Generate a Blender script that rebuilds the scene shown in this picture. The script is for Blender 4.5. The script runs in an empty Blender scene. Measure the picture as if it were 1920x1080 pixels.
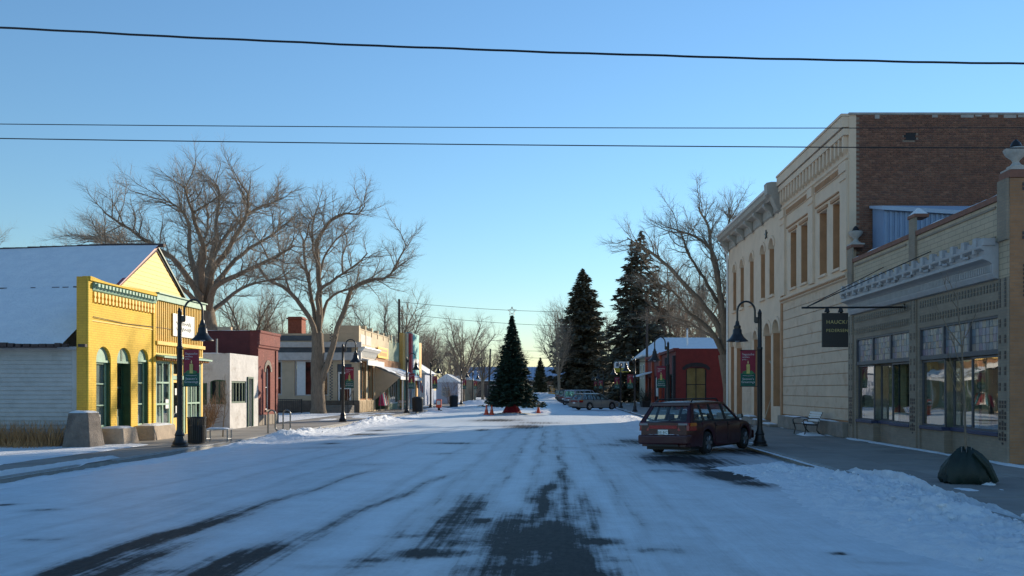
import bpy, bmesh, math, random
import numpy as np
from mathutils import Vector, Matrix, noise as mnoise
R = math.radians
scene = bpy.context.scene
col = scene.collection

# ------------------------------------------------------------------ camera
CAM_H = 1.75
F = 1550.0                       # focal length in photograph pixels
cam_d = bpy.data.cameras.new('camera')
cam = bpy.data.objects.new('camera', cam_d)
col.objects.link(cam)
scene.camera = cam
cam.location = (0, 0, CAM_H)
cam.rotation_euler = (R(90), 0, 0)
cam_d.sensor_width = 36
cam_d.lens = 36 * F / 1920
cam_d.shift_x = -80 / 1920
cam_d.shift_y = 191 / 1920
cam_d.clip_start = 0.1
cam_d.clip_end = 3000

# ------------------------------------------------------------------ sky, sun, exposure
SUN_AZ, SUN_EL = 35.0, 16.0      # azimuth from the street axis (+Y) towards +X
world = bpy.data.worlds.new('World')
scene.world = world
world.use_nodes = True
nt = world.node_tree
bg = nt.nodes['Background']
sky = nt.nodes.new('ShaderNodeTexSky')
sky.sky_type = 'NISHITA'
sky.sun_disc = False
sky.sun_elevation = R(SUN_EL)
sky.sun_rotation = R(SUN_AZ)
sky.altitude = 2300
sky.air_density = 1.95
sky.dust_density = 0.0
sky.ozone_density = 6.0
nt.links.new(sky.outputs[0], bg.inputs[0])
bg.inputs[1].default_value = 0.13
sun_d = bpy.data.lights.new('sun', 'SUN')
sun = bpy.data.objects.new('sun', sun_d)
col.objects.link(sun)
sun_d.energy = 5.0
sun_d.angle = R(0.5)
sun_d.color = (1.0, 0.86, 0.66)
sdir = Vector((-math.sin(R(SUN_AZ)) * math.cos(R(SUN_EL)), -math.cos(R(SUN_AZ)) * math.cos(R(SUN_EL)), -math.sin(R(SUN_EL))))
sun.rotation_euler = sdir.to_track_quat('-Z', 'Y').to_euler()
sun.location = (60, 90, 60)
vs = scene.view_settings
vs.view_transform = 'Standard'
vs.look = 'None'
vs.exposure = 0.5
vs.gamma = 1.0
vs.use_curve_mapping = False

# ------------------------------------------------------------------ helpers
def gnd(px, py, z=0.0):          # photograph pixel on level z -> world point
    y = F * (CAM_H - z) / (py - 731.0)
    return Vector(((px - 1040.0) * y / F, y, z))
def at(px, py, y):               # photograph pixel at depth y -> world point
    return Vector(((px - 1040.0) * y / F, y, CAM_H + (731.0 - py) * y / F))

ORG = {}
def origin_of(o):
    return ORG.get(o.name, Vector((0, 0, 0))) if o else Vector((0, 0, 0))
def tag(o, label, cat, group=None, kind=None):
    if label: o['label'] = label
    if cat: o['category'] = cat
    if group: o['group'] = group
    if kind: o['kind'] = kind
    return o
def thing(name, label, cat, loc=(0, 0, 0), group=None):
    o = bpy.data.objects.new(name, None)
    o.empty_display_size = 0.3
    col.objects.link(o)
    o.location = loc
    ORG[o.name] = Vector(loc)
    return tag(o, label, cat, group)
def copy_tree(o, parent=None):
    c = o.copy()
    col.objects.link(c)
    ORG[c.name] = origin_of(o).copy()
    if parent: c.parent = parent
    for ch in o.children:
        copy_tree(ch, c)
    return c
def link_mesh(name, me, mat, parent=None, smooth=False):
    o = bpy.data.objects.new(name, me)
    col.objects.link(o)
    if mat and not me.materials: me.materials.append(mat)
    if parent:
        o.parent = parent
        ORG[o.name] = origin_of(parent).copy()
    if smooth:
        me.polygons.foreach_set('use_smooth', [True] * len(me.polygons))
    return o

class MB:
    """collects shapes given in world metres; build() links them as one mesh object"""
    def __init__(s): s.v = []; s.f = []
    def add(s, vs_, fs_):
        b = len(s.v)
        s.v += [tuple(p) for p in vs_]
        s.f += [tuple(i + b for i in f) for f in fs_]
        return s
    def box(s, x0, x1, y0, y1, z0, z1):
        vs_ = [(x0, y0, z0), (x1, y0, z0), (x1, y1, z0), (x0, y1, z0), (x0, y0, z1), (x1, y0, z1), (x1, y1, z1), (x0, y1, z1)]
        return s.add(vs_, [(0, 3, 2, 1), (4, 5, 6, 7), (0, 1, 5, 4), (1, 2, 6, 5), (2, 3, 7, 6), (3, 0, 4, 7)])
    def hexa(s, p):               # 8 points, bottom loop then top loop
        return s.add(p, [(0, 3, 2, 1), (4, 5, 6, 7), (0, 1, 5, 4), (1, 2, 6, 5), (2, 3, 7, 6), (3, 0, 4, 7)])
    def frustum(s, cx, cy, z0, z1, w0, d0, w1, d1, dx=0, dy=0):
        q = lambda w, d, z, ox, oy: [(cx - w / 2 + ox, cy - d / 2 + oy, z), (cx + w / 2 + ox, cy - d / 2 + oy, z), (cx + w / 2 + ox, cy + d / 2 + oy, z), (cx - w / 2 + ox, cy + d / 2 + oy, z)]
        return s.hexa(q(w0, d0, z0, 0, 0) + q(w1, d1, z1, dx, dy))
    def prism(s, loop, vec):      # closed planar loop swept along vec
        n = len(loop); vec = Vector(vec)
        a = [Vector(p) for p in loop]
        return s.add(a + [p + vec for p in a], [tuple(range(n - 1, -1, -1)), tuple(range(n, 2 * n))] + [(i, (i + 1) % n, n + (i + 1) % n, n + i) for i in range(n)])
    def tube(s, pts, r, sides=8, caps=True):
        pts = [Vector(p) for p in pts]; n = len(pts)
        rr = r if hasattr(r, '__len__') else [r] * n
        vs_ = []; fs_ = []
        up = None
        for i, p in enumerate(pts):
            t = (pts[min(i + 1, n - 1)] - pts[max(i - 1, 0)])
            t = t.normalized() if t.length > 1e-9 else Vector((0, 0, 1))
            if up is None:
                up = t.orthogonal().normalized()
            else:
                up = (up - t * up.dot(t)); up = up.normalized() if up.length > 1e-6 else t.orthogonal().normalized()
            w = t.cross(up)
            for k in range(sides):
                a = 2 * math.pi * k / sides
                vs_.append(p + (up * math.cos(a) + w * math.sin(a)) * rr[i])
        for i in range(n - 1):
            for k in range(sides):
                fs_.append((i * sides + k, i * sides + (k + 1) % sides, (i + 1) * sides + (k + 1) % sides, (i + 1) * sides + k))
        if caps:
            fs_.append(tuple(range(sides - 1, -1, -1))); fs_.append(tuple((n - 1) * sides + k for k in range(sides)))
        return s.add(vs_, fs_)
    def lathe(s, cx, cy, prof, sides=20, zo=0):
        vs_ = []; fs_ = []; n = len(prof)
        for r, z in prof:
            for k in range(sides):
                a = 2 * math.pi * k / sides
                vs_.append((cx + r * math.cos(a), cy + r * math.sin(a), z + zo))
        for i in range(n - 1):
            for k in range(sides):
                fs_.append((i * sides + k, i * sides + (k + 1) % sides, (i + 1) * sides + (k + 1) % sides, (i + 1) * sides + k))
        fs_.append(tuple(range(sides - 1, -1, -1))); fs_.append(tuple((n - 1) * sides + k for k in range(sides)))
        return s.add(vs_, fs_)
    def build(s, name, mat, parent=None, smooth=False, bevel=0, label=None, recalc=True, segs=2):
        o0 = origin_of(parent)
        me = bpy.data.meshes.new(name)
        me.from_pydata([(x - o0.x, y - o0.y, z - o0.z) for x, y, z in s.v], [], s.f)
        if recalc:
            bm = bmesh.new(); bm.from_mesh(me)
            bmesh.ops.recalc_face_normals(bm, faces=bm.faces[:])
            bm.to_mesh(me); bm.free()
        o = link_mesh(name, me, mat, parent)
        if smooth:
            me.polygons.foreach_set('use_smooth', [True] * len(me.polygons))
            try: me.set_sharp_from_angle(angle=R(38))
            except Exception: pass
        if bevel:
            m = o.modifiers.new('bevel', 'BEVEL'); m.width = bevel; m.segments = segs; m.limit_method = 'ANGLE'; m.angle_limit = R(40)
        if label: o['label'] = label
        return o

class Frame:
    """a vertical wall plane: u runs along the wall, n points outward"""
    def __init__(s, origin, u, n): s.o = Vector(origin); s.u = Vector(u); s.n = Vector(n)
    def P(s, u, z, n=0.0): return s.o + s.u * u + s.n * n + Vector((0, 0, z))
    def box(s, mb, u0, u1, z0, z1, n0, n1):
        P = s.P
        return mb.hexa([P(u0, z0, n0), P(u1, z0, n0), P(u1, z0, n1), P(u0, z0, n1), P(u0, z1, n0), P(u1, z1, n0), P(u1, z1, n1), P(u0, z1, n1)])
    def profile(s, mb, u0, u1, prof):     # prof: closed list of (n, z)
        return mb.prism([s.P(u0, z, n) for n, z in prof], s.u * (u1 - u0))
    def poly(s, mb, loop, n0, n1):        # loop of (u, z)
        return mb.prism([s.P(u, z, n0) for u, z in loop], s.n * (n1 - n0))
    def wall(s, mb, u0, u1, z0, z1, th, opens):
        """opens: (ua, ub, za, zb, arch) ; arch = rise of a round head inside the opening"""
        us = sorted({u0, u1} | {min(max(q, u0), u1) for o in opens for q in o[:2]})
        zs = sorted({z0, z1} | {min(max(q, z0), z1) for o in opens for q in o[2:4]})
        def solid(i, j):
            if i < 0 or j < 0 or i >= len(us) - 1 or j >= len(zs) - 1: return None
            cu, cz = (us[i] + us[i + 1]) / 2, (zs[j] + zs[j + 1]) / 2
            return not any(o[0] < cu < o[1] and o[2] < cz < o[3] for o in opens)
        P = s.P
        for i in range(len(us) - 1):
            for j in range(len(zs) - 1):
                if not solid(i, j): continue
                a, b, c, d = us[i], us[i + 1], zs[j], zs[j + 1]
                mb.add([P(a, c), P(b, c), P(b, d), P(a, d)], [(0, 1, 2, 3)])
                mb.add([P(a, c, -th), P(b, c, -th), P(b, d, -th), P(a, d, -th)], [(3, 2, 1, 0)])
                for (di, dj, e) in ((-1, 0, (a, c, a, d)), (1, 0, (b, c, b, d)), (0, -1, (a, c, b, c)), (0, 1, (a, d, b, d))):
                    if not solid(i + di, j + dj):
                        mb.add([P(e[0], e[1]), P(e[2], e[3]), P(e[2], e[3], -th), P(e[0], e[1], -th)], [(0, 1, 2, 3)])
        for o in opens:
            if len(o) > 4 and o[4]:
                ua, ub, za, zb, rise = o[:5]
                N = 12; cu = (ua + ub) / 2; hw = (ub - ua) / 2
                arc = [(cu - hw * math.cos(math.pi * k / N), zb - rise + rise * math.sin(math.pi * k / N)) for k in range(N + 1)]
                for half, corner in ((arc[:N // 2 + 1], (ua, zb)), (arc[N // 2:], (ub, zb))):
                    for k in range(len(half) - 1):
                        p, q = half[k], half[k + 1]
                        mb.add([P(*corner), P(*p), P(*q)], [(0, 1, 2)])
                        mb.add([P(*p), P(*q), P(q[0], q[1], -th), P(p[0], p[1], -th)], [(0, 1, 2, 3)])
        return mb

def text_mesh(txt, size, font_shear=0.0, extrude=0.0, align='CENTER'):
    c = bpy.data.curves.new('lettering', 'FONT')
    c.body = txt; c.size = size; c.align_x = align; c.extrude = extrude; c.shear = font_shear; c.resolution_u = 3; c.space_character = 1.12
    o = bpy.data.objects.new('lettering_tmp', c); col.objects.link(o)
    dg = bpy.context.evaluated_depsgraph_get()
    me = bpy.data.meshes.new_from_object(o.evaluated_get(dg))
    bpy.data.objects.remove(o)
    return me
def put_text(name, txt, size, center, right, up, mat, parent, shear=0.0, extrude=0.002, align='CENTER'):
    me = text_mesh(txt, size, shear, extrude, align)
    right = Vector(right).normalized(); up = Vector(up).normalized(); nn = right.cross(up)
    M = Matrix((right, up, nn)).transposed().to_4x4()
    M.translation = Vector(center) - origin_of(parent)
    me.transform(M)
    me.materials.clear()
    return link_mesh(name, me, mat, parent)

# ------------------------------------------------------------------ materials
def new_mat(name):
    m = bpy.data.materials.new(name); m.use_nodes = True
    return m, m.node_tree, m.node_tree.nodes['Principled BSDF']
def nd(t, typ, **kw):
    n = t.nodes.new(typ)
    for k, v in kw.items(): setattr(n, k, v)
    return n
def mixc(t, fac, a, b):
    m = nd(t, 'ShaderNodeMix', data_type='RGBA')
    for s_, v in ((0, fac), (6, a), (7, b)):
        if isinstance(v, (int, float)): m.inputs[s_].default_value = v
        elif isinstance(v, (tuple, list)): m.inputs[s_].default_value = (*v[:3], 1)
        else: t.links.new(v, m.inputs[s_])
    return m.outputs[2]
def ramp(t, sock, a, b):
    r = nd(t, 'ShaderNodeMapRange'); r.inputs[1].default_value = a; r.inputs[2].default_value = b
    t.links.new(sock, r.inputs[0]); return r.outputs[0]
def noise_(t, vec, scale, detail=5, rough=0.6):
    n = nd(t, 'ShaderNodeTexNoise'); n.inputs['Scale'].default_value = scale; n.inputs['Detail'].default_value = detail; n.inputs['Roughness'].default_value = rough
    if vec is not None: t.links.new(vec, n.inputs['Vector'])
    return n.outputs[0]
def coords(t, scale=(1, 1, 1), world=True, rz=0.0):
    if world:
        g = nd(t, 'ShaderNodeNewGeometry'); src = g.outputs['Position']
    else:
        g = nd(t, 'ShaderNodeTexCoord'); src = g.outputs['Object']
    mp = nd(t, 'ShaderNodeMapping'); mp.inputs['Scale'].default_value = scale; mp.inputs['Rotation'].default_value = (0, 0, rz)
    t.links.new(src, mp.inputs[0]); return mp.outputs[0]
def bump(t, b, height, strength=0.3, dist=0.02):
    n = nd(t, 'ShaderNodeBump'); n.inputs['Strength'].default_value = strength; n.inputs['Distance'].default_value = dist
    t.links.new(height, n.inputs['Height']); t.links.new(n.outputs[0], b.inputs['Normal']); return n
MATS = {}
def mat(name, c, rough=0.7, var=0.25, scale=3.0, bmp=0.15, metal=0.0, dirt_or_shade=None, dscale=1.2, damt=0.5, stretch=(1, 1, 1), world=True, spec=0.5, bdist=0.01):
    if name in MATS: return MATS[name]
    m, t, b = new_mat(name)
    v = coords(t, stretch, world)
    n1 = noise_(t, v, scale, 6, 0.65)
    lo = tuple(x * (1 - var) for x in c); hi = tuple(min(1, x * (1 + var)) for x in c)
    cc = mixc(t, ramp(t, n1, 0.3, 0.7), lo, hi)
    if dirt_or_shade:
        n2 = noise_(t, v, dscale, 8, 0.7)
        f = nd(t, 'ShaderNodeMath', operation='MULTIPLY'); t.links.new(ramp(t, n2, 0.52, 0.68), f.inputs[0]); f.inputs[1].default_value = damt
        cc = mixc(t, f.outputs[0], cc, dirt_or_shade)
    t.links.new(cc, b.inputs['Base Color'])
    b.inputs['Roughness'].default_value = rough; b.inputs['Metallic'].default_value = metal
    b.inputs['Specular IOR Level'].default_value = spec
    if bmp: bump(t, b, noise_(t, v, scale * 8, 4), bmp, bdist)
    MATS[name] = m; return m
def brick_mat(name, c1, c2, mortar, axis='y', bw=0.22, bh=0.075, gap=0.008, bmp=0.5, var=0.3, dirt_or_shade=None, rough=0.85):
    if name in MATS: return MATS[name]
    m, t, b = new_mat(name)
    g = nd(t, 'ShaderNodeNewGeometry'); sp = nd(t, 'ShaderNodeSeparateXYZ'); t.links.new(g.outputs['Position'], sp.inputs[0])
    cb = nd(t, 'ShaderNodeCombineXYZ'); t.links.new(sp.outputs[1 if axis == 'y' else 0], cb.inputs[0]); t.links.new(sp.outputs[2], cb.inputs[1])
    br = nd(t, 'ShaderNodeTexBrick'); t.links.new(cb.outputs[0], br.inputs['Vector'])
    br.inputs['Color1'].default_value = (*c1, 1); br.inputs['Color2'].default_value = (*c2, 1); br.inputs['Mortar'].default_value = (*mortar, 1)
    br.inputs['Scale'].default_value = 1; br.inputs['Brick Width'].default_value = bw; br.inputs['Row Height'].default_value = bh; br.inputs['Mortar Size'].default_value = gap
    br.inputs['Mortar Smooth'].default_value = 0.3
    n1 = noise_(t, g.outputs['Position'], 1.3, 7, 0.7)
    dk = nd(t, 'ShaderNodeMix', data_type='RGBA', blend_type='MULTIPLY'); dk.inputs[0].default_value = 1
    t.links.new(br.outputs[0], dk.inputs[6])
    t.links.new(mixc(t, ramp(t, n1, 0.3, 0.72), (1 - var,) * 3, (1 + var * 0.5,) * 3), dk.inputs[7])
    cc = dk.outputs[2]
    if dirt_or_shade:
        cc = mixc(t, ramp(t, noise_(t, g.outputs['Position'], 2.6, 8, 0.72), 0.6, 0.68), cc, dirt_or_shade)
    t.links.new(cc, b.inputs['Base Color']); b.inputs['Roughness'].default_value = rough
    inv = nd(t, 'ShaderNodeMath', operation='SUBTRACT'); inv.inputs[0].default_value = 1; t.links.new(br.outputs[1], inv.inputs[1])
    ad = nd(t, 'ShaderNodeMath', operation='MULTIPLY_ADD'); t.links.new(noise_(t, g.outputs['Position'], 30, 3), ad.inputs[0]); ad.inputs[1].default_value = 0.4; t.links.new(inv.outputs[0], ad.inputs[2])
    bump(t, b, ad.outputs[0], bmp, 0.008)
    MATS[name] = m; return m
def glass_mat(name, tint=(0.75, 0.85, 0.85), refl=1.0, wav=0.0, clear=0.85, ior=1.75):
    if name in MATS: return MATS[name]
    m, t, b = new_mat(name)
    t.nodes.remove(b)
    out = [n for n in t.nodes if n.type == 'OUTPUT_MATERIAL'][0]
    tr = nd(t, 'ShaderNodeBsdfTransparent'); tr.inputs[0].default_value = (tint[0] * clear, tint[1] * clear, tint[2] * clear, 1)
    gl = nd(t, 'ShaderNodeBsdfGlossy'); gl.inputs['Roughness'].default_value = 0.015; gl.inputs[0].default_value = (refl,) * 3 + (1,)
    fr = nd(t, 'ShaderNodeFresnel'); gb = nd(t, 'ShaderNodeNewGeometry'); io = nd(t, 'ShaderNodeMapRange'); io.inputs[3].default_value = ior; io.inputs[4].default_value = 1 / ior; t.links.new(gb.outputs['Backfacing'], io.inputs[0]); t.links.new(io.outputs[0], fr.inputs[0])
    mx = nd(t, 'ShaderNodeMixShader')
    t.links.new(fr.outputs[0], mx.inputs[0]); t.links.new(tr.outputs[0], mx.inputs[1]); t.links.new(gl.outputs[0], mx.inputs[2])
    if wav:
        bp = nd(t, 'ShaderNodeBump'); bp.inputs['Strength'].default_value = wav; bp.inputs['Distance'].default_value = 0.05
        t.links.new(noise_(t, coords(t), 0.9, 1), bp.inputs['Height'])
        t.links.new(bp.outputs[0], gl.inputs['Normal']); t.links.new(bp.outputs[0], fr.inputs['Normal'])
    t.links.new(mx.outputs[0], out.inputs[0])
    MATS[name] = m; return m
# ------------------------------------------------------------------ numpy value noise
def _hash(ix, iy, seed):
    h = (ix.astype(np.int64) * 374761393 + iy.astype(np.int64) * 668265263 + seed * 1442695041) & 0x7fffffff
    h = ((h ^ (h >> 13)) * 1274126177) & 0x7fffffff
    return ((h ^ (h >> 16)) & 0xffff) / 65535.0
def vnoise(x, y, seed=0):
    ix = np.floor(x); iy = np.floor(y); fx = x - ix; fy = y - iy
    fx = fx * fx * (3 - 2 * fx); fy = fy * fy * (3 - 2 * fy)
    a = _hash(ix, iy, seed); b = _hash(ix + 1, iy, seed); c = _hash(ix, iy + 1, seed); d = _hash(ix + 1, iy + 1, seed)
    return (a * (1 - fx) + b * fx) * (1 - fy) + (c * (1 - fx) + d * fx) * fy
def fbm(x, y, seed=0, octv=4, gain=0.5):
    s = 0; a = 1.0; t = 0
    for k in range(octv):
        s = s + a * vnoise(x * 2 ** k, y * 2 ** k, seed + k * 17); t += a; a *= gain
    return s / t                      # 0..1
def grid_mesh(name, X, Y, Z, mat_, attr=None, parent=None, smooth=True):
    ny, nx = X.shape
    v = np.stack([X, Y, Z], -1).reshape(-1, 3)
    i = np.arange(ny * nx).reshape(ny, nx)
    f = np.stack([i[:-1, :-1], i[:-1, 1:], i[1:, 1:], i[1:, :-1]], -1).reshape(-1, 4)
    me = bpy.data.meshes.new(name)
    me.vertices.add(len(v)); me.vertices.foreach_set('co', v.astype(np.float32).ravel())
    me.loops.add(f.size); me.loops.foreach_set('vertex_index', f.ravel().astype(np.int32))
    me.polygons.add(len(f)); me.polygons.foreach_set('loop_start', np.arange(0, f.size, 4, dtype=np.int32)); me.polygons.foreach_set('loop_total', np.full(len(f), 4, np.int32))
    me.update(calc_edges=True)
    if attr is not None:
        a = me.attributes.new('bare', 'FLOAT', 'POINT'); a.data.foreach_set('value', attr.ravel().astype(np.float32))
    return link_mesh(name, me, mat_, parent, smooth)
def sstep(a, b, x):
    t = np.clip((x - a) / (b - a), 0, 1); return t * t * (3 - 2 * t)

# ------------------------------------------------------------------ ground materials
def snow_mat():
    m, t, b = new_mat('snow')
    v = coords(t)
    cc = mixc(t, ramp(t, noise_(t, v, 2.2, 6, 0.7), 0.3, 0.75), (0.70, 0.74, 0.79), (0.84, 0.87, 0.89))
    t.links.new(cc, b.inputs['Base Color']); b.inputs['Roughness'].default_value = 0.65; b.inputs['Specular IOR Level'].default_value = 0.25
    bump(t, b, noise_(t, v, 9, 9, 0.72), 0.8, 0.06)
    return m
def road_mat():
    m, t, b = new_mat('packed_snow_road')
    v = coords(t)
    at_ = nd(t, 'ShaderNodeAttribute'); at_.attribute_name = 'bare'
    vs1 = coords(t, (4.5, 0.13, 1))      # streaks along the driving direction
    vs2 = coords(t, (0.8, 0.95, 1), True, 0.7)      # ragged patches across it
    def madd(a, k, c):
        n = nd(t, 'ShaderNodeMath', operation='MULTIPLY_ADD'); t.links.new(a, n.inputs[0]); n.inputs[1].default_value = k
        if isinstance(c, float): n.inputs[2].default_value = c
        else: t.links.new(c, n.inputs[2])
        return n.outputs[0]
    streak = noise_(t, vs1, 2.0, 7, 0.65)
    rag = noise_(t, vs2, 1.8, 9, 0.74)
    fine = noise_(t, coords(t, (1, .6, 1), True, 0.35), 15, 7, 0.75)
    s = madd(rag, 0.72, madd(streak, 0.72, madd(fine, 0.34, at_.outputs['Fac'])))
    bare = ramp(t, s, 1.25, 1.5)
    film = ramp(t, s, 0.78, 1.3)         # thin, grey, polished snow round the bare spots
    white = mixc(t, ramp(t, streak, 0.32, 0.7), (0.61, 0.67, 0.72), (0.74, 0.81, 0.86))
    grey = (0.33, 0.345, 0.36)
    asphalt = mixc(t, ramp(t, fine, 0.35, 0.65), (0.020, 0.020, 0.021), (0.052, 0.050, 0.049))
    ff = nd(t, 'ShaderNodeMath', operation='MULTIPLY'); t.links.new(film, ff.inputs[0]); ff.inputs[1].default_value = 0.78
    c1 = mixc(t, ff.outputs[0], white, grey)
    cc = mixc(t, bare, c1, asphalt)
    t.links.new(cc, b.inputs['Base Color'])
    rr = nd(t, 'ShaderNodeMapRange'); t.links.new(bare, rr.inputs[0]); rr.inputs[3].default_value = 0.5; rr.inputs[4].default_value = 0.62
    t.links.new(rr.outputs[0], b.inputs['Roughness']); sp_ = nd(t, 'ShaderNodeMapRange'); t.links.new(bare, sp_.inputs[0]); sp_.inputs[3].default_value = 0.3; sp_.inputs[4].default_value = 0.08; t.links.new(sp_.outputs[0], b.inputs['Specular IOR Level'])
    hh = madd(bare, -0.9, madd(streak, 1.2, madd(fine, 0.5, 0.0)))
    bump(t, b, hh, 0.45, 0.03)
    return m
M_SNOW = snow_mat()
M_ROAD = road_mat()
M_WALK = mat('sidewalk_concrete', (0.25, 0.235, 0.215), 0.8, 0.16, 0.9, 0.2, dirt_or_shade=(0.16, 0.15, 0.14), dscale=0.5, damt=0.6)
M_JOINT = mat('joint_dirt', (.09, .085, .08), .95, .2)
M_SLAB = [M_WALK, mat('sidewalk_concrete_b', (0.225, 0.212, 0.195), 0.8, 0.16, 0.9, 0.2, dirt_or_shade=(0.15, 0.14, 0.13), dscale=0.5, damt=0.6), mat('sidewalk_concrete_c', (0.275, 0.258, 0.235), 0.8, 0.16, 0.9, 0.2, dirt_or_shade=(0.17, 0.16, 0.15), dscale=0.5, damt=0.6)]
M_KERB = mat('kerb_concrete', (0.3, 0.295, 0.28), 0.85, 0.2, 3)

# ------------------------------------------------------------------ road, pavements, banks
XL, XR = -11.2, 6.3
def zroad(x):
    return -0.14 * ((x + 2.45) / 8.75) ** 2
ys = np.concatenate([np.linspace(-12, 3, 16), 3.15 * np.exp(np.linspace(0, math.log(60), 430))])
xs = np.linspace(XL, XR, 190)
GX, GY = np.meshgrid(xs, ys)
bare = np.full_like(GX, -0.02)
def blob(px, py, rx, ry, k, tilt=0.0):
    """a worn spot: centre and radii as seen from where it was measured, stored as metres on the road"""
    global bare
    c = gnd(px, py)
    wx = rx * c.y / F
    wy = ry * c.y * c.y / (F * CAM_H)
    dx = (GX - c.x); dy = (GY - c.y)
    if tilt:
        dx = dx - tilt * dy
    d = (dx / wx) ** 2 + (dy / wy) ** 2
    bare = np.maximum(bare, k * np.exp(-d * 0.9) + np.where(d < 4, 0, 0))
for args in [(1010, 1006, 95, 38, 0.85), (1035, 1075, 150, 34, 0.85), (1005, 935, 26, 18, 0.62), (985, 965, 120, 22, .42), (880, 985, 85, 16, 0.55), (905, 975, 26, 6, .8), (815, 1036, 75, 13, 0.72), (1120, 1012, 50, 9, 0.8),
             (1215, 1026, 75, 10, 0.5), (1090, 1045, 120, 16, .5), (690, 1050, 60, 8, .45), (640, 1062, 90, 5, .35), (760, 1005, 50, 5, .42), (400, 972, 40, 7, 0.5), (330, 1072, 150, 14, 0.5),
             (1290, 858, 110, 12, 0.75), (1190, 826, 42, 8, 0.62), (1150, 832, 45, 4, 0.5), (1330, 872, 60, 8, 0.7), (1365, 886, 62, 11, 0.95), (1410, 900, 50, 8, .7), (1440, 893, 30, 4, 0.6), (1390, 838, 60, 10, .7),
             (985, 800, 45, 4.5, 0.72), (930, 788, 60, 3, 0.68), (905, 806, 18, 2.5, .6), (850, 831, 60, 2.2, 0.6), (835, 851, 30, 2, 0.5), (1010, 793, 60, 3, .5), (620, 829, 22, 2, 0.6), (665, 812, 60, 2, 0.7), (710, 805, 35, 1.5, .6), (600, 837, 60, 2, .4),
             (10, 938, 22, 2, 0.8), (85, 950, 40, 3, .55), (60, 1008, 50, 3, .4), (1250, 880, 40, 4, .5), (1570, 1028, 18, 3, .72), (1700, 1076, 60, 5, .7), (1880, 1072, 40, 4, .6), (1660, 1045, 60, 3, .3), (1060, 838, 30, 1.2, .42), (700, 870, 60, 3, .28)]:
    blob(*args)
# wheel tracks worn along the street
def rut(x0, y0, x1, y1, w_, k, tail=1.2):
    global bare
    t = (GY - y0) / (y1 - y0); xc = x0 + (x1 - x0) * t + .06 * np.sin(GY * 1.7 + x0)
    env = sstep(y0 - tail, y0, GY) * sstep(y1 + tail * 1.6, y1 - tail, GY)
    ww = w_ * (.6 + .8 * fbm(GX * 0 + x0, GY * .8, 77))
    bare = np.maximum(bare, k * env * np.exp(-((GX - xc) / ww) ** 2))
rut(-4.95, 6, -4.55, 11.6, .36, .74); rut(-4.4, 6, -4.2, 9.4, .34, .62); rut(-3.55, 5.5, -3.05, 9.6, .46, .74); rut(-4.1, 5, -3.9, 8.2, .7, .5); rut(-3.05, 9.6, -2.2, 17, .16, .5); rut(-4.5, 11.6, -4.0, 18, .2, .45)
rut(-.5, 5, -.55, 11.8, .5, .66); rut(.25, 5, .15, 9.8, .45, .66); rut(-1.25, 9.5, -1.3, 13.5, .35, .6); rut(-.35, 10, -.1, 15.5, .2, .62); rut(.5, 9, .55, 14, .18, .5)
for x_, k_ in ((-1.9, .36), (-.95, .42), (-.3, .46), (.35, .42), (1.25, .34), (2.0, .26), (-2.9, .3), (-5.4, .26), (-6.6, .24), (-7.7, .2)): rut(x_ - .1, 6, x_ * .8 - .2, 40, .13, k_ * .82, 6)
track = np.zeros_like(GX)
for tx, k in ((-1.6, .22), (-0.1, .30), (1.3, .18), (-4.6, .17), (-6.1, .14), (2.6, .10)):
    track = np.maximum(track, k * np.exp(-((GX - tx - 0.25 * np.sin(GY * 0.13 + tx)) / 0.33) ** 2))
fade = sstep(40, 14, GY)
bare = np.maximum(bare, bare * 0.9 + track * fade * (0.55 + 0.6 * fbm(GX * 0.8, GY * 0.35, 5)))
bare = np.where(GX > 4.9, bare * 1.0, bare)
GZ = zroad(GX) + 0.03 * (fbm(GX * 0.7, GY * 0.25, 3) - 0.5) + 0.018 * (fbm(GX * 2.6, GY * 0.5, 9) - 0.5)
road = grid_mesh('road', GX, GY, GZ, M_ROAD, bare)
road['kind'] = 'structure'

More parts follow.
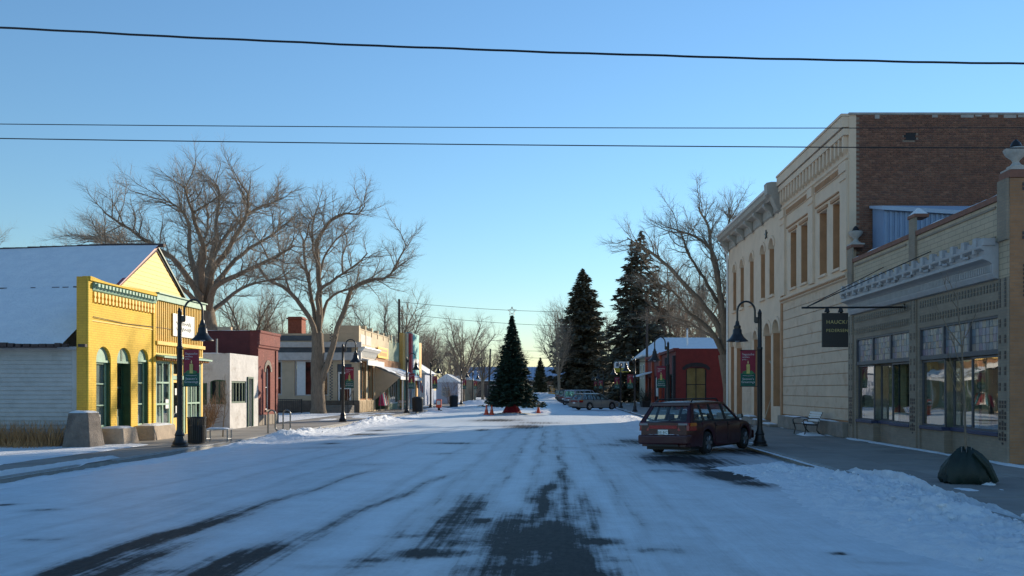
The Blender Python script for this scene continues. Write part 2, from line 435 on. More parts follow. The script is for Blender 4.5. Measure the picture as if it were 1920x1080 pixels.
def sheet(name, x0, x1, y0, y1, z, m, kind='structure'):
    o = MB().add([(x0, y0, z), (x1, y0, z), (x1, y1, z), (x0, y1, z)], [(0, 1, 2, 3)]).build(name, m)
    o['kind'] = kind; return o
M_GROUND = mat('winter_ground', (0.62, 0.63, 0.64), 0.9, 0.15, 0.5, 0.3, dirt_or_shade=(0.24, 0.20, 0.14), dscale=0.25, damt=0.6)
sheet('ground', -1500, 1500, -200, 2500, -0.30, M_GROUND)
sheet('terrain', -400, XL - 0.15, -60, 175, -0.012, M_GROUND)
sheet('terrain', XR + 0.15, 400, -60, 152, -0.012, M_GROUND)
for (a, b) in ((XL - 3.4, XL), (XR, 10.7)):
    m = MB().box(a, b, -20, 140, -0.25, -0.012)
    o = m.build('sidewalk', M_JOINT); o['kind'] = 'structure'
    nc_ = 2 if a < 0 else 3; sw_w = (b - a) / nc_; rs_ = random.Random(int(a * 10)); sm_ = []
    for mm_ in M_SLAB:
        me_ = MB().box(.006, sw_w - .006, .006, 1.494, -.06, 0).build('paving_slab', mm_); sm_.append(me_.data); bpy.data.objects.remove(me_)
    for j_ in range(34):
        for i_ in range(nc_):
            sl_ = link_mesh('paving_slab', sm_[rs_.randrange(3)], None, o); sl_.location = (a + i_ * sw_w, 1.5 + j_ * 1.5, rs_.uniform(-.003, .002)); sl_.rotation_euler = (rs_.uniform(-.0012, .0012), rs_.uniform(-.0012, .0012), 0)
    MB().box(a, b, 52.506, 140, -.2, .0).build('pavement_surface', M_WALK, o); MB().box(a, b, -20, 1.494, -.2, .0).build('pavement_surface', M_WALK, o)
    k0, k1 = (XL, XL + 0.16) if a < 0 else (XR - 0.16, XR)
    k = MB().box(k0, k1, -20, 140, -0.25, 0.006).build('kerb', M_KERB, bevel=0.015); k['kind'] = 'structure'
sheet('far_road', -60, 60, 140, 172, -0.10, M_SNOW)

def snow_field(name, x0, x1, nx, ylist, hfun, kind='structure', m=None):
    X, Y = np.meshgrid(np.linspace(x0, x1, nx), np.asarray(ylist))
    return tag(grid_mesh(name, X, Y, hfun(X, Y), m or M_SNOW), None, None, None, kind)
def yl(a, b, n):
    return np.exp(np.linspace(math.log(a), math.log(b), n))
def lumps(X, Y, s=1.0, seed=0):
    n1 = fbm(X * 1.1 * s, Y * 1.1 * s, seed, 4)
    n2 = 1 - np.abs(2 * fbm(X * 3.2 * s, Y * 3.2 * s, seed + 5, 3) - 1)
    n3 = 1 - np.abs(2 * fbm(X * 7 * s, Y * 7 * s, seed + 9, 4) - 1)
    return n1 * 0.55 + (n2 ** 2) * 0.28 + n3 ** 2 * 0.22
# ploughed ridge by the right kerb
def hr(X, Y):
    edge = 6.62 + 0.12 * np.sin(Y * 0.9) + 0.5 * (fbm(X * 0.0, Y * 0.5, 21) - 0.5) - 0.75 * sstep(17, 22, Y) + 0.2 * sstep(10, 7, Y)
    rid = np.exp(-((X - edge + 0.8) / 0.62) ** 2) * 0.9 + 0.45 * np.exp(-((X - edge + 1.8) / 0.8) ** 2)
    cut = sstep(0.15, -0.35, X - edge)
    car = 1 - sstep(19.3, 20.6, Y) * sstep(28.5, 26.5, Y) * sstep(6.6, 4.9, X)
    h = rid * lumps(X, Y, 1.0, 4) * 0.46 * (0.45 + 0.55 * sstep(24, 12, Y))
    z = zroad(np.minimum(X, XR)) - 0.10 + h * 1.0
    z = np.where(X > XR, np.maximum(z, -0.02 + h * 0.75), z)
    return (z + 0.06) * cut * car + (-0.24) * (1 - cut * car)
snow_field('snow_bank', 2.9, 7.4, 120, yl(5.5, 62, 420), hr)
# flatter ridge by the left kerb
def hl(X, Y):
    edge = -11.25 + 0.5 * (fbm(X * 0, Y * 0.35, 31) - 0.5) - 0.5 * sstep(24, 19, Y) + 0.5 * sstep(26, 36, Y)
    lum = np.exp(-((Y - 32) / 4.5) ** 2) + np.exp(-((Y - 47) / 5) ** 2) * 1.1 + 0.25 + 0.4 * np.exp(-((Y - 70) / 9) ** 2)
    rid = np.exp(-((X - edge - 0.75) / 0.6) ** 2) + 0.3 * np.exp(-((X - edge - 1.8) / 0.9) ** 2)
    cut = sstep(-0.1, 0.3, X - edge)
    h = rid * lumps(X, Y, 0.9, 14) * 0.42 * lum
    z = zroad(np.maximum(X, XL)) - 0.10 + h
    z = np.where(X < XL, np.maximum(z, -0.02 + h), z)
    return (z + 0.065) * cut - 0.24 * (1 - cut)
snow_field('snow_bank', -13.0, -8.2, 110, yl(12, 120, 420), hl)
# thin snow left on the pavements
def thin(seed, lo, hi, fx, fy, amt=0.05):
    def h(X, Y):
        n = fbm(X * fx, Y * fy, seed, 5)
        return -0.03 + sstep(lo, hi, n + bias(X, Y)) * amt + 0.012 * fbm(X * 5, Y * 5, seed + 3, 3)
    return h
bias = lambda X, Y: 0.42 * sstep(-13.3, -14.1, X) * sstep(34.5, 26, Y) + 0.5 * sstep(-12.7, -13.2, X) * sstep(26.5, 23.5, Y) - 0.25 * sstep(24, 30, Y) * sstep(50, 42, Y) + 0.0
snow_field('pavement_snow', -14.55, -11.0, 80, yl(13, 118, 420), thin(51, .55, .72, .9, .5))
bias = lambda X, Y: 0.42 * sstep(10.25, 10.6, X) * sstep(44, 24, Y) - 0.12
snow_field('pavement_snow', 6.0, 10.69, 90, yl(7, 118, 380), thin(71, .6, .74, .9, .55))
# snow lying in the open lots
bias = lambda X, Y: 0.2 + 0 * X
snow_field('yard_snow', -60, -14.65, 120, np.linspace(10, 62, 140), lambda X, Y: 0.02 + 0.16 * (fbm(X * .5, Y * .5, 81) - 0.35) * sstep(-14.6, -15.6, X))
snow_field('yard_snow', 10.75, 60, 90, np.linspace(51, 140, 120), lambda X, Y: 0.02 + 0.2 * (fbm(X * .5, Y * .5, 91) - 0.35))
snow_field('yard_snow', -60, -14.9, 90, np.linspace(88, 170, 120), lambda X, Y: 0.02 + 0.25 * (fbm(X * .4, Y * .4, 95) - 0.3))
# drift round the decorated tree and far heaps
def heap(px, py, rad, h, seed, name='snow_heap'):
    c = gnd(px, py)
    X, Y = np.meshgrid(np.linspace(c.x - rad, c.x + rad, 40), np.linspace(c.y - rad, c.y + rad, 40))
    d = np.sqrt((X - c.x) ** 2 + (Y - c.y) ** 2) / rad
    Z = zroad(np.clip(X, XL, XR)) - 0.06 + h * sstep(1, 0.15, d) * (0.6 + 0.8 * lumps(X / h * .3, Y / h * .3, 1, seed))
    o = grid_mesh(name, X, Y, Z, M_SNOW); o['kind'] = 'structure'; return o
heap(960, 777, 2.6, 0.16, 1); heap(1016, 774, 1.2, 0.22, 2); heap(915, 777, 1.2, 0.16, 8); heap(1015, 748, 6, 1.1, 3); heap(820, 768, 2.5, .3, 4); heap(890, 757, 4, .5, 5); heap(720, 776, 2.0, .22, 6)

# loose clods along the ploughed ridges
_ico = bmesh.new(); bmesh.ops.create_icosphere(_ico, subdivisions=1, radius=1)
_iv = [v_.co.copy() for v_ in _ico.verts]; _if = [[v_.index for v_ in f_.verts] for f_ in _ico.faces]; _ico.free()
def clods(n, fx, y0, y1, seed, smax=.1):
    g = random.Random(seed); mb = MB()
    for i in range(n):
        y = math.exp(g.uniform(math.log(y0), math.log(y1))); x, z = fx(g, y)
        r_ = smax * (.18 + .82 * g.random() ** 3); sq = Vector((g.uniform(.7, 1.3), g.uniform(.7, 1.3), g.uniform(.5, .9)))
        mb.add([(x + v_.x * r_ * sq.x * g.uniform(.75, 1.2), y + v_.y * r_ * sq.y * g.uniform(.75, 1.2), z + r_ * .2 + v_.z * r_ * sq.z * g.uniform(.75, 1.2)) for v_ in _iv], _if)
    o = mb.build('snow_clods', M_SNOW, None, smooth=False, recalc=False); o['kind'] = 'stuff'; return o
def _fr(g, y):
    x = 5.75 + g.gauss(0, .55) - .9 * (17 < y < 19.5); return x, float(hr(np.array([[x]]), np.array([[y]]))[0, 0])
def _fl(g, y):
    x = -10.4 + g.gauss(0, .5); return x, float(hl(np.array([[x]]), np.array([[y]]))[0, 0])
clods(420, _fr, 6.5, 19, 3, .05); clods(260, _fl, 27, 60, 4, .09)
# ------------------------------------------------------------------ shared building materials
M_YEL_BRICK = brick_mat('yellow_painted_brick', (0.83, 0.545, 0.07), (0.79, 0.51, 0.06), (0.60, 0.37, 0.05), 'y', 0.22, 0.075, 0.006, 0.55, 0.18, dirt_or_shade=(0.56, 0.38, 0.10))
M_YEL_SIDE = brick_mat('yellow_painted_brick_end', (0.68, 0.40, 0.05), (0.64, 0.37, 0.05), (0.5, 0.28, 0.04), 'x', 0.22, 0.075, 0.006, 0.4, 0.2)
M_YEL = mat('yellow_paint', (0.76, 0.48, 0.065), 0.6, 0.12, 4, 0.2, dirt_or_shade=(0.5, 0.34, 0.12), dscale=3, damt=0.35)
M_GREEN_TRIM = mat('pale_green_trim', (0.24, 0.40, 0.30), 0.6, 0.2, 5, 0.2)
M_DKGREEN = mat('dark_green_paint', (0.018, 0.075, 0.045), 0.45, 0.25, 4, 0.1)
M_WHITE_SIDING = mat('white_siding', (0.40, 0.41, 0.41), 0.65, 0.1, 3, 0.2, dirt_or_shade=(0.28, 0.28, 0.27), dscale=2.2, damt=0.5)
M_REDTRIM = mat('red_trim', (0.30, 0.035, 0.03), 0.5, 0.2)
M_ROOFEDGE = mat('dark_roofing', (0.05, 0.035, 0.035), 0.8, 0.4)
M_CONC = mat('weathered_concrete', (0.26, 0.225, 0.19), 0.9, 0.22, 2.5, 0.5, dirt_or_shade=(0.16, 0.145, 0.13), dscale=1.6, damt=0.6, bdist=0.03)
M_STUCCO = mat('white_stucco', (0.60, 0.585, 0.57), 0.9, 0.14, 2, 0.8, dirt_or_shade=(0.34, 0.30, 0.27), dscale=1.7, damt=0.75, bdist=0.03)  # dark mottling stands for dappled tree shadow, painted into the stucco
M_REDBRICK = brick_mat('red_painted_brick', (0.24, 0.055, 0.042), (0.20, 0.045, 0.038), (0.17, 0.05, 0.045), 'y', 0.22, 0.075, 0.007, 0.6, 0.3, dirt_or_shade=(0.32, 0.16, 0.13))
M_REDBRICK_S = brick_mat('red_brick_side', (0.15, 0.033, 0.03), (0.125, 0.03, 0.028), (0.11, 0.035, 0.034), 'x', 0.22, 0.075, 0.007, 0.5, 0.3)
M_CREAM = mat('cream_stucco', (0.62, 0.50, 0.33), 0.85, 0.1, 2, 0.25, dirt_or_shade=(0.46, 0.37, 0.26), dscale=1.2, damt=0.4)
M_CREAM_S = mat('tan_stucco', (0.56, 0.43, 0.29), 0.85, 0.1, 2, 0.25, dirt_or_shade=(0.45, 0.35, 0.24), dscale=1.0, damt=0.4)
M_GREYTRIM = mat('grey_trim', (0.52, 0.49, 0.46), 0.7, 0.15, 3, 0.2)
M_DKPANEL = mat('slate_panel', (0.085, 0.10, 0.12), 0.7, 0.25, 2, 0.1)
M_WHITE = mat('white_paint', (0.74, 0.74, 0.72), 0.55, 0.07, 5, 0.1)
M_SAGE = mat('sage_siding', (0.28, 0.33, 0.22), 0.8, 0.12, 5, 0.2)
M_ORANGE = mat('orange_panel', (0.70, 0.36, 0.08), 0.6, 0.12)
M_RED = mat('red_panel', (0.55, 0.06, 0.07), 0.6, 0.12)
M_TEAL = mat('teal_panel', (0.10, 0.42, 0.38), 0.6, 0.12)
M_RUST = mat('brown_cedar', (0.32, 0.13, 0.04), 0.8, 0.3, 6, 0.3)
M_AWNING = mat('grey_shingle', (0.20, 0.20, 0.20), 0.9, 0.2, 9, 0.5, dirt_or_shade=(0.7, 0.72, 0.74), dscale=0.6, damt=0.9)
M_SANDSTONE = mat('rough_stone', (0.48, 0.36, 0.22), 0.9, 0.3, 3, 0.8, bdist=0.05)
M_DARK = mat('dark_interior', (0.025, 0.025, 0.028), 0.9, 0.3)
M_ROOM = mat('room_wall', (0.16, 0.14, 0.11), 0.9, 0.2)
M_BLACK = mat('black_metal', (0.014, 0.013, 0.013), 0.38, 0.25, 6, 0.08, spec=0.5, world=False)
M_STEEL = mat('galvanised_steel', (0.28, 0.29, 0.30), 0.4, 0.15, 8, 0.1, metal=0.7)
M_GLASS = glass_mat('window_glass', (0.8, 0.88, 0.86), 1.0, 0.12)
M_GLASS_OLD = glass_mat('old_window_glass', (0.75, 0.84, 0.82), 1.0, 0.25, 0.7)
M_CURTAIN = mat('pale_curtain', (0.66, 0.68, 0.66), 0.9, 0.2, 1.5, 0.2, stretch=(6, 6, 0.3))
M_BRICKCHIM = mat('chimney_brick', (0.30, 0.09, 0.055), 0.9, 0.3, 6, 0.5)
M_COPING = mat('coping', (0.34, 0.33, 0.31), 0.8, 0.2)

def snowcap(parent, x0, x1, y0, y1, z, h=0.05, name='snow_cap', seed=1):
    nx = max(4, int((x1 - x0) / 0.07)); ny = max(4, int((y1 - y0) / 0.07)); nx = min(nx, 60); ny = min(ny, 60)
    X, Y = np.meshgrid(np.linspace(x0, x1, nx), np.linspace(y0, y1, ny))
    ex = np.minimum(X - x0, x1 - X) / (x1 - x0) * 2; ey = np.minimum(Y - y0, y1 - Y) / (y1 - y0) * 2
    e = sstep(0, 0.45, np.minimum(ex, ey))
    Z = z - 0.01 + e * h * (0.45 + 1.1 * fbm(X * 3, Y * 3, seed))
    o0 = origin_of(parent)
    return grid_mesh(name, X - o0.x, Y - o0.y, Z - o0.z, M_SNOW, None, parent)
def sash(fr, parent, ua, ub, za, zb, n, mframe, mglass, cols=1, rows=1, w=0.06, back=True, backmat=None, name='window', dep=0.05, bdep=0.5):
    """a framed window: frame with bars, pane behind it, dark room behind the pane"""
    while parent.parent: parent = parent.parent
    mb = MB()
    fr.box(mb, ua, ub, za, za + w, n - dep, n); fr.box(mb, ua, ub, zb - w, zb, n - dep, n)
    fr.box(mb, ua, ua + w, za + w, zb - w, n - dep, n); fr.box(mb, ub - w, ub, za + w, zb - w, n - dep, n)
    for c in range(1, cols):
        u = ua + (ub - ua) * c / cols; fr.box(mb, u - w * .35, u + w * .35, za + w, zb - w, n - dep, n - 0.006)
    for r in range(1, rows):
        z = za + (zb - za) * r / rows; fr.box(mb, ua + w, ub - w, z - w * .35, z + w * .35, n - dep, n - 0.003)
    o = mb.build(name, mframe, parent)
    g = MB(); g.add([fr.P(ua + w, za + w, n - dep * .6), fr.P(ub - w, za + w, n - dep * .6), fr.P(ub - w, zb - w, n - dep * .6), fr.P(ua + w, zb - w, n - dep * .6)], [(0, 1, 2, 3)])
    g.build('pane', mglass, o)
    if back:
        q = MB(); fr.box(q, ua, ub, za, zb, n - bdep - .02, n - bdep); q.build('room_backing', backmat or M_DARK, o)
    return o

# ------------------------------------------------------------------ yellow shop, left
FX = -14.6
yb = thing('yellow_shop', 'yellow two-part shop with arched brick front and snow-covered gable roof', 'building', (FX, 30, 0))
fy = Frame((FX, 0, 0), (0, 1, 0), (1, 0, 0))
Yy = lambda px: -FX * F / (1040 - px)
W1 = (26.33, 27.2, 0.55, 3.15, .44); DR = (27.58, 28.5, 0.02, 3.18, .46); W3 = (28.95, 29.72, 0.5, 3.2, .385)
m = MB(); fy.wall(m, 25.83, 30.15, 0, 5.0, 0.32, [W1, DR, W3]); fw = m.build('brick_front', M_YEL_BRICK, yb)
m = MB(); fy.box(m, 25.8, 26.02, 0, 5.30, 0.003, 0.05); m.build('corner_pilaster', M_YEL_BRICK, fw)
m = MB(); fy.box(m, 30.0, 30.17, 0, 4.9, 0.003, .045); m.build('corner_pilaster', M_YEL_BRICK, fw)
m = MB(); fy.box(m, 25.795, 25.828, 0, 5.29, -0.32, -0.002); m.build('end_wall', M_YEL_SIDE, fw)
m = MB(); fy.box(m, 25.83, 30.15, 5.002, 5.24, -0.30, -0.02); m.build('parapet', M_YEL_BRICK, fw)
m = MB(); fy.profile(m, 26.03, 30.16, [(0.0, 4.86), (0.06, 4.9), (0.1, 5.02), (0.14, 5.06), (0.14, 5.12), (0.0, 5.16)]); m.build('cornice_moulding', M_GREEN_TRIM, fw)
cp = MB(); n_ = 70
for i in range(n_):
    u0 = 25.83 + 4.33 * i / n_; u1 = 25.83 + 4.33 * (i + 1) / n_
    z = 5.26 + 0.05 * math.exp(-((u0 - 25.83) / .6) ** 2) - .03 * math.sin((u0 - 25.8) * 1.2)
    fy.box(cp, u0 + .003, u1 - .003, 5.17, z, -0.16, 0.10)
cp.build('coping_brick', M_YEL_BRICK, fw)['kind'] = 'stuff'
bm_ = MB(); fy.poly(bm_, [(0, 0), (.11, 0), (.11, .12), (.085, .2), (.11, .26), (.11, .34), (0, .34), (0, .26), (.025, .2), (0, .12)], 0.0, 0.085)
sh = None
for i in range(19):
    u = 26.1 + i * 0.213
    q = MB(); fy.poly(q, [(u, 4.52), (u + .11, 4.52), (u + .125, 4.62), (u + .09, 4.68), (u + .125, 4.74), (u + .125, 4.855), (u - .015, 4.855), (u - .015, 4.74), (u + .02, 4.68), (u - .015, 4.62)], 0.002, 0.075)
    q.build('corbel', M_YEL, fw, bevel=0.012)
    q = MB(); fy.box(q, u + .0, u + .11, 5.0, 5.11, 0.13, .2); q.build('dentil', M_GREEN_TRIM, fw)
m = MB(); fy.box(m, 26.03, 30.0, 3.92, 3.955, 0.001, 0.02); m.build('string_course', M_YEL, fw)
m = MB(); m.tube([fy.P(26.04, 4.06, .06), fy.P(28, 4.0, .035), fy.P(31, 4.05, .03), fy.P(34, 3.95, .03)], 0.012, 5); m.build('cable', M_ROOFEDGE, fw)
# arched openings
for (ua, ub, za, zb, rs), nm in ((W1, 'arched_window'), (W3, 'arched_window'), (DR, 'arched_door')):
    lun = MB(); N = 12; cu = (ua + ub) / 2; hw = (ub - ua) / 2
    fy.poly(lun, [(cu - hw * math.cos(math.pi * k / N), zb - rs + rs * math.sin(math.pi * k / N)) for k in range(N + 1)], -0.17, -0.10)
    ln = lun.build('lunette', M_GREEN_TRIM, yb)
    q = MB(); fy.box(q, ua, ub, zb - rs - .07, zb - rs, -0.17, -0.06); q.build('transom_bar', M_GREEN_TRIM, ln)
    jb = MB(); fy.box(jb, ub - .03, ub - .001, za, zb - rs - .07, -0.319, -0.03); fy.box(jb, ua + .001, ua + .03, za, zb - rs - .07, -0.319, -0.2); jb.build('jamb', M_DKGREEN, fw)
    if nm == 'arched_window':
        sash(fy, fw, ua + .03, ub - .03, za, zb - rs - .07, -0.14, M_GREEN_TRIM, M_GLASS_OLD, 1, 3, 0.055, True, M_CURTAIN, nm, bdep=.075)
        q = MB(); fy.box(q, ua, ub, za - .06, za + .004, -.25, .05); q.build('sill', M_GREEN_TRIM, fw)
    else:
        q = MB(); fy.box(q, cu - .04, cu + .04, zb - rs, zb - .03, -0.10, -0.085); q.build('mullion', M_DKGREEN, ln)
        d = sash(fy, fw, ua + .03, ub - .03, 1.0, zb - rs - .07, -0.26, M_DKGREEN, M_GLASS_OLD, 1, 2, 0.09, True, M_DARK, 'door', bdep=.4)
        q = MB(); fy.box(q, ua + .03, ub - .03, 0.02, 1.0, -0.31, -0.262); fy.box(q, ua + .14, ub - .14, 0.2, .85, -0.262, -0.25); q.build('door_panel', M_DKGREEN, d, bevel=.008)
        q = MB(); q.tube([fy.P(ua + .1, 1.05, -.26), fy.P(ua + .1, 1.05, -.2)], .025, 8); q.build('handle', M_BLACK, d)
# board and batten half
m = MB(); fy.wall(m, 30.18, 34.3, 0, 5.05, 0.12, [(30.28, 31.42, .42, 2.82), (31.55, 32.75, .02, 2.82), (32.85, 34.15, .42, 2.82)]); bw = m.build('board_front', M_YEL, yb)
for i in range(27):
    u = 30.25 + i * 0.15
    q = MB(); fy.box(q, u, u + .045, 3.56, 5.03, 0.001, .028); q.build('batten', M_YEL, bw)
    q = MB(); fy.box(q, u, u + .045, 3.12, 3.40, 0.001, .028); q.build('batten', M_YEL, bw)
m = MB(); fy.box(m, 30.18, 34.36, 5.052, 5.28, -0.1, .1); fy.box(m, 30.18, 34.4, 5.283, 5.33, -.12, .17); m.build('cornice_board', M_GREEN_TRIM, bw)
m = MB(); fy.box(m, 30.18, 34.33, 3.41, 3.55, 0.002, .1); m.build('ledge', M_YEL, bw, bevel=.01)
m = MB(); m.hexa([fy.P(30.22, 3.0, 0.0), fy.P(34.45, 3.0, 0.0), fy.P(34.45, 2.93, .34), fy.P(30.22, 2.93, .34), fy.P(30.22, 3.06, 0.0), fy.P(34.45, 3.06, 0), fy.P(34.45, 2.99, .34), fy.P(30.22, 2.99, .34)]); m.build('awning_rail', M_GREEN_TRIM, bw)
for i in range(24):
    u = 30.27 + i * .172
    q = MB(); fy.box(q, u, u + .07, 2.85, 2.97, 0.02, .26); q.build('rafter_tail', M_RUST, bw)
sash(fy, bw, 30.28, 31.42, .42, 2.82, -0.02, M_GREEN_TRIM, M_GLASS_OLD, 2, 3, 0.09, True, M_CURTAIN, 'shop_window', bdep=.12)
sash(fy, bw, 32.85, 34.15, .42, 2.82, -0.02, M_GREEN_TRIM, M_GLASS_OLD, 3, 3, 0.09, True, M_CURTAIN, 'shop_window', bdep=.12)
d = sash(fy, bw, 31.72, 32.6, .55, 2.15, -0.08, M_YEL, M_GLASS_OLD, 1, 1, 0.12, True, M_CURTAIN, 'shop_door', bdep=.3)
q = MB(); fy.box(q, 31.72, 32.6, .02, .548, -.13, -.08); q.build('door_panel', M_YEL, d)
q = MB(); fy.box(q, 31.55, 31.72, .02, 2.82, -.12, -.03); fy.box(q, 32.6, 32.75, .02, 2.82, -.12, -.03); fy.box(q, 31.72, 32.6, 2.15, 2.3, -.12, -.03); q.build('door_frame', M_GREEN_TRIM, d)
sash(fy, bw, 31.72, 32.6, 2.3, 2.82, -.05, M_YEL, M_GLASS_OLD, 1, 1, .06, True, M_CURTAIN, 'transom_window', bdep=.3)
M_PAPER = mat('paper_notice', (0.8, 0.8, 0.78), 0.8, 0.05)
for (u, z, w_, h_) in ((31.08, 1.05, .24, .34), (31.95, 1.55, .2, .26), (32.15, 1.2, .22, .3), (32.0, .85, .24, .28), (32.3, 1.6, .18, .22)):
    q = MB(); fy.box(q, u, u + w_, z, z + h_, -.075 if u > 31.5 else -.03, -.07 if u > 31.5 else -.025); q.build('notice', M_PAPER, bw)
# side wall of white clapboards facing the camera
fs = Frame((0, 25.9, 0), (1, 0, 0), (0, -1, 0))
m = MB(); fs.box(m, -34, FX - .33, 0, 3.1, -0.1, 0); sw = m.build('side_wall', M_WHITE_SIDING, yb)
for i in range(21):
    z = 0.25 + i * .135
    q = MB(); fs.profile(q, -34, FX - .335 - (0.0 if i % 3 else .005), [(0.001, z), (0.042, z), (0.008, z + .134), (0.001, z + .134)]); q.build('clapboard', M_WHITE_SIDING, sw)
q = MB(); fs.box(q, FX - .5, FX - .336, 0.1, 3.0, .028, .045); q.build('corner_board', M_WHITE_SIDING, sw)
q = MB(); fs.box(q, -34, FX - .32, 3.0, 3.1, .03, .12); q.build('eave_board', M_WHITE_SIDING, sw)
# gable roof under snow; the ridge sags
RY, RZ = 31.8, 7.27
def roofz(X, Y):
    t = (RY - Y) / (RY - 25.55)
    sag = 0.22 * sstep(-16, -24, X) * (1 - t)
    return RZ - 4.16 * t - sag
Xr, Yr = np.meshgrid(np.linspace(-34, -15.2, 110), np.linspace(25.5, RY, 60))
Zr = roofz(Xr, Yr) + 0.03 * fbm(Xr * .8, Yr * 1.5, 3) + .012 * fbm(Xr * 5, Yr * 5, 8)
lap = np.exp(-((Yr - 28.78) / .05) ** 2) * (fbm(Xr * 2.2, Yr * 0, 6) > .47) * .05
Zr = Zr - lap
# snow stops short of the parapet behind the brick front
rs_ = grid_mesh('roof_snow', Xr - FX, Yr - 30, Zr + .07, M_SNOW, None, yb)
m = MB(); m.hexa([(-34, 25.4, 3.04), (-15.3, 25.4, 3.04), (-15.28, RY, 7.1), (-34, RY, 6.7), (-34, 25.4, 3.06), (-15.3, 25.4, 3.06), (-15.3, RY, 7.2), (-34, RY, 6.8)])
m.hexa([(-34, RY + .001, 6.7), (-15.3, RY + .001, 7.1), (-15.3, 35.2, 4.75), (-34, 35.2, 4.55), (-34, RY + .001, 6.8), (-15.3, RY + .001, 7.2), (-15.3, 35.2, 4.84), (-34, 35.2, 4.64)])
rf = m.build('roof', M_ROOFEDGE, yb)
q = MB()
for i in range(40):
    x = -34 + i * .475; sg = .22 * float(sstep(-16, -24, np.array(x)))
    q.box(x, x + .47, RY - .09, RY + .09, 7.25 - sg, 7.36 - sg + .02 * random.Random(i).random())
q.build('ridge_cap', M_ROOFEDGE, rf)['kind'] = 'stuff'
q = MB(); rr = random.Random(3)
for i in range(26):
    x = -24.5 + i * .37; 
    if rr.random() < .6: q.box(x, x + .12 + rr.random() * .2, 28.72, 28.77, float(roofz(np.array(x), 28.74)) + .03, float(roofz(np.array(x), 28.74)) + .095 + rr.random() * .03)
for i in range(40):
    x = -24 + i * .24
    if rr.random() < .75: q.box(x, x + .1 + rr.random() * .14, 25.38, 25.5, 3.07, 3.15 + rr.random() * .06)
q.build('shingle_edge', M_ROOFEDGE, rf)['kind'] = 'stuff'
# gable wall of yellow boards facing the street
fg = Frame((-15.35, 0, 0), (0, 1, 0), (1, 0, 0))
gw = MB(); fg.poly(gw, [(28.2, 4.9), (35.0, 4.9), (31.8, 7.22)], -.1, 0); gw = gw.build('gable_wall', M_YEL, yb)
for i in range(13):
    z = 5.0 + i * .165; k = lambda zz: (7.2 - zz) / (7.2 - 4.9)
    a0, b0 = 31.8 - 3.45 * k(z), 31.8 + 3.15 * k(z); a1, b1 = 31.8 - 3.45 * k(z + .16), 31.8 + 3.15 * k(z + .16)
    if a1 > b1: a1 = b1 = 31.8
    q = MB(); q.hexa([fg.P(a0, z, .001), fg.P(b0, z, .001), fg.P(b0, z, .022), fg.P(a0, z, .022), fg.P(a1, z + .16, .001), fg.P(b1, z + .16, .001), fg.P(b1, z + .16, .012), fg.P(a1, z + .16, .012)]); q.build('gable_board', M_YEL, gw)
q = MB(); q.hexa([fg.P(28.1, 4.84, 0.02), fg.P(31.8, 7.24, 0.02), fg.P(31.8, 7.24, .12), fg.P(28.1, 4.84, .12), fg.P(28.1, 4.92, 0.02), fg.P(31.8, 7.33, 0.02), fg.P(31.8, 7.33, .12), fg.P(28.1, 4.92, .12)])
q.build('verge_board', M_REDTRIM, gw)
q = MB(); q.hexa([fg.P(31.81, 7.23, 0.02), fg.P(35.2, 4.78, 0.02), fg.P(35.2, 4.78, .1), fg.P(31.81, 7.23, .1), fg.P(31.81, 7.3, 0.02), fg.P(35.2, 4.86, 0.02), fg.P(35.2, 4.86, .1), fg.P(31.81, 7.3, .1)])
q.build('verge_board', M_DKGREEN, gw)
m = MB(); m.box(-34, FX - .13, 34.25, 34.299, 0, 4.6); m.build('far_side_wall', M_WHITE_SIDING, yb)
# sign board
sg = thing('shop_sign', 'white rectangular sign with faint script on the yellow boarded front', 'sign', (FX + .03, 32.5, 4.1))
q = MB(); fy.box(q, 31.52, 33.28, 3.86, 4.62, .032, .07); q.build('board', M_WHITE, sg)
q = MB(); fy.box(q, 31.47, 33.33, 3.81, 3.858, .032, .08); fy.box(q, 31.47, 33.33, 4.622, 4.67, .032, .08); fy.box(q, 31.47, 31.518, 3.858, 4.622, .032, .08); fy.box(q, 33.282, 33.33, 3.858, 4.622, .032, .08); q.build('frame', M_STEEL, sg)
M_SCRIPT = mat('faded_script', (0.42, 0.40, 0.24), .8, .2)
q = MB(); rr = random.Random(5)
for k in range(2):
    base = []
    for i in range(40):
        u = 31.72 + i * .034; base.append(fy.P(u, 4.32 - k * .22 + .07 * math.sin(i * 1.35 + k) * (1 - .4 * math.sin(i * .31)), .074))
    q.tube(base, .009, 4)
q.build('script', M_SCRIPT, sg)
# concrete piers at the foot of the front
M_PIER = mat('shaded_concrete', (.17, .15, .135), .95, .3, 3, .8, dirt_or_shade=(.09, .08, .075), dscale=2, damt=.7, bdist=.05)  # shade on the tall pier is put into this darker concrete colour
M_BLOCK = mat('sunlit_concrete', (.46, .375, .29), .95, .2, 3, .8, dirt_or_shade=(.30, .24, .19), dscale=2, damt=.6, bdist=.05)  # sunlight on the low blocks is put into this paler, warmer concrete
for (nm, lab, cx, cy, w0, d0, w1, d1, h) in (
        ('concrete_pier', 'tall dark tapered concrete pier at the corner of the yellow shop', -14.4, 25.28, .86, .86, .6, .62, 1.06),
        ('concrete_pier', 'low sunlit concrete block between tall pier and green door', -14.2, 26.85, .95, 1.0, .8, .86, .52),
        ('concrete_pier', 'low wide sunlit concrete block right of the green arched door', -14.25, 29.5, .8, 1.75, .68, 1.6, .5)):
    t_ = thing(nm, lab, 'concrete block', (cx, cy, 0), 'concrete piers along the yellow front')
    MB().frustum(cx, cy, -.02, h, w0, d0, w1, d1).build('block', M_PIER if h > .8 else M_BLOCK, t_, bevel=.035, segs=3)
    snowcap(t_, cx - w1 / 2, cx + w1 / 2, cy - d1 / 2, cy + d1 / 2, h, .07, seed=int(cy * 10))

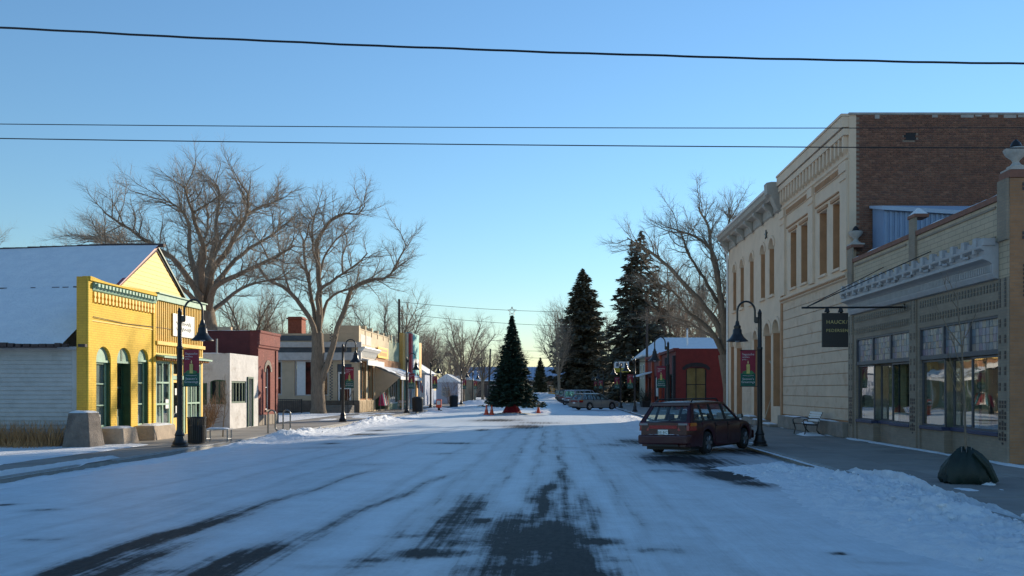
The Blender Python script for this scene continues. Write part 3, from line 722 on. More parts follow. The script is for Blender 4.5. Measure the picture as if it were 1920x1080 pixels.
# ------------------------------------------------------------------ white stucco annex
WX = -14.4
wb = thing('stucco_building', 'low white stucco building with green-framed corner windows beside red brick', 'building', (WX, 38, 0))
fw_ = Frame((WX, 0, 0), (0, 1, 0), (1, 0, 0)); fc = Frame((0, 36.65, 0), (1, 0, 0), (0, -1, 0))
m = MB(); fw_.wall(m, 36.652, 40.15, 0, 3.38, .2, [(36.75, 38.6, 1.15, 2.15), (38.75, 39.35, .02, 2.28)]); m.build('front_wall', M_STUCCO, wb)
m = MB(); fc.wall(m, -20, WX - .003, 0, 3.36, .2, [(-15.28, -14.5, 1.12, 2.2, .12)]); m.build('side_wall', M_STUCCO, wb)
m = MB(); m.box(-20, WX - .21, 36.86, 40.1, 3.0, 3.1); m.build('roof', M_ROOFEDGE, wb)
sash(fw_, wb, 36.75, 38.6, 1.15, 2.15, -.04, M_DKGREEN, M_GLASS_OLD, 5, 1, .08, True, M_DARK, 'window', bdep=.25)
sash(fc, wb, -15.28, -14.5, 1.12, 2.2, -.04, M_DKGREEN, M_GLASS_OLD, 2, 1, .07, True, M_DARK, 'window', bdep=.25)
d = MB(); fw_.box(d, 38.75, 39.35, .02, 2.28, -.19, -.15); d = d.build('door', M_DKGREEN, wb)
q = MB(); fw_.box(q, 38.7, 38.78, .02, 2.36, .003, .06); fw_.box(q, 39.32, 39.4, .02, 2.36, .003, .06); fw_.box(q, 38.78, 39.32, 2.28, 2.36, .003, .06); q.build('door_frame', M_DKGREEN, d)
q = MB(); fc.box(q, -15.6, -15.42, 1.1, 2.05, .002, .06); q.build('shutter', M_DKGREEN, wb)
q = MB(); q.tube([(-15.2, 37.2, 3.3), (-15.2, 37.2, 4.05)], .045, 8); q.build('vent_pipe', M_STEEL, wb)
snowcap(wb, -19.8, WX - .02, 36.68, 40.1, 3.38, .05, seed=7)
# ------------------------------------------------------------------ red brick building
RX = -14.5
rb = thing('red_brick_building', 'narrow dark red brick building with corniced parapet and arched window', 'building', (RX, 41.7, 0))
fr_ = Frame((RX, 0, 0), (0, 1, 0), (1, 0, 0)); frs = Frame((0, 40.3, 0), (1, 0, 0), (0, -1, 0))
AW = (41.45, 42.15, .75, 3.0, .35)
m = MB(); fr_.wall(m, 40.3, 43.2, 0, 4.62, .35, [AW]); rfw = m.build('front_wall', M_REDBRICK, rb)
m = MB(); frs.box(m, -32, RX - .36, 0, 4.62, -.3, 0); m.build('side_wall', M_REDBRICK_S, rb)
m = MB(); m.box(-32, RX - .36, 42.9, 43.19, 0, 4.6); m.build('far_wall', M_REDBRICK_S, rb)
m = MB(); m.box(-32, RX - .36, 40.61, 42.89, 4.1, 4.2); m.build('roof', M_ROOFEDGE, rb)
m = MB(); fr_.profile(m, 40.26, 43.24, [(0.002, 3.78), (.09, 3.84), (.09, 3.92), (.14, 3.96), (.14, 4.5), (.18, 4.55), (.18, 4.66), (-.36, 4.66), (-.36, 4.625), (.002, 4.625)]); m.build('cornice', M_REDBRICK, rfw)
m = MB(); fr_.box(m, 40.3, 40.65, .5, 3.77, .002, .05); fr_.box(m, 42.9, 43.2, .5, 3.77, .002, .05); m.build('pilaster', M_REDBRICK, rfw)
for i in range(6):
    q = MB(); fr_.box(q, 40.3 + i * .485, 40.77 + i * .485, 0, .5 + .02 * (i % 2), .003, .09); q.build('foundation_stone', M_CONC, rfw, bevel=.025)
sash(fr_, rfw, 41.45, 42.15, .75, 3.0, -.12, M_WHITE, M_GLASS_OLD, 1, 2, .05, True, M_CURTAIN, 'window', bdep=.2)
q = MB(); fr_.box(q, 41.38, 42.22, .66, .748, -.05, .07); q.build('sill', M_CONC, rfw)
q = MB(); N = 10
for k in range(N):
    a0 = math.pi * k / N; a1 = math.pi * (k + .9) / N; c = 41.8
    fr_.poly(q, [(c - .37 * math.cos(a0), 2.65 + .37 * math.sin(a0)), (c - .37 * math.cos(a1), 2.65 + .37 * math.sin(a1)), (c - .55 * math.cos(a1), 2.65 + .6 * math.sin(a1)), (c - .55 * math.cos(a0), 2.65 + .6 * math.sin(a0))], .002, .03)
q.build('arch_ring', M_CONC, rfw)
snowcap(rb, -18.5, RX + .1, 40.32, 43.15, 4.66, .05, seed=5)

# ------------------------------------------------------------------ cream corner shop row
CX = -14.8
cb = thing('cream_corner_shop', 'cream stucco corner shop with white bracketed cornice and tan side wall', 'building', (CX, 66, 0))
fcf = Frame((CX, 0, 0), (0, 1, 0), (1, 0, 0)); fcs = Frame((0, 62.3, 0), (1, 0, 0), (0, -1, 0))
m = MB(); fcf.wall(m, 62.6, 73.8, 0, 6.35, .3, [(62.85, 65.0, .95, 3.95), (65.35, 67.6, .95, 3.95), (68.1, 73.5, .05, 3.4)]); cf = m.build('front_wall', M_CREAM, cb)
m = MB(); fcs.wall(m, -32, CX - .001, 0, 6.0, .3, [(-27.5, -25.6, 1.6, 3.9), (-22.0, -20.55, 1.35, 3.95), (-19.6, -16.9 - .15, 1.3, 3.95), (-16.75 + .35, -15.3, .6, 3.7)]); cs = m.build('side_wall', M_CREAM_S, cb)
m = MB(); fcs.box(m, -16.4, CX + .02, 6.002, 6.6, -.3, .02); m.build('parapet_pier', M_CREAM_S, cs)
m = MB(); fcs.box(m, -32, -24.4, 6.002, 6.5, -.3, .01); m.build('parapet_pier', M_CREAM_S, cs)
m = MB(); fcf.box(m, 62.28, 62.75, 3.95, 6.6, .003, .06); m.build('corner_pier', M_CREAM, cf)
for i, u in enumerate((64.6, 66.9, 69.1, 71.4, 73.6)):
    q = MB(); fcf.box(q, u - .13, u + .13, 6.0, 6.75 - .03 * i, -.3, .05); q.build('parapet_pier', M_CREAM, cf)
m = MB(); fcf.box(m, 62.3, 73.8, 6.352, 6.42, -.3, .04); m.build('coping', M_CREAM, cf)
for u0, u1 in ((62.95, 64.45), (64.75, 66.6)):
    q = MB(); fcf.box(q, u0, u1, 5.25, 6.0, .003, .03); q.build('wall_panel', M_GREYTRIM, cf, bevel=.04)
m = MB(); fcf.profile(m, 62.2, 68.0, [(.002, 5.0), (.5, 5.02), (.55, 4.92), (.45, 4.82), (.35, 4.72), (.06, 4.7), (.06, 4.28), (.002, 4.28)]); m.build('cornice', M_WHITE, cf)
for i in range(22):
    u = 62.35 + i * .258
    q = MB(); q.hexa([fcf.P(u, 4.3, .062), fcf.P(u + .09, 4.3, .062), fcf.P(u + .09, 4.3, .1), fcf.P(u, 4.3, .1), fcf.P(u, 4.71, .062), fcf.P(u + .09, 4.71, .062), fcf.P(u + .09, 4.71, .3), fcf.P(u, 4.71, .3)]); q.build('bracket', M_WHITE, cf)
m = MB(); fcf.box(m, 62.2, 68.05, 4.0, 4.2, .002, .25); fcf.profile(m, 62.2, 68.05, [(.002, 4.205), (.8, 4.03), (.8, 4.0), (.252, 4.0), (.252, 4.1)]); m.build('canopy_board', M_GREYTRIM, cf)
m = MB(); fcf.box(m, 62.2, 68.05, 3.62, 3.995, .7, .78); m.build('canopy_fascia', M_WHITE, cf)
for i in range(7):
    q = MB(); fcf.box(q, 62.32 + i * .8, 63.09 + i * .8, 0.02, .93 - .012 * (i % 3), .003, .1 + .02 * (i % 2)); q.build('stone', M_SANDSTONE, cf, bevel=.05)
for (a, b) in ((62.85, 65.0), (65.35, 67.6)):
    sash(fcf, cf, a, b, .95, 3.95, -.05, M_RUST, M_GLASS, 2, 1, .1, True, M_CURTAIN, 'shop_window', bdep=.9)
# recessed striped shopfront under the shingle awning
q = MB(); fcf.box(q, 68.1, 73.5, .03, 3.4, -1.3, -1.2); q.build('shopfront', M_SAGE, cf)
for i in range(6):
    q = MB(); fcf.box(q, 69.2 + i * .72, 69.5 + i * .72, .3, 2.6, -1.198, -1.12); q.build('white_post', M_WHITE, cf)
q = MB(); fcf.box(q, 68.0, 78.7, 3.75, 4.35, .01, .12); q.build('cedar_band', M_RUST, cf)
q = MB(); q.hexa([fcf.P(68.0, 3.62, .01), fcf.P(78.7, 3.62, .01), fcf.P(78.7, 2.75, 2.1), fcf.P(68.0, 2.75, 2.1), fcf.P(68.0, 3.74, .01), fcf.P(78.7, 3.74, .01), fcf.P(78.7, 2.87, 2.1), fcf.P(68.0, 2.87, 2.1)]); aw = q.build('awning', M_AWNING, cb)
q = MB(); fcf.box(q, 68.0, 78.7, 2.6, 2.86, 2.101, 2.16); q.build('awning_fascia', M_WHITE, aw)
q = MB(); q.add([fcf.P(68.0, 3.6, .02), fcf.P(68.0, 2.76, 2.08), fcf.P(68.0, 0.9, .02)], [(0, 1, 2)]); q.build('awning_cheek', M_CREAM_S, aw)
Xa, Ya = np.meshgrid(np.linspace(.02, 2.14, 30), np.linspace(68.0, 78.7, 90))
Za = 3.745 - (Xa - .01) * (.87 / 2.09) - .03 + .09 * sstep(.42, .62, fbm(Xa * 1.3, Ya * .6, 4) + .25 * (1 - Xa / 2.1) )
grid_mesh('awning_snow', Xa, Ya - 66, Za, M_SNOW, None, aw)
for u in (69.5, 72.5, 75.5, 78.3):
    q = MB(); q.tube([fcf.P(u, 0, 2.0), fcf.P(u, 2.75, 2.0)], .06, 8); q.build('awning_post', M_WHITE, aw)
# side elevation trim
m = MB(); fcs.box(m, -32, CX + .3, 4.95, 5.35, .003, .3); fcs.box(m, -32, CX + .3, 3.98, 4.55, .003, .42); m.build('grey_band', M_GREYTRIM, cs)
m = MB(); fcs.box(m, -24, -18.0, 5.45, 5.85, .003, .03); fcs.box(m, -24, CX - .5, 4.56, 4.94, .004, .05); m.build('slate_band', M_DKPANEL, cs)
m = MB(); fcs.box(m, -32, CX + .1, 0, .95, .003, .08); m.build('plinth', mat('brown_plinth', (.16, .12, .09), .9, .3), cs)
sash(fcs, cs, -22.0, -20.55, 1.35, 3.95, -.1, M_GREYTRIM, M_GLASS, 1, 2, .12, True, M_DARK, 'window')
sash(fcs, cs, -19.6, -17.05, 1.3, 3.95, -.1, M_GREYTRIM, M_GLASS, 1, 1, .1, True, M_DARK, 'window')
q = MB(); fcs.box(q, -19.45, -18.8, 1.35, 3.9, -.1, -.06); q.build('shutter_panel', M_WHITE, cs)
sash(fcs, cs, -27.5, -25.6, 1.6, 3.9, -.1, M_GREYTRIM, M_GLASS, 2, 2, .1, True, M_DARK, 'window')
d = sash(fcs, cs, -16.35, -15.35, .62, 3.1, -.08, M_WHITE, M_GLASS, 1, 2, .14, True, M_DARK, 'door', bdep=.6)
q = MB(); fcs.box(q, -16.4, -15.3, 3.1, 3.7, -.2, -.1); q.build('door_transom', M_DKPANEL, cs)
for i in range(4):
    q = MB(); q.box(-17.0, -15.0, 61.0 + i * .3 - .6, 62.2, .003 + i * .15, .15 + i * .15); q.build('step', M_CONC, cs)
chq = MB()
for i in range(26):
    for j in range(2):
        fcs.box(chq, -16.95 + j * .12, -16.85 + j * .12, 1.0 + i * .22 + j * .11, 1.1 + i * .22 + j * .11, .003, .02)
chq.build('quoin_brick', M_DKPANEL, cs)['kind'] = 'stuff'
q = MB(); q.box(-21.3, -20.2, 66, 67.1, 5.9, 7.6); q.box(-21.4, -20.1, 65.9, 67.2, 7.4, 7.5); q.build('chimney', M_BRICKCHIM, cb)
q = MB(); q.box(-32, CX - .31, 62.61, 90, 5.6, 5.75); q.build('roof', M_ROOFEDGE, cb)
for xx in (-15.05, -17.1):
    q = MB(); q.tube([(xx, 60.2, .0), (xx, 60.2, 1.0), (xx, 61.9, 1.75)], .03, 6); q.tube([(xx, 61.8, .6), (xx, 61.8, 1.7)], .03, 6); q.build('stair_rail', M_BLACK, cs)
# sign on the cream front
sg = thing('yellow_shop_sign', 'bright yellow sign board on the cream front above the awning', 'sign', (CX, 70, 4.5))
q = MB(); fcf.box(q, 68.45, 72.6, 4.42, 5.35, .13, .19); q.build('board', mat('sign_yellow', (.78, .45, .02), .5, .08), sg, bevel=.02)
q = MB(); fcf.box(q, 68.9, 72.1, 5.02, 5.2, .192, .2); q.build('upper_line', mat('sign_orange', (.55, .2, .08), .6, .1), sg)
q = MB()
for i in range(9): fcf.box(q, 69.0 + i * .34, 69.24 + i * .34, 4.62, 4.92, .192, .2)
q.build('lettering', mat('sign_brown', (.45, .22, .02), .6, .1), sg)
# green section and striped building
gb = thing('sage_shop', 'sage green boarded shop between cream shop and striped panels', 'building', (CX, 76, 0))
m = MB(); fcf.wall(m, 73.82, 78.7, 0, 6.2, .25, [(74.3, 78.2, .5, 2.7)]); gf = m.build('front_wall', M_SAGE, gb)
sash(fcf, gf, 74.3, 78.2, .5, 2.7, -.06, M_WHITE, M_GLASS, 4, 1, .1, True, M_DARK, 'shop_window')
for u in (74.8, 76.6): q = MB(); fcf.box(q, u, u + .16, 6.0, 6.75, -.2, .04); q.build('parapet_post', M_CREAM, gf)
q = MB(); fcf.box(q, 74.0, 78.4, 6.0, 7.2, -3.0, -2.4); q.build('roof_box', M_DKPANEL, gb)
sb = thing('striped_building', 'shopfront with tall teal, red and orange vertical panels', 'building', (CX, 83, 0))
m = MB(); m.box(-24, CX, 78.75, 88, 0, 5.2); m.build('wall', M_SAGE, sb)
for (a, b, z0, z1, p, mm) in ((78.72, 79.9, 2.9, 7.2, .35, M_ORANGE), (80.0, 80.9, 2.9, 7.25, .5, M_CREAM), (81.0, 81.9, 2.8, 7.3, .75, M_RED), (82.0, 86.6, 4.9, 7.45, .6, M_TEAL), (82.0, 86.6, 3.95, 4.895, .6, M_WHITE), (82.0, 86.6, 2.8, 3.945, .6, M_TEAL), (86.7, 88.2, 2.4, 6.7, .6, M_ORANGE)):
    q = MB(); fcf.box(q, a, b, z0, z1, .005, p); q.build('panel', mm, sb, bevel=.02)
for (a, b, mm) in ((79.0, 79.5, M_ORANGE), (82.0, 82.4, M_TEAL), (84.4, 84.8, M_WHITE), (86.9, 87.6, M_ORANGE)):
    q = MB(); fcf.box(q, a, b, 0, 2.8, .005, .3); q.build('post', mm, sb)
sash(fcf, sb, 82.5, 84.3, .4, 2.6, .06, M_RED, M_GLASS, 2, 1, .1, True, M_DARK, 'shop_window', bdep=.05)
# pale sheds further along the left side
def shed(name, label, x0, x1, y0, y1, h, rise, mw, mr, win=()):
    t_ = thing(name, label, 'building', ((x0 + x1) / 2, y0, 0))
    MB().box(x0, x1, y0, y1, 0, h).build('wall', mw, t_)
    ym = (y0 + y1) / 2; xm = (x0 + x1) / 2; e = .35
    MB().prism([(x0 - e, y0 - e, h + .01), (x1 + e, y0 - e, h + .01), (xm, y0 - e, h + rise)], (0, y1 - y0 + 2 * e, 0)).build('roof', mr, t_)
    for (a, b, c, d_) in win:
        f_ = Frame((0, y0, 0), (1, 0, 0), (0, -1, 0)); sash(f_, t_, a, b, c, d_, .05, M_GREYTRIM, M_GLASS, 2, 2, .1, True, M_DARK, 'window', bdep=.052)
    return t_
shed('blue_shed', 'pale blue-grey shed behind the flag past the striped panels', -19.5, -14.6, 93, 100, 3.6, 1.9, mat('blue_siding', (.33, .38, .50), .8, .1), M_SNOW, [(-17.8, -16.4, 1.0, 2.5)])
shed('pale_cottage', 'small pale cottage with snowy roof beside bare shrubs', -15.2, -12.4, 106, 111, 2.7, 1.1, mat('pale_siding', (.42, .46, .55), .8, .1), M_SNOW, [(-14.5, -13.4, .9, 2.1)])
shed('tan_cottage', 'small tan cottage wall far down the left pavement', -15.5, -12.2, 122, 128, 3.2, .8, mat('tan_siding', (.40, .34, .24), .8, .1), M_SNOW)
# ------------------------------------------------------------------ right side materials
M_TANBRICK = brick_mat('tan_brick', (0.31, 0.25, 0.185), (0.275, 0.22, 0.165), (0.25, 0.21, 0.17), 'y', 0.21, 0.07, 0.007, 0.45, 0.2)
M_GREYBRICK = brick_mat('pale_glazed_brick', (0.50, 0.40, 0.28), (0.46, 0.37, 0.26), (0.28, 0.235, 0.175), 'y', 0.42, 0.14, 0.009, 0.5, 0.14)
M_ORBRICK = brick_mat('orange_tan_brick', (0.40, 0.20, 0.095), (0.35, 0.175, 0.085), (0.30, 0.195, 0.125), 'x', 0.21, 0.07, 0.007, 0.45, 0.22)
M_ACCENT = mat('dark_glazed_brick', (0.045, 0.035, 0.034), 0.35, 0.4, 9, 0.2)
M_LTIN = mat('painted_tin', (0.36, 0.36, 0.37), 0.5, 0.12, 4, 0.15, dirt_or_shade=(0.42, 0.34, 0.29), dscale=1.4, damt=0.5)
M_NAVY = mat('navy_sill', (0.035, 0.045, 0.10), 0.45, 0.2)
M_TERRA = mat('terracotta_cap', (0.20, 0.085, 0.055), 0.7, 0.25)
M_URN = mat('urn_stone', (0.40, 0.38, 0.35), 0.8, 0.2, 5, 0.3)
M_SAND = mat('sand_painted_wall', (0.69, 0.53, 0.385), 0.85, 0.07, 1.3, 0.3, dirt_or_shade=(0.52, 0.37, 0.26), dscale=0.9, damt=0.45)
M_SANDBLOCK = mat('sand_painted_stone', (0.62, 0.475, 0.345), 0.9, 0.09, 1.6, 0.55, dirt_or_shade=(0.42, 0.25, 0.16), dscale=1.5, damt=0.55, bdist=0.03)
M_SANDDK = mat('brown_reveal', (0.42, 0.225, 0.115), 0.8, 0.15, 2, 0.2)
M_BOARD = mat('grey_boarding', (0.42, 0.335, 0.24), 0.8, 0.12, 2, 0.2)
M_TINGREY = mat('cornice_tin', (0.34, 0.31, 0.27), 0.55, 0.15, 3, 0.2, dirt_or_shade=(0.44, 0.38, 0.31), dscale=2, damt=0.5)
M_BLUEMETAL = mat('blue_ribbed_metal', (0.20, 0.30, 0.46), 0.4, 0.08, 3, 0.05)
M_MORTAR = mat('mortar', (0.22, 0.17, 0.135), 0.95, 0.2, 8, 0.4)
M_BK = [mat('brick_red_%d' % i, c, 0.9, 0.35, 7, 0.6, dirt_or_shade=(0.12, 0.065, 0.05), dscale=3, damt=.6) for i, c in enumerate(((0.19, 0.088, 0.058), (0.165, 0.076, 0.052), (0.225, 0.11, 0.072), (0.135, 0.066, 0.05)))]

M_ROOM_ = mat('gallery_wall', (0.6, 0.52, 0.4), 0.9, 0.2)
M_PLATE = glass_mat('plate_glass', (.8, .88, .86), 1.0, .10, .9, 3.5)
SX = 10.7
Yr_ = lambda px: SX * F / (px - 1040)
fsx = Frame((SX, 0, 0), (0, 1, 0), (-1, 0, 0))
# ------------------------------------------------------------------ decorated brick shop, right
sp = thing('brick_art_shop', 'tan brick shop with tin cornice, urns, dark brick inlay and wide display windows', 'building', (SX, 24.7, 0))
Y0, Y1 = 19.45, 30.02
WA = (19.95, 24.25); WB = (24.95, 29.35)
m = MB(); fsx.wall(m, Y0, Y1, 0, 4.42, .3, [(WA[0], WA[1], 0.02, 3.56), (WB[0], WB[1], .02, 3.56)]); sf = m.build('front_wall', M_TANBRICK, sp)
m = MB(); fsx.box(m, Y0, Y1, 4.422, 6.3, -.3, 0); m.build('parapet', M_GREYBRICK, sf)
for (a, b) in ((20.1, 24.3), (25.2, 29.4)):
    q = MB(); fsx.box(q, a - .06, b + .06, 5.42, 5.47, .002, .03); fsx.box(q, a - .06, b + .06, 6.14, 6.2, .002, .03); q.build('panel_border', M_TANBRICK, sf)
m = MB(); fsx.box(m, Y0 + .4, Y1 - .4, 6.302, 6.44, -.34, .05); m.build('coping', M_TERRA, sp)
_o0 = origin_of(sp)
Xs, Ys = np.meshgrid(np.linspace(SX - .05, SX + .33, 14), np.linspace(Y0 + .4, Y1 - .4, 160))
grid_mesh('coping_snow', Xs - _o0.x, Ys - _o0.y, 6.43 + .07 * sstep(0, .5, np.minimum(Xs - SX + .05, SX + .33 - Xs) / .19) * (.3 + 1.1 * fbm(Xs * 3, Ys * 1.5, 4)) , M_SNOW, None, sp)
# side wall facing the camera
fss = Frame((0, Y0, 0), (1, 0, 0), (0, -1, 0))
m = MB(); fss.box(m, SX + .003, 26, 0, 6.74, -.3, .006); m.build('side_wall', M_ORBRICK, sp)
m = MB(); fss.box(m, SX - .01, SX + .75, 6.75, 6.93, -.45, .03); m.build('corner_cap', M_TERRA, sp)
piers = [(Y0, Y0 + .42, 6.74), (24.4, 24.82, 6.85), (29.58, 30.02, 6.85)]
for i, (a, b, zt) in enumerate(piers):
    q = MB(); fsx.box(q, a + .001, b - .001, 0.0, 4.4, .002, .045); fsx.box(q, a + .001, b - .001, 5.3, zt, .002, .07); q.build('pier', M_TANBRICK, sp)
    if i: q = MB(); fsx.box(q, a - .03, b + .03, zt + .002, zt + .1, -.34, .1); q.build('pier_cap', M_TERRA, sp)
q = MB(); q.frustum(SX + .12, 24.61, 6.955, 7.16, .42, .42, .05, .05); q.build('pier_snow', M_SNOW, sp)
for (cx, cy, z0, sc) in ((SX + .26, Y0 + .2, 6.935, 1.0), (SX + .15, 29.8, 6.955, 0.92)):
    u_ = thing('stone_urn', 'stone urn on the near corner of the brick shop parapet' if cy < 22 else 'stone urn on the far parapet pier against dark brick', 'urn', (cx, cy, z0), 'parapet urns')
    pr = [(.2, 0), (.2, .06), (.13, .09), (.07, .17), (.09, .22), (.22, .34), (.27, .44), (.28, .47), (.25, .49), (.1, .5)]
    MB().box(cx - .24, cx + .24, cy - .24, cy + .24, z0, z0 + .05).lathe(cx, cy, [(r * sc, z * sc + z0 + .05) for r, z in pr], 20).build('bowl', M_URN, u_, smooth=True)
    MB().lathe(cx, cy, [(.09 * sc, z0 + .54 * sc), (.13 * sc, z0 + .6 * sc), (.1 * sc, z0 + .68 * sc), (.03 * sc, z0 + .76 * sc)], 12).build('finial', M_BLACK, u_, smooth=True)
# tin cornice
cz = thing
prof = [(.002, 4.42), (.10, 4.44), (.14, 4.52), (.16, 4.56), (.16, 4.78), (.24, 4.84), (.40, 4.9), (.40, 4.98), (.34, 5.0), (.36, 5.1), (.46, 5.16), (.47, 5.22), (.12, 5.3), (.002, 5.3)]
m = MB(); fsx.profile(m, 19.9, 29.75, prof); tc = m.build('tin_cornice', M_LTIN, sp, bevel=.01)
for i in range(17):
    u = 20.15 + i * .585
    q = MB(); fsx.box(q, u, u + .16, 5.225, 5.45, .30, .44); fsx.box(q, u + .03, u + .13, 5.05, 5.16, .37, .47); q.build('cresting_block', M_LTIN, tc, bevel=.012)
    if i < 16:
        q = MB(); fsx.poly(q, [(u + .165, 5.225), (u + .58, 5.225), (u + .58, 5.42), (u + .48, 5.36), (u + .37, 5.335), (u + .26, 5.36), (u + .165, 5.42)], .33, .37); q.build('cresting_panel', M_LTIN, tc)
fl = MB()
for i in range(110):
    u = 19.95 + i * .0885
    fsx.box(fl, u, u + .045, 4.6, 4.76, .161, .185)
fl.build('fluting', M_LTIN, tc)['kind'] = 'stuff'
q = MB(); fsx.box(q, 19.86, 20.3, 5.225, 5.4, .1, .40); q.build('cornice_end', M_LTIN, tc, bevel=.012)
for i in range(9):
    u = 20.6 + i * 1.1
    q = MB(); q.tube([fsx.P(u, 5.04, .38), fsx.P(u + .12, 5.03, .46)], .04, 8); q.build('rosette', M_LTIN, tc)
# inlaid dark bricks
acc = []
def acc_add(u, z, w=.075, h=.085, side=False): acc.append((u, z, w, h, side))
for (a, b) in ((Y0 + .5, 24.35), (24.85, Y1 - .45)):
    n = int((b - a) / .155)
    for i in range(n):
        for zz in (4.14, 4.245, 3.72, 3.825): acc_add(a + i * .155, zz)
for (a, b) in ((Y0 + .06, Y0 + .3), (24.46, 24.7), (29.62, 29.86)):
    for i in range(7):
        acc_add(a, 3.75 + i * .085 if False else 3.72 + i * .1); acc_add(b, 3.72 + i * .1)
    for i in range(5):
        z = 3.35 - i * .38
        for dz in (0, -.105): acc_add(a, z + dz); acc_add(b, z + dz)
    for i in range(4):
        z = 1.42 - i * .26
        for dz in (0, -.1):
            for uu in (a, (a + b) / 2, b): acc_add(uu, z + dz, .065, .075)
        acc_add((a + b) / 2, z - .19, .06, .05)
    for (k, zz) in ((3, 6.3), (2, 6.05), (1, 5.8)):
        for j in range(k):
            for dz in (0, -.09): acc_add(a + .02 + j * .11 + (3 - k) * .055, zz + dz, .07, .07)
for i in range(9):
    z = 4.3 - i * .1 if i < 7 else 0
for i in range(14):
    z = 3.5 - i * .4 + .3
    if z > .4:
        for dz in (0, -.11): acc_add(11.05, z + dz, .2, .085, True)
for i in range(8): acc_add(11.02, 3.95 + i * .1, .22, .06, True)
for (xx, zz) in ((11.0, 6.45), (11.45, 6.45), (11.25, 6.1), (11.6, 5.75), (11.0, 5.3)):
    for dz in (0, .1): acc_add(xx, zz + dz, .2, .08, True)
am = {}
rest = MB()
acc.sort(key=lambda a: a[0] if not a[4] else 18)
for i, (u, z, w, h, side) in enumerate(acc):
    fr0 = fss if side else fsx
    if i >= 300:
        fr0.box(rest, u, u + w, z, z + h, .046, .056); continue
    key = (w, h, side)
    c = fr0.P(u, z, .046 if not side and (u < 19.9 or 24.3 < u < 24.85 or u > 29.5) else .003)
    if side: c = fr0.P(u, z, .0065)
    if key not in am:
        me = bpy.data.meshes.new('inlay_brick')
        e = (Vector((0, w, 0)), Vector((0, 0, h)), Vector((-.012, 0, 0))) if not side else (Vector((w, 0, 0)), Vector((0, 0, h)), Vector((0, -.012, 0)))
        p = [Vector((0, 0, 0)), e[0], e[0] + e[1], e[1]]
        me.from_pydata([tuple(x) for x in p + [x + e[2] for x in p]], [], [(0, 1, 2, 3), (4, 5, 6, 7), (0, 1, 5, 4), (1, 2, 6, 5), (2, 3, 7, 6), (3, 0, 4, 7)])
        am[key] = me
    o = link_mesh('inlay_brick', am[key], M_ACCENT, sp); o.location = c - _o0
if rest.v: rest.build('inlay_bricks', M_ACCENT, sp)['kind'] = 'stuff'
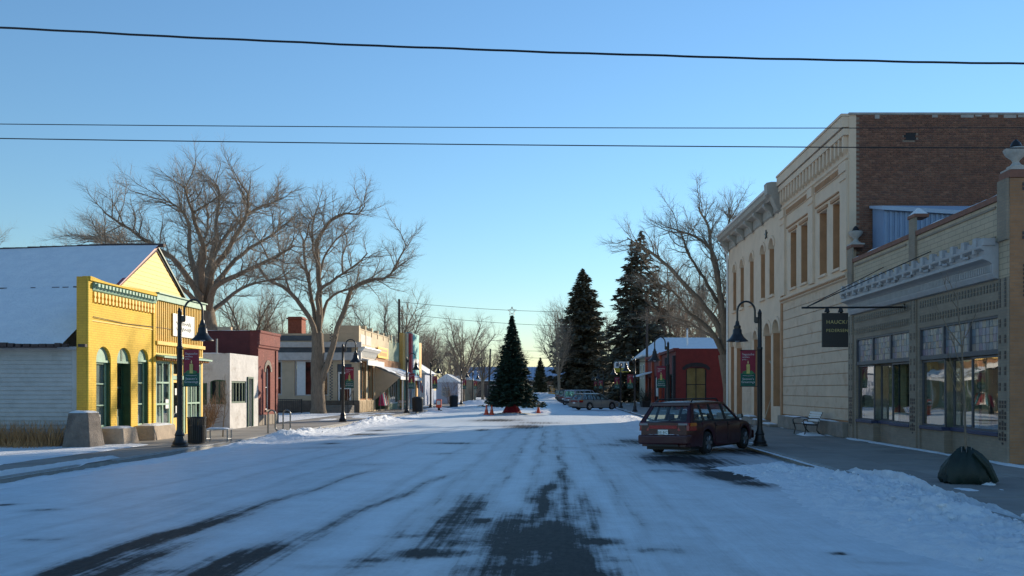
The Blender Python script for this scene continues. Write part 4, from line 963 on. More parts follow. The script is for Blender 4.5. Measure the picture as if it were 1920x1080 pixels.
# display windows: leaded transoms above, plate glass with a recessed middle below
M_LEAD = mat('lead_came', (.09, .09, .10), .5, .2)
TINT = []
for i, c in enumerate(((.34, .34, .42), (.40, .34, .30), (.25, .32, .38), (.46, .42, .40), (.30, .26, .36), (.20, .24, .30))):
    m_, t_, b_ = new_mat('prism_glass_%d' % i)
    b_.inputs['Base Color'].default_value = (c[0] * .7, c[1] * .7, c[2] * .7, 1); b_.inputs['Roughness'].default_value = .16; b_.inputs['Specular IOR Level'].default_value = .8
    bump(t_, b_, noise_(t_, coords(t_, (1, 14, .6)), 2.0, 2), .5, .03)
    TINT.append(m_)
pane_mesh = None
rr = random.Random(12)
for wi, (a, b) in enumerate((WA, WB)):
    seg = (b - a) / 3
    q = MB(); fsx.box(q, a, b, 2.62, 2.74, -.16, -.02); fsx.box(q, a, b, 3.5, 3.56, -.16, -.02)
    for k in range(4):
        u = a + k * seg; fsx.box(q, max(a, u - .04), min(b, u + .04), 2.74, 3.5, -.16, -.02)
    fm = q.build('transom_frame', M_LEAD, sp)
    ncol = 8; nrow = 4
    pw = (seg - .08) / ncol; ph = .76 / nrow
    for k in range(3):
        for i in range(ncol):
            for j in range(nrow):
                u = a + k * seg + .04 + i * pw; z = 2.74 + j * ph
                q = MB(); fsx.box(q, u + .006, u + pw - .006, z + .006, z + ph - .006, -.1, -.08 + rr.random() * .006)
                q.build('transom_pane', TINT[rr.randrange(6)], sp)
    q = MB(); fsx.box(q, a, b, 2.74, 3.5, -.12, -.105); q.build('transom_lead', M_LEAD, sp)
    # room behind
    q = MB(); fsx.box(q, a, b, .02, 2.62, -3.6, -3.5); fsx.box(q, a - .1, a, .02, 2.9, -3.5, -.31); fsx.box(q, b, b + .1, .02, 2.9, -3.5, -.31); fsx.box(q, a, b, 2.9, 3.0, -3.5, -.31); fsx.box(q, a, b, -.05, .5, -3.5, -.75)
    q.build('room', M_ROOM_, sp)
    for k in range(3):
        u0, u1 = a + k * seg + (.0 if k else 0), a + (k + 1) * seg
        nn = -.08 if k != 1 else -.3
        zb = .72
        q = MB(); fsx.box(q, u0 + .004, u1 - .004, .02, zb - .1, nn - .2, nn + .03); q.build('bulkhead', M_TANBRICK, sp)
        q = MB(); fsx.box(q, u0 + .002, u1 - .002, zb - .1, zb, nn - .22, nn + .1); q.build('sill', M_NAVY, sp, bevel=.01)
        sash(fsx, sp, u0 + .003, u1 - .003, zb, 2.6, nn, M_LEAD, M_PLATE, 1, 1, .05, False, None, 'display_window')
        if k == 1:
            for uu in (u0 + .02, u1 - .02):
                g = MB(); g.add([fsx.P(uu, zb, -.1), fsx.P(uu, zb, -.3), fsx.P(uu, 2.6, -.3), fsx.P(uu, 2.6, -.1)], [(0, 1, 2, 3)]); g.build('side_pane', M_GLASS, sp)
    # hangings and stands inside
    q = MB()
    for i in range(14):
        u = a + seg * 1.05 + i * seg * .9 / 14; fsx.box(q, u, u + seg * .055, .8, 2.55, -.60 - .05 * (i % 2), -.55)
    q.build('curtain', mat('tan_drape', (.62, .50, .28), .9, .2), sp)
    for (f_, zb_, h_, c_) in ((.12, .5, 1.0, (.4, .12, .1)), (.25, .5, .7, (.1, .12, .18)), (.8, .5, 1.1, (.35, .33, .3)), (.9, .5, .6, (.1, .25, .22))):
        u = a + (b - a) * f_
        q = MB(); fsx.box(q, u - .18, u + .18, zb_, zb_ + h_, -1.6, -1.3); q.build('display_stand', mat('display_%d' % int(c_[0] * 1000), c_, .7, .2), sp, bevel=.03)
q = MB(); fsx.box(q, 20.5, 21.15, 1.9, 2.5, -.55, -.5); q.build('hanging_notice', M_DARK, sp)
q = MB(); q.box(SX + .31, 26, Y0 + .31, Y1, 5.6, 5.75); q.build('roof', M_ROOFEDGE, sp)
# blue ribbed roof shelter
bs = thing('blue_metal_shelter', 'blue ribbed metal shelter standing behind the brick shop parapet', 'shelter', (13, 29, 5.75))
m = MB(); m.hexa([(11.5, 28.9, 5.76), (17, 28.9, 5.76), (17, 29.9, 5.76), (11.5, 29.9, 5.76), (11.5, 28.9, 8.1), (17, 28.9, 7.75), (17, 29.9, 8.3), (11.5, 29.9, 8.32)]); m.build('shell', M_BLUEMETAL, bs)
for i in range(30):
    x = 11.52 + i * .18; q = MB(); q.box(x, x + .07, 28.855, 28.897, 5.8, 8.0 - (x - 11.5) * .062); q.build('rib', M_BLUEMETAL, bs)
q = MB(); q.hexa([(11.4, 28.75, 8.02), (17, 28.75, 7.68), (17, 29.95, 8.31), (11.4, 29.95, 8.33), (11.4, 28.75, 8.16), (17, 28.75, 7.82), (17, 29.95, 8.4), (11.4, 29.95, 8.42)]); q.build('roof', mat('blue_fascia', (.34, .46, .62), .4, .05), bs)

# hanging sign
hs = thing('hanging_sign', 'black hanging sign lettered HAUCK/PEDERSEN on an iron bracket', 'sign', (9.1, 24.8, 2.6))
HY = 25.3
P_ = lambda px, py: at(px, py, HY)
q = MB(); q.tube([P_(1503, 577), Vector((SX + .0, HY, P_(1600, 576).z))], .03, 8); q.tube([P_(1512, 576), (SX, HY + 1.6, P_(1600, 505).z + .3)], .014, 6); q.tube([P_(1512, 576), (SX, HY - 1.8, P_(1600, 505).z + .25)], .014, 6)
q.box(SX - .05, SX, HY - .07, HY + .07, P_(1600, 576).z - .1, P_(1600, 576).z + .1); br = q.build('bracket', M_BLACK, hs)
a = P_(1541, 587); b = P_(1590, 651)
q = MB(); q.box(a.x, b.x, HY - .035, HY + .035, b.z, a.z); q.build('board', mat('sign_black', (.012, .012, .013), .45, .2), hs, bevel=.01)
for fx_ in (.22, .74):
    x = a.x + (b.x - a.x) * fx_
    q = MB(); q.lathe(x, HY, [(.02, a.z - .0), (.07, a.z + .03), (.05, a.z + .1), (.02, a.z + .19)], 10); q.tube([(x - .09, HY, a.z + .02), (x - .05, HY, a.z + .13), (x + .03, HY, a.z + .15)], .018, 6); q.build('hanger', M_BLACK, hs)
M_GOLD = mat('gilt_letters', (.52, .42, .16), .5, .15)
L0 = a.x + .12
put_text('lettering', 'HAUCK/', .16, (L0, HY - .037, a.z - .33), (1, 0, 0), (0, 0, 1), M_GOLD, hs, align='LEFT')
put_text('lettering', 'PEDERSEN', .135, (L0, HY - .037, a.z - .58), (1, 0, 0), (0, 0, 1), M_GOLD, hs, align='LEFT')

# ------------------------------------------------------------------ two-part old bank / hall
bk = thing('sand_painted_hall', 'tall two-storey sand-painted hall with tin cornice and dark brick side wall', 'building', (SX, 40, 0))
YA, YB, YC = 30.05, 38.9, 50.9
ob = origin_of(bk)
# right half, upper floor
wins = [(30.95, 31.8), (32.5, 33.4), (35.0, 35.9), (36.6, 37.5)]
m = MB(); fsx.wall(m, YA, YB, 5.85, 11.9, .4, [(a, b, 6.35, 9.0) for a, b in wins]); bf = m.build('upper_wall', M_SAND, bk)
for (a, b) in wins:
    q = MB(); fsx.box(q, a, b, 6.35, 9.0, -.36, -.3); w_ = q.build('boarded_window', M_BOARD, bk)
    q = MB(); fsx.box(q, b - .03, b - .002, 6.35, 8.998, -.3, -.01); fsx.box(q, a + .002, a + .03, 6.35, 8.998, -.3, -.01); q.build('reveal', M_SANDDK, w_)
    q = MB(); fsx.box(q, a - .06, b + .06, 6.25, 6.348, .002, .09); q.build('sill', M_SAND, w_)
    q = MB(); fsx.box(q, a - .14, b + .14, 9.05, 9.16, .002, .07); q.build('hood', M_SANDDK, w_)
for (a, b) in ((30.07, 30.75), (34.0, 34.6), (38.2, 38.88)):
    q = MB(); fsx.box(q, a, b, 6.15, 10.3, .002, .1); fsx.box(q, a - .01, b + .01, 9.9, 10.28, .101, .15); fsx.box(q, a - .02, b + .02, 9.6, 9.68, .101, .14); q.build('pilaster', M_SAND, bf)
for (a, b) in ((30.8, 33.95), (34.65, 38.15)):
    q = MB(); fsx.box(q, a, b, 9.95, 10.25, .002, .05); q.build('panel', M_SAND, bf)
    for i in range(int((b - a) / .16)):
        q = MB(); fsx.box(q, a + .02 + i * .16, a + .11 + i * .16, 9.98, 10.2, .051, .085); q.build('dentil', M_SANDDK, bf)
    q = MB(); fsx.box(q, a + .3, b - .1, 9.3, 9.36, .002, .06); q.build('string_course', M_SANDDK, bf)
m = MB(); fsx.profile(m, YA, YB - .01, [(.002, 10.35), (.07, 10.4), (.07, 10.5), (.002, 10.5)]); fsx.box(m, YA, YB - .01, 11.25, 11.5, .002, .2); fsx.box(m, YA, YB - .01, 11.55, 11.95, .002, .26); fsx.box(m, YA - .02, YB, 11.96, 12.05, -.42, .3); m.build('parapet_moulding', M_SAND, bf)
for i in range(20):
    u = YA + .12 + i * .44
    q = MB(); fsx.poly(q, [(u, 11.25), (u, 10.75), (u + .08, 10.6), (u + .16, 10.75), (u + .16, 11.25)], .003, .17); q.build('corbel', M_SAND, bf)
    q = MB(); fsx.box(q, u + .2, u + .4, 11.0, 11.24, .003, .09); q.build('corbel_block', M_SAND, bf)
m = MB(); fsx.profile(m, YA, YB, [(.002, 5.78), (.1, 5.82), (.1, 5.9), (.16, 5.96), (.16, 6.04), (.002, 6.1)]); m.build('belt_course', M_SAND, bf)
for i in range(52):
    q = MB(); fsx.box(q, YA + .1 + i * .168, YA + .19 + i * .168, 5.86, 5.95, .101, .14); q.build('belt_dentil', M_SANDDK, bf)
# right half, ground floor: courses of painted stone
m = MB(); fsx.box(m, YA, YB - .002, 0, 5.85, -.5, -.04); gb_ = m.build('ground_wall', M_SANDDK, bk)
rr = random.Random(4)
nc = 12
for i in range(nc):
    z0 = .6 + i * .4375
    us = [YA + .0]
    while us[-1] < YB - .9: us.append(us[-1] + rr.uniform(2.2, 4.2))
    us[-1] = YB - .005
    for j in range(len(us) - 1):
        q = MB(); fsx.box(q, us[j] + .004, us[j + 1] - .004, z0 + .018, z0 + .4375, -.04, -.005 + rr.random() * .012); q.build('stone_course', M_SANDBLOCK, gb_, bevel=.012, segs=1)
for k in range(4):
    q = MB(); u0 = YA + .06 + k * 2.2; fsx.box(q, u0, u0 + 2.19, 0, .56, -.04, .22); q.build('plinth_stone', M_CONC, gb_, bevel=.03)
snowcap(bk, SX - .21, SX - .02, YA + .2, YB, .56, .05, seed=3)
# left half
uw = [(40.3, 41.2), (42.05, 42.9), (44.45, 45.3), (46.75, 47.6), (48.7, 49.55)]
gw_ = [(39.25, 40.5, .95, 5.15, .62), (40.9, 42.1, .15, 5.1, .6), (43.5, 44.4, .15, 4.9, .45), (47.2, 48.6, .15, 4.8, .6), (49.3, 50.2, .15, 4.8, .45)]
m = MB(); fsx.wall(m, YB + .002, YC, 0, 10.6, .45, [(a, b, 6.45, 9.35, .45) for a, b in uw] + gw_); lf = m.build('arched_wall', M_SAND, bk)
for (a, b) in uw:
    q = MB(); fsx.box(q, a, b, 6.45, 9.35, -.42, -.36); w_ = q.build('boarded_window', M_BOARD, bk)
    q = MB(); fsx.box(q, b - .03, b - .002, 6.45, 8.9, -.36, -.01); q.build('reveal', M_SANDDK, w_)
    q = MB(); fsx.box(q, a - .08, b + .08, 6.32, 6.447, .002, .12); q.build('sill', M_SAND, w_)
    N = 10; c = (a + b) / 2; h_ = (b - a) / 2 + .02
    q = MB()
    for k in range(N):
        a0 = math.pi * k / N; a1 = math.pi * (k + 1) / N
        fsx.poly(q, [(c - h_ * math.cos(a0), 8.9 + h_ * math.sin(a0)), (c - h_ * math.cos(a1), 8.9 + h_ * math.sin(a1)), (c - (h_ + .14) * math.cos(a1), 8.9 + (h_ + .14) * math.sin(a1)), (c - (h_ + .14) * math.cos(a0), 8.9 + (h_ + .14) * math.sin(a0))], .002, .06)
    q.build('arch_hood', M_SAND, w_)
for (a, b, z0, z1, rs) in gw_:
    q = MB(); fsx.box(q, a, b, z0, z1, -.42, -.34); w_ = q.build('boarded_arch', M_BOARD if z0 > .5 else M_SANDDK, bk)
    q = MB(); fsx.box(q, b - .03, b - .002, z0, z1 - rs, -.34, -.01); q.build('reveal', M_SANDDK, w_)
    N = 10; c = (a + b) / 2; h_ = (b - a) / 2 + .02; q = MB()
    for k in range(N):
        a0 = math.pi * k / N; a1 = math.pi * (k + 1) / N; zc = z1 - rs
        fsx.poly(q, [(c - h_ * math.cos(a0), zc + rs * math.sin(a0)), (c - h_ * math.cos(a1), zc + rs * math.sin(a1)), (c - (h_ + .16) * math.cos(a1), zc + (rs + .16) * math.sin(a1)), (c - (h_ + .16) * math.cos(a0), zc + (rs + .16) * math.sin(a0))], .002, .07)
    q.build('arch_hood', M_SAND, w_)
q = MB(); q.tube([fsx.P(41.9, 3.2, -.2), fsx.P(41.0, 2.95, -.2)], .05, 6); q.tube([fsx.P(41.8, .2, .1), fsx.P(41.1, 1.9, -.25)], .03, 6); q.build('prop', M_BOARD, bk)
q = MB(); fsx.box(q, YB - .15, YB + .1, .5, 10.3, .003, .06); q.build('downpipe_strip', M_SANDDK, lf)
rr = random.Random(9)
for i in range(8):
    z0 = .5 + i * .55
    for (a, b) in ((45.0, 47.0),):
        q = MB(); fsx.box(q, a, b, z0 + .02, z0 + .55, .002, .03); q.build('stone_course', M_SANDBLOCK, lf)
for k in range(6):
    q = MB(); u0 = YB + .15 + k * 1.98; fsx.box(q, u0, u0 + 1.95, 0, .12 + .12 * (k % 3), .003, .55 + .18 * (k % 2)); q.build('step_stone', M_CONC, lf, bevel=.03)
    snowcap(bk, SX - .55, SX - .08, u0 + .1, u0 + 1.85, .12 + .12 * (k % 3), .06, seed=k)
q = MB(); st = []
for k in range(10):
    r_ = .26 if k % 2 == 0 else .1; a_ = math.pi / 2 + k * math.pi / 5; st.append((41.75 + r_ * math.cos(a_), 9.75 + r_ * math.sin(a_)))
fsx.poly(q, st, .003, .05); q.build('star_anchor', M_BLACK, lf)
# tin cornice of the left half
prof = [(.002, 10.45), (.08, 10.5), (.08, 10.95), (.42, 11.02), (.46, 11.1), (.6, 11.18), (.64, 11.36), (.68, 11.4), (.002, 11.62)]
m = MB(); fsx.profile(m, YB + .5, YC + .35, prof); tcn = m.build('tin_cornice', M_TINGREY, bk)
q = MB(); fsx.profile(q, YB + .005, YB + .498, [(.003, 10.3), (.2, 10.4), (.38, 10.8), (.5, 11.1), (.7, 11.2), (.74, 11.75), (.5, 11.8), (.003, 11.8)]); q.build('cornice_end', M_TINGREY, tcn, bevel=.02)
for i in range(6):
    u = YB + 1.3 + i * 2.05
    q = MB(); fsx.profile(q, u, u + .34, [(.081, 10.35), (.15, 10.38), (.2, 10.55), (.28, 10.68), (.44, 10.78), (.54, 10.9), (.52, 11.04), (.081, 10.96)]); q.build('scroll_bracket', M_TINGREY, tcn, bevel=.02)
q = MB(); fsx.profile(q, YB + .5, YC + .4, [(.65, 11.42), (.71, 11.42), (.74, 11.5), (.65, 11.5)]); q.build('gutter', M_WHITE, tcn)
q = MB(); q.tube([(SX - .06, YC + .05, 0), (SX - .06, YC + .05, 10.2), (SX - .4, YC + .2, 11.0)], .06, 8); q.build('downspout', M_WHITE, bk)
q = MB(); q.box(SX + .46, 28, YB, YC, 10.2, 10.4); q.box(SX + .41, 28, YA + .5, YB, 11.0, 11.2); q.build('roof', M_ROOFEDGE, bk)
m = MB(); m.box(SX + .46, 28, YC - .4, YC, 0, 10.6); m.build('far_wall', M_SAND, bk)
m = MB(); m.box(27.6, 28, YA, YC - .41, 0, 10.6); m.build('rear_wall', M_SAND, bk)
# brick side wall facing the camera: bricks as far as the picture resolves them
fbk = Frame((0, YA, 0), (1, 0, 0), (0, -1, 0))
m = MB(); fbk.box(m, SX + .25, 27.5, 0, 12.0, -.3, .028); sw_ = m.build('brick_side_wall', M_MORTAR, bk)
m = MB(); fbk.box(m, SX - .004, SX + .249, 5.7, 11.95, -.02, .03); m.build('wall_return', M_SAND, bk)
bw_, bh_ = .225, .085
bricks = []
for j in range(int(6.6 / bh_)):
    z = 5.45 + j * bh_
    off = (j % 2) * bw_ / 2
    hdr = (j % 6 == 0)
    w_ = bw_ / 2 if False else bw_
    for i in range(72):
        x = SX + .255 + i * w_ + off
        if x > 27: break
        if 12.65 < x + .1 < 13.15 and 11.0 < z + .04 < 11.34: continue
        bricks.append((x, z))
bmesh_ = []
for v_ in range(3):
    me = bpy.data.meshes.new('brick'); d_ = .012 + .004 * v_
    x1, z1 = bw_ - .013, bh_ - .014
    me.from_pydata([(0, 0, 0), (x1, 0, 0), (x1, 0, z1), (0, 0, z1), (.004, -d_, .004), (x1 - .004, -d_, .004), (x1 - .004, -d_, z1 - .004), (.004, -d_, z1 - .004)], [], [(4, 5, 6, 7), (0, 1, 5, 4), (1, 2, 6, 5), (2, 3, 7, 6), (3, 0, 4, 7)])
    bmesh_.append(me)
bm3 = {}
vis = [b_ for b_ in bricks if b_[0] < 16.6 and b_[1] > 9.1]
vis.sort(key=lambda b_: b_[0] + (12 - b_[1]) * .8)
near = set(vis[:300])
rest = [MB() for _ in M_BK]
for (x, z) in bricks:
    mi = rr.choice((0, 0, 0, 1, 1, 2, 3)); vi = rr.randrange(3)
    if (x, z) in near:
        if (vi, mi) not in bm3:
            me = bmesh_[vi].copy(); me.materials.append(M_BK[mi]); bm3[(vi, mi)] = me
        o = link_mesh('brick', bm3[(vi, mi)], None, sw_); o.location = Vector((x, YA - .029, z)) - ob
    else:
        d_ = .01 + rr.random() * .008
        x1, z1 = x + bw_ - .013, z + bh_ - .014; y0 = YA - .029
        rest[mi].add([(x, y0, z), (x1, y0, z), (x1, y0, z1), (x, y0, z1), (x + .004, y0 - d_, z + .004), (x1 - .004, y0 - d_, z + .004), (x1 - .004, y0 - d_, z1 - .004), (x + .004, y0 - d_, z1 - .004)], [(4, 5, 6, 7), (0, 1, 5, 4), (1, 2, 6, 5), (2, 3, 7, 6), (3, 0, 4, 7)])
for mi, r_ in enumerate(rest): r_.build('bricks', M_BK[mi], sw_, recalc=False)['kind'] = 'stuff'
q = MB(); fbk.box(q, 12.68, 13.12, 11.03, 11.33, .03, .034); q.build('vent_opening', M_DARK, sw_)
q = MB(); fbk.box(q, SX - .02, 27.5, 12.002, 12.08, -.4, .06); q.build('wall_coping', M_COPING, sw_)
q = MB(); rr2 = random.Random(2)
for i in range(30):
    x = 11.1 + i * .52; w_ = .15 + rr2.random() * .34
    if rr2.random() < .55: fbk.box(q, x, x + w_, 11.93 - rr2.random() * .1, 11.995, .04, .0495)
q.build('mortar_patch', M_COPING, sw_)
# settle the upper storeys to their measured height
done = set()
for o in [c_ for ch_ in bk.children for c_ in ([ch_] + list(ch_.children))]:
    if o.type != 'MESH': continue
    if o.location.z > 1: o.location.z = 6 + (o.location.z - 6) * .957 if o.location.z > 6 else o.location.z; continue
    if o.data.name in done: continue
    done.add(o.data.name)
    for v_ in o.data.vertices:
        if v_.co.z > 6: v_.co.z = 6 + (v_.co.z - 6) * .957
# unseen tall block added behind the hall to shade the street
an = thing('unseen_shade_block', 'unseen brick block added behind the sand-painted hall to shade the street', 'building', (22, 60, 0))
MB().box(15.6, 30, 51.2, 63.0, 0, 15.0).build('wall', brick_mat('shade_block_brick', (.16, .07, .05), (.14, .06, .05), (.2, .17, .14), 'x'), an)

# ------------------------------------------------------------------ red shop beyond the gap
rd = thing('red_shop', 'low red building with tall window facing the gap beside the hall', 'building', (SX, 78, 0))
M_REDWALL = mat('dark_red_wall', (.15, .017, .014), .75, .2, 2, .25, dirt_or_shade=(.09, .016, .014), dscale=.8, damt=.5)
frd = Frame((0, 73, 0), (1, 0, 0), (0, -1, 0))
m = MB(); frd.wall(m, 10.704, 24, 0, 5.4, .3, [(11.6, 13.4, .7, 3.75, .3)]); rw = m.build('side_wall', M_REDWALL, rd)
M_WARM = mat('amber_blind', (.80, .52, .20), .8, .25, 1.2, .1)
sash(frd, rw, 11.6, 13.4, .7, 3.75, -.1, M_DARK, M_GLASS_OLD, 2, 2, .09, True, M_WARM, 'window', bdep=.06)
N = 8; q = MB()
for k in range(N):
    a0 = math.pi * k / N; a1 = math.pi * (k + 1) / N
    frd.poly(q, [(12.5 - 1.0 * math.cos(a0), 3.5 + .3 * math.sin(a0)), (12.5 - 1.0 * math.cos(a1), 3.5 + .3 * math.sin(a1)), (12.5 - 1.25 * math.cos(a1), 3.55 + .62 * math.sin(a1)), (12.5 - 1.25 * math.cos(a0), 3.55 + .62 * math.sin(a0))], .003, .05)
q.build('arch_lintel', M_DARK, rw)
m = MB(); fsx.wall(m, 73.02, 96, 0, 5.2, .3, [(74, 77.5, .5, 3.2), (79, 82, .1, 3.2), (83.5, 88.5, .5, 3.2), (90, 94, .5, 3.2)]); rf_ = m.build('front_wall', M_REDWALL, rd)
for (a, b) in ((74, 77.5), (83.5, 88.5), (90, 94)): sash(fsx, rf_, a, b, .5, 3.2, -.05, M_DARK, M_GLASS, 3, 1, .1, True, M_DARK, 'shop_window')
M_ORRED = mat('orange_red_paint', (.42, .075, .03), .7, .15)
for u in (73.1, 78.2, 82.7, 89.2, 95.3):
    q = MB(); fsx.box(q, u, u + .6, 0, 5.5 if u > 80 else 4.8, .003, .22); q.build('pilaster', M_ORRED if u > 80 else M_DARK, rf_)
    q = MB(); fsx.box(q, u - .05, u + .65, 0, .35, .225, .3); q.build('pilaster_base', M_CONC, rf_)
q = MB(); fsx.box(q, 73.02, 96, 5.202, 5.45, -.3, .2); q.build('cornice', M_REDWALL, rf_)
q = MB(); q.box(SX + .31, 24, 73.31, 96, 4.6, 4.75); q.build('roof', M_SNOW, rd)
q = MB(); fsx.box(q, 83, 84.4, 1.1, 3.0, .3, .36); q.build('notice_board', M_WHITE, rd)
q = MB(); q.hexa([fsx.P(89, 3.6, .22), fsx.P(96, 3.6, .22), fsx.P(96, 3.2, 1.6), fsx.P(89, 3.2, 1.6), fsx.P(89, 3.75, .22), fsx.P(96, 3.75, .22), fsx.P(96, 3.35, 1.6), fsx.P(89, 3.35, 1.6)]); q.build('awning', M_SNOW, rd)
# snow-roofed house behind it
hw = thing('snow_roofed_house', 'pale house with broad snow-covered hip roof behind the red shop', 'house', (17, 104, 0))
MB().box(11.3, 24, 99, 110, 0, 5.9).build('wall', mat('pale_yellow_siding', (.46, .43, .32), .8, .1), hw)
MB().hexa([(10.4, 98, 5.9), (25, 98, 5.9), (25, 111, 5.9), (10.4, 111, 5.9), (13.2, 103.5, 8.3), (22, 103.5, 8.3), (22, 105.5, 8.3), (13.2, 105.5, 8.3)]).build('roof', M_SNOW, hw)
MB().box(10.3, 25.1, 97.9, 98.05, 5.72, 5.92).box(10.3, 10.45, 98.05, 111, 5.72, 5.92).build('eave_board', M_WHITE, hw)
MB().prism([(10.6, 96.6, 4.6), (13.6, 96.6, 4.6), (12.1, 96.6, 5.9)], (0, 1.4, 0)).build('porch_gable', M_SNOW, hw)
fh = Frame((11.3, 0, 0), (0, 1, 0), (-1, 0, 0))
for u in (100.5, 104, 107.5): sash(fh, hw, u, u + 1.2, 3.2, 5.0, .06, M_WHITE, M_GLASS, 1, 2, .1, True, M_DARK, 'window', bdep=.055)
# long metal-roofed building closing the street
lb = thing('metal_roofed_building', 'long low building with snowy ribbed metal roof closing the street', 'building', (-8, 190, 0))
MB().box(-23, 3.5, 190, 200, 0, 3.9).build('wall', mat('dark_brown_wall', (.075, .055, .05), .8, .2), lb)
MB().hexa([(-23.5, 188.8, 3.9), (4, 188.8, 3.9), (4, 196, 7.1), (-23.5, 196, 7.1), (-23.5, 188.8, 4.0), (4, 188.8, 4.0), (4, 196, 7.2), (-23.5, 196, 7.2)]).build('roof', mat('snowy_metal', (.46, .50, .60), .5, .2, .4, .1), lb)
for i in range(46):
    x = -23.4 + i * .6
    MB().hexa([(x, 188.7, 4.01), (x + .08, 188.7, 4.01), (x + .08, 196, 7.21), (x, 196, 7.21), (x, 188.7, 4.13), (x + .08, 188.7, 4.13), (x + .08, 196, 7.33), (x, 196, 7.33)]).build('roof_rib', mat('roof_rib_blue', (.25, .30, .42), .5, .1), lb)
MB().box(-23.5, 4, 188.5, 188.78, 3.75, 4.02).build('snow_edge', M_SNOW, lb)
fb_ = Frame((0, 190, 0), (1, 0, 0), (0, -1, 0))
for i in range(5): sash(fb_, lb, -20 + i * 4.6, -18 + i * 4.6, 1.0, 2.8, .06, M_GREYTRIM, M_GLASS, 2, 1, .12, True, M_DARK, 'window', bdep=.055)
ft = thing('brown_board_fence', 'long brown board fence far right of the decorated tree', 'fence', (8, 186, 0))
for i in range(40):
    x = 3.8 + i * .8; MB().box(x, x + .77, 184, 184.1, 0, 3.2 + .05 * (i % 3)).build('board', mat('brown_fence', (.10, .07, .05), .9, .3), ft)
# ------------------------------------------------------------------ street lamps and banners
M_BANR = mat('banner_red', (.24, .016, .035), .7, .15, 6, .1, world=False)
M_BANG = mat('banner_green', (.012, .085, .06), .7, .15, 6, .1, world=False)
M_BANT = mat('banner_print', (.62, .58, .58), .7, .05)
M_CANDLE = mat('candle_print', (.50, .40, .12), .7, .3, 5, 0, world=False)
M_FLAME = mat('flame_print', (.75, .52, .25), .7, .1)
M_LEAF = mat('leaf_print', (.05, .16, .06), .7, .2)
def make_lamp():
    t_ = thing('street_lamp', 'x', 'street lamp', (0, 0, 0), 'street lamps along both pavements')
    MB().lathe(0, 0, [(.24, -.02), (.24, .05), (.20, .08), (.21, .14), (.16, .2), (.13, .34), (.15, .37), (.13, .41), (.09, .52), (.085, .62)], 20).build('base', M_BLACK, t_, smooth=True)
    MB().lathe(0, 0, [(.082, .6), (.08, 3.0), (.09, 3.02), (.09, 3.07), (.066, 3.1), (.06, 4.12), (.07, 4.14), (.05, 4.2), (.015, 4.27)], 14).build('post', M_BLACK, t_, smooth=True)
    MB().box(.05, .16, -.035, .035, 3.83, 4.02).build('clamp', M_BLACK, t_, bevel=.015)
    pts = [(.15, 0, 3.86), (.15, 0, 4.1)] + [(.425 - .275 * math.cos(a), 0, 4.2 + .31 * math.sin(a)) for a in [math.pi * k / 12 for k in range(13)]] + [(.70, 0, 4.0), (.70, 0, 3.82)]
    MB().tube(pts, .032, 10).build('gooseneck', M_BLACK, t_, smooth=True)
    s_ = MB().lathe(.70, 0, [(.045, 3.9), (.06, 3.84), (.07, 3.78), (.11, 3.74), (.105, 3.66), (.135, 3.62), (.14, 3.52), (.19, 3.42), (.24, 3.36), (.33, 3.28), (.335, 3.26), (.30, 3.27), (.18, 3.4)], 24).build('lamp_shade', M_BLACK, t_, smooth=True)
    MB().lathe(.70, 0, [(.03, 3.5), (.11, 3.42), (.12, 3.33), (.06, 3.25), (.01, 3.23)], 14).build('diffuser', mat('lamp_glass', (.5, .5, .48), .2, .05), s_, smooth=True)
    for z in (2.99, 1.86):
        MB().tube([(.05, 0, z), (.62, 0, z)], .012, 6).build('banner_arm', M_BLACK, t_)
    return t_
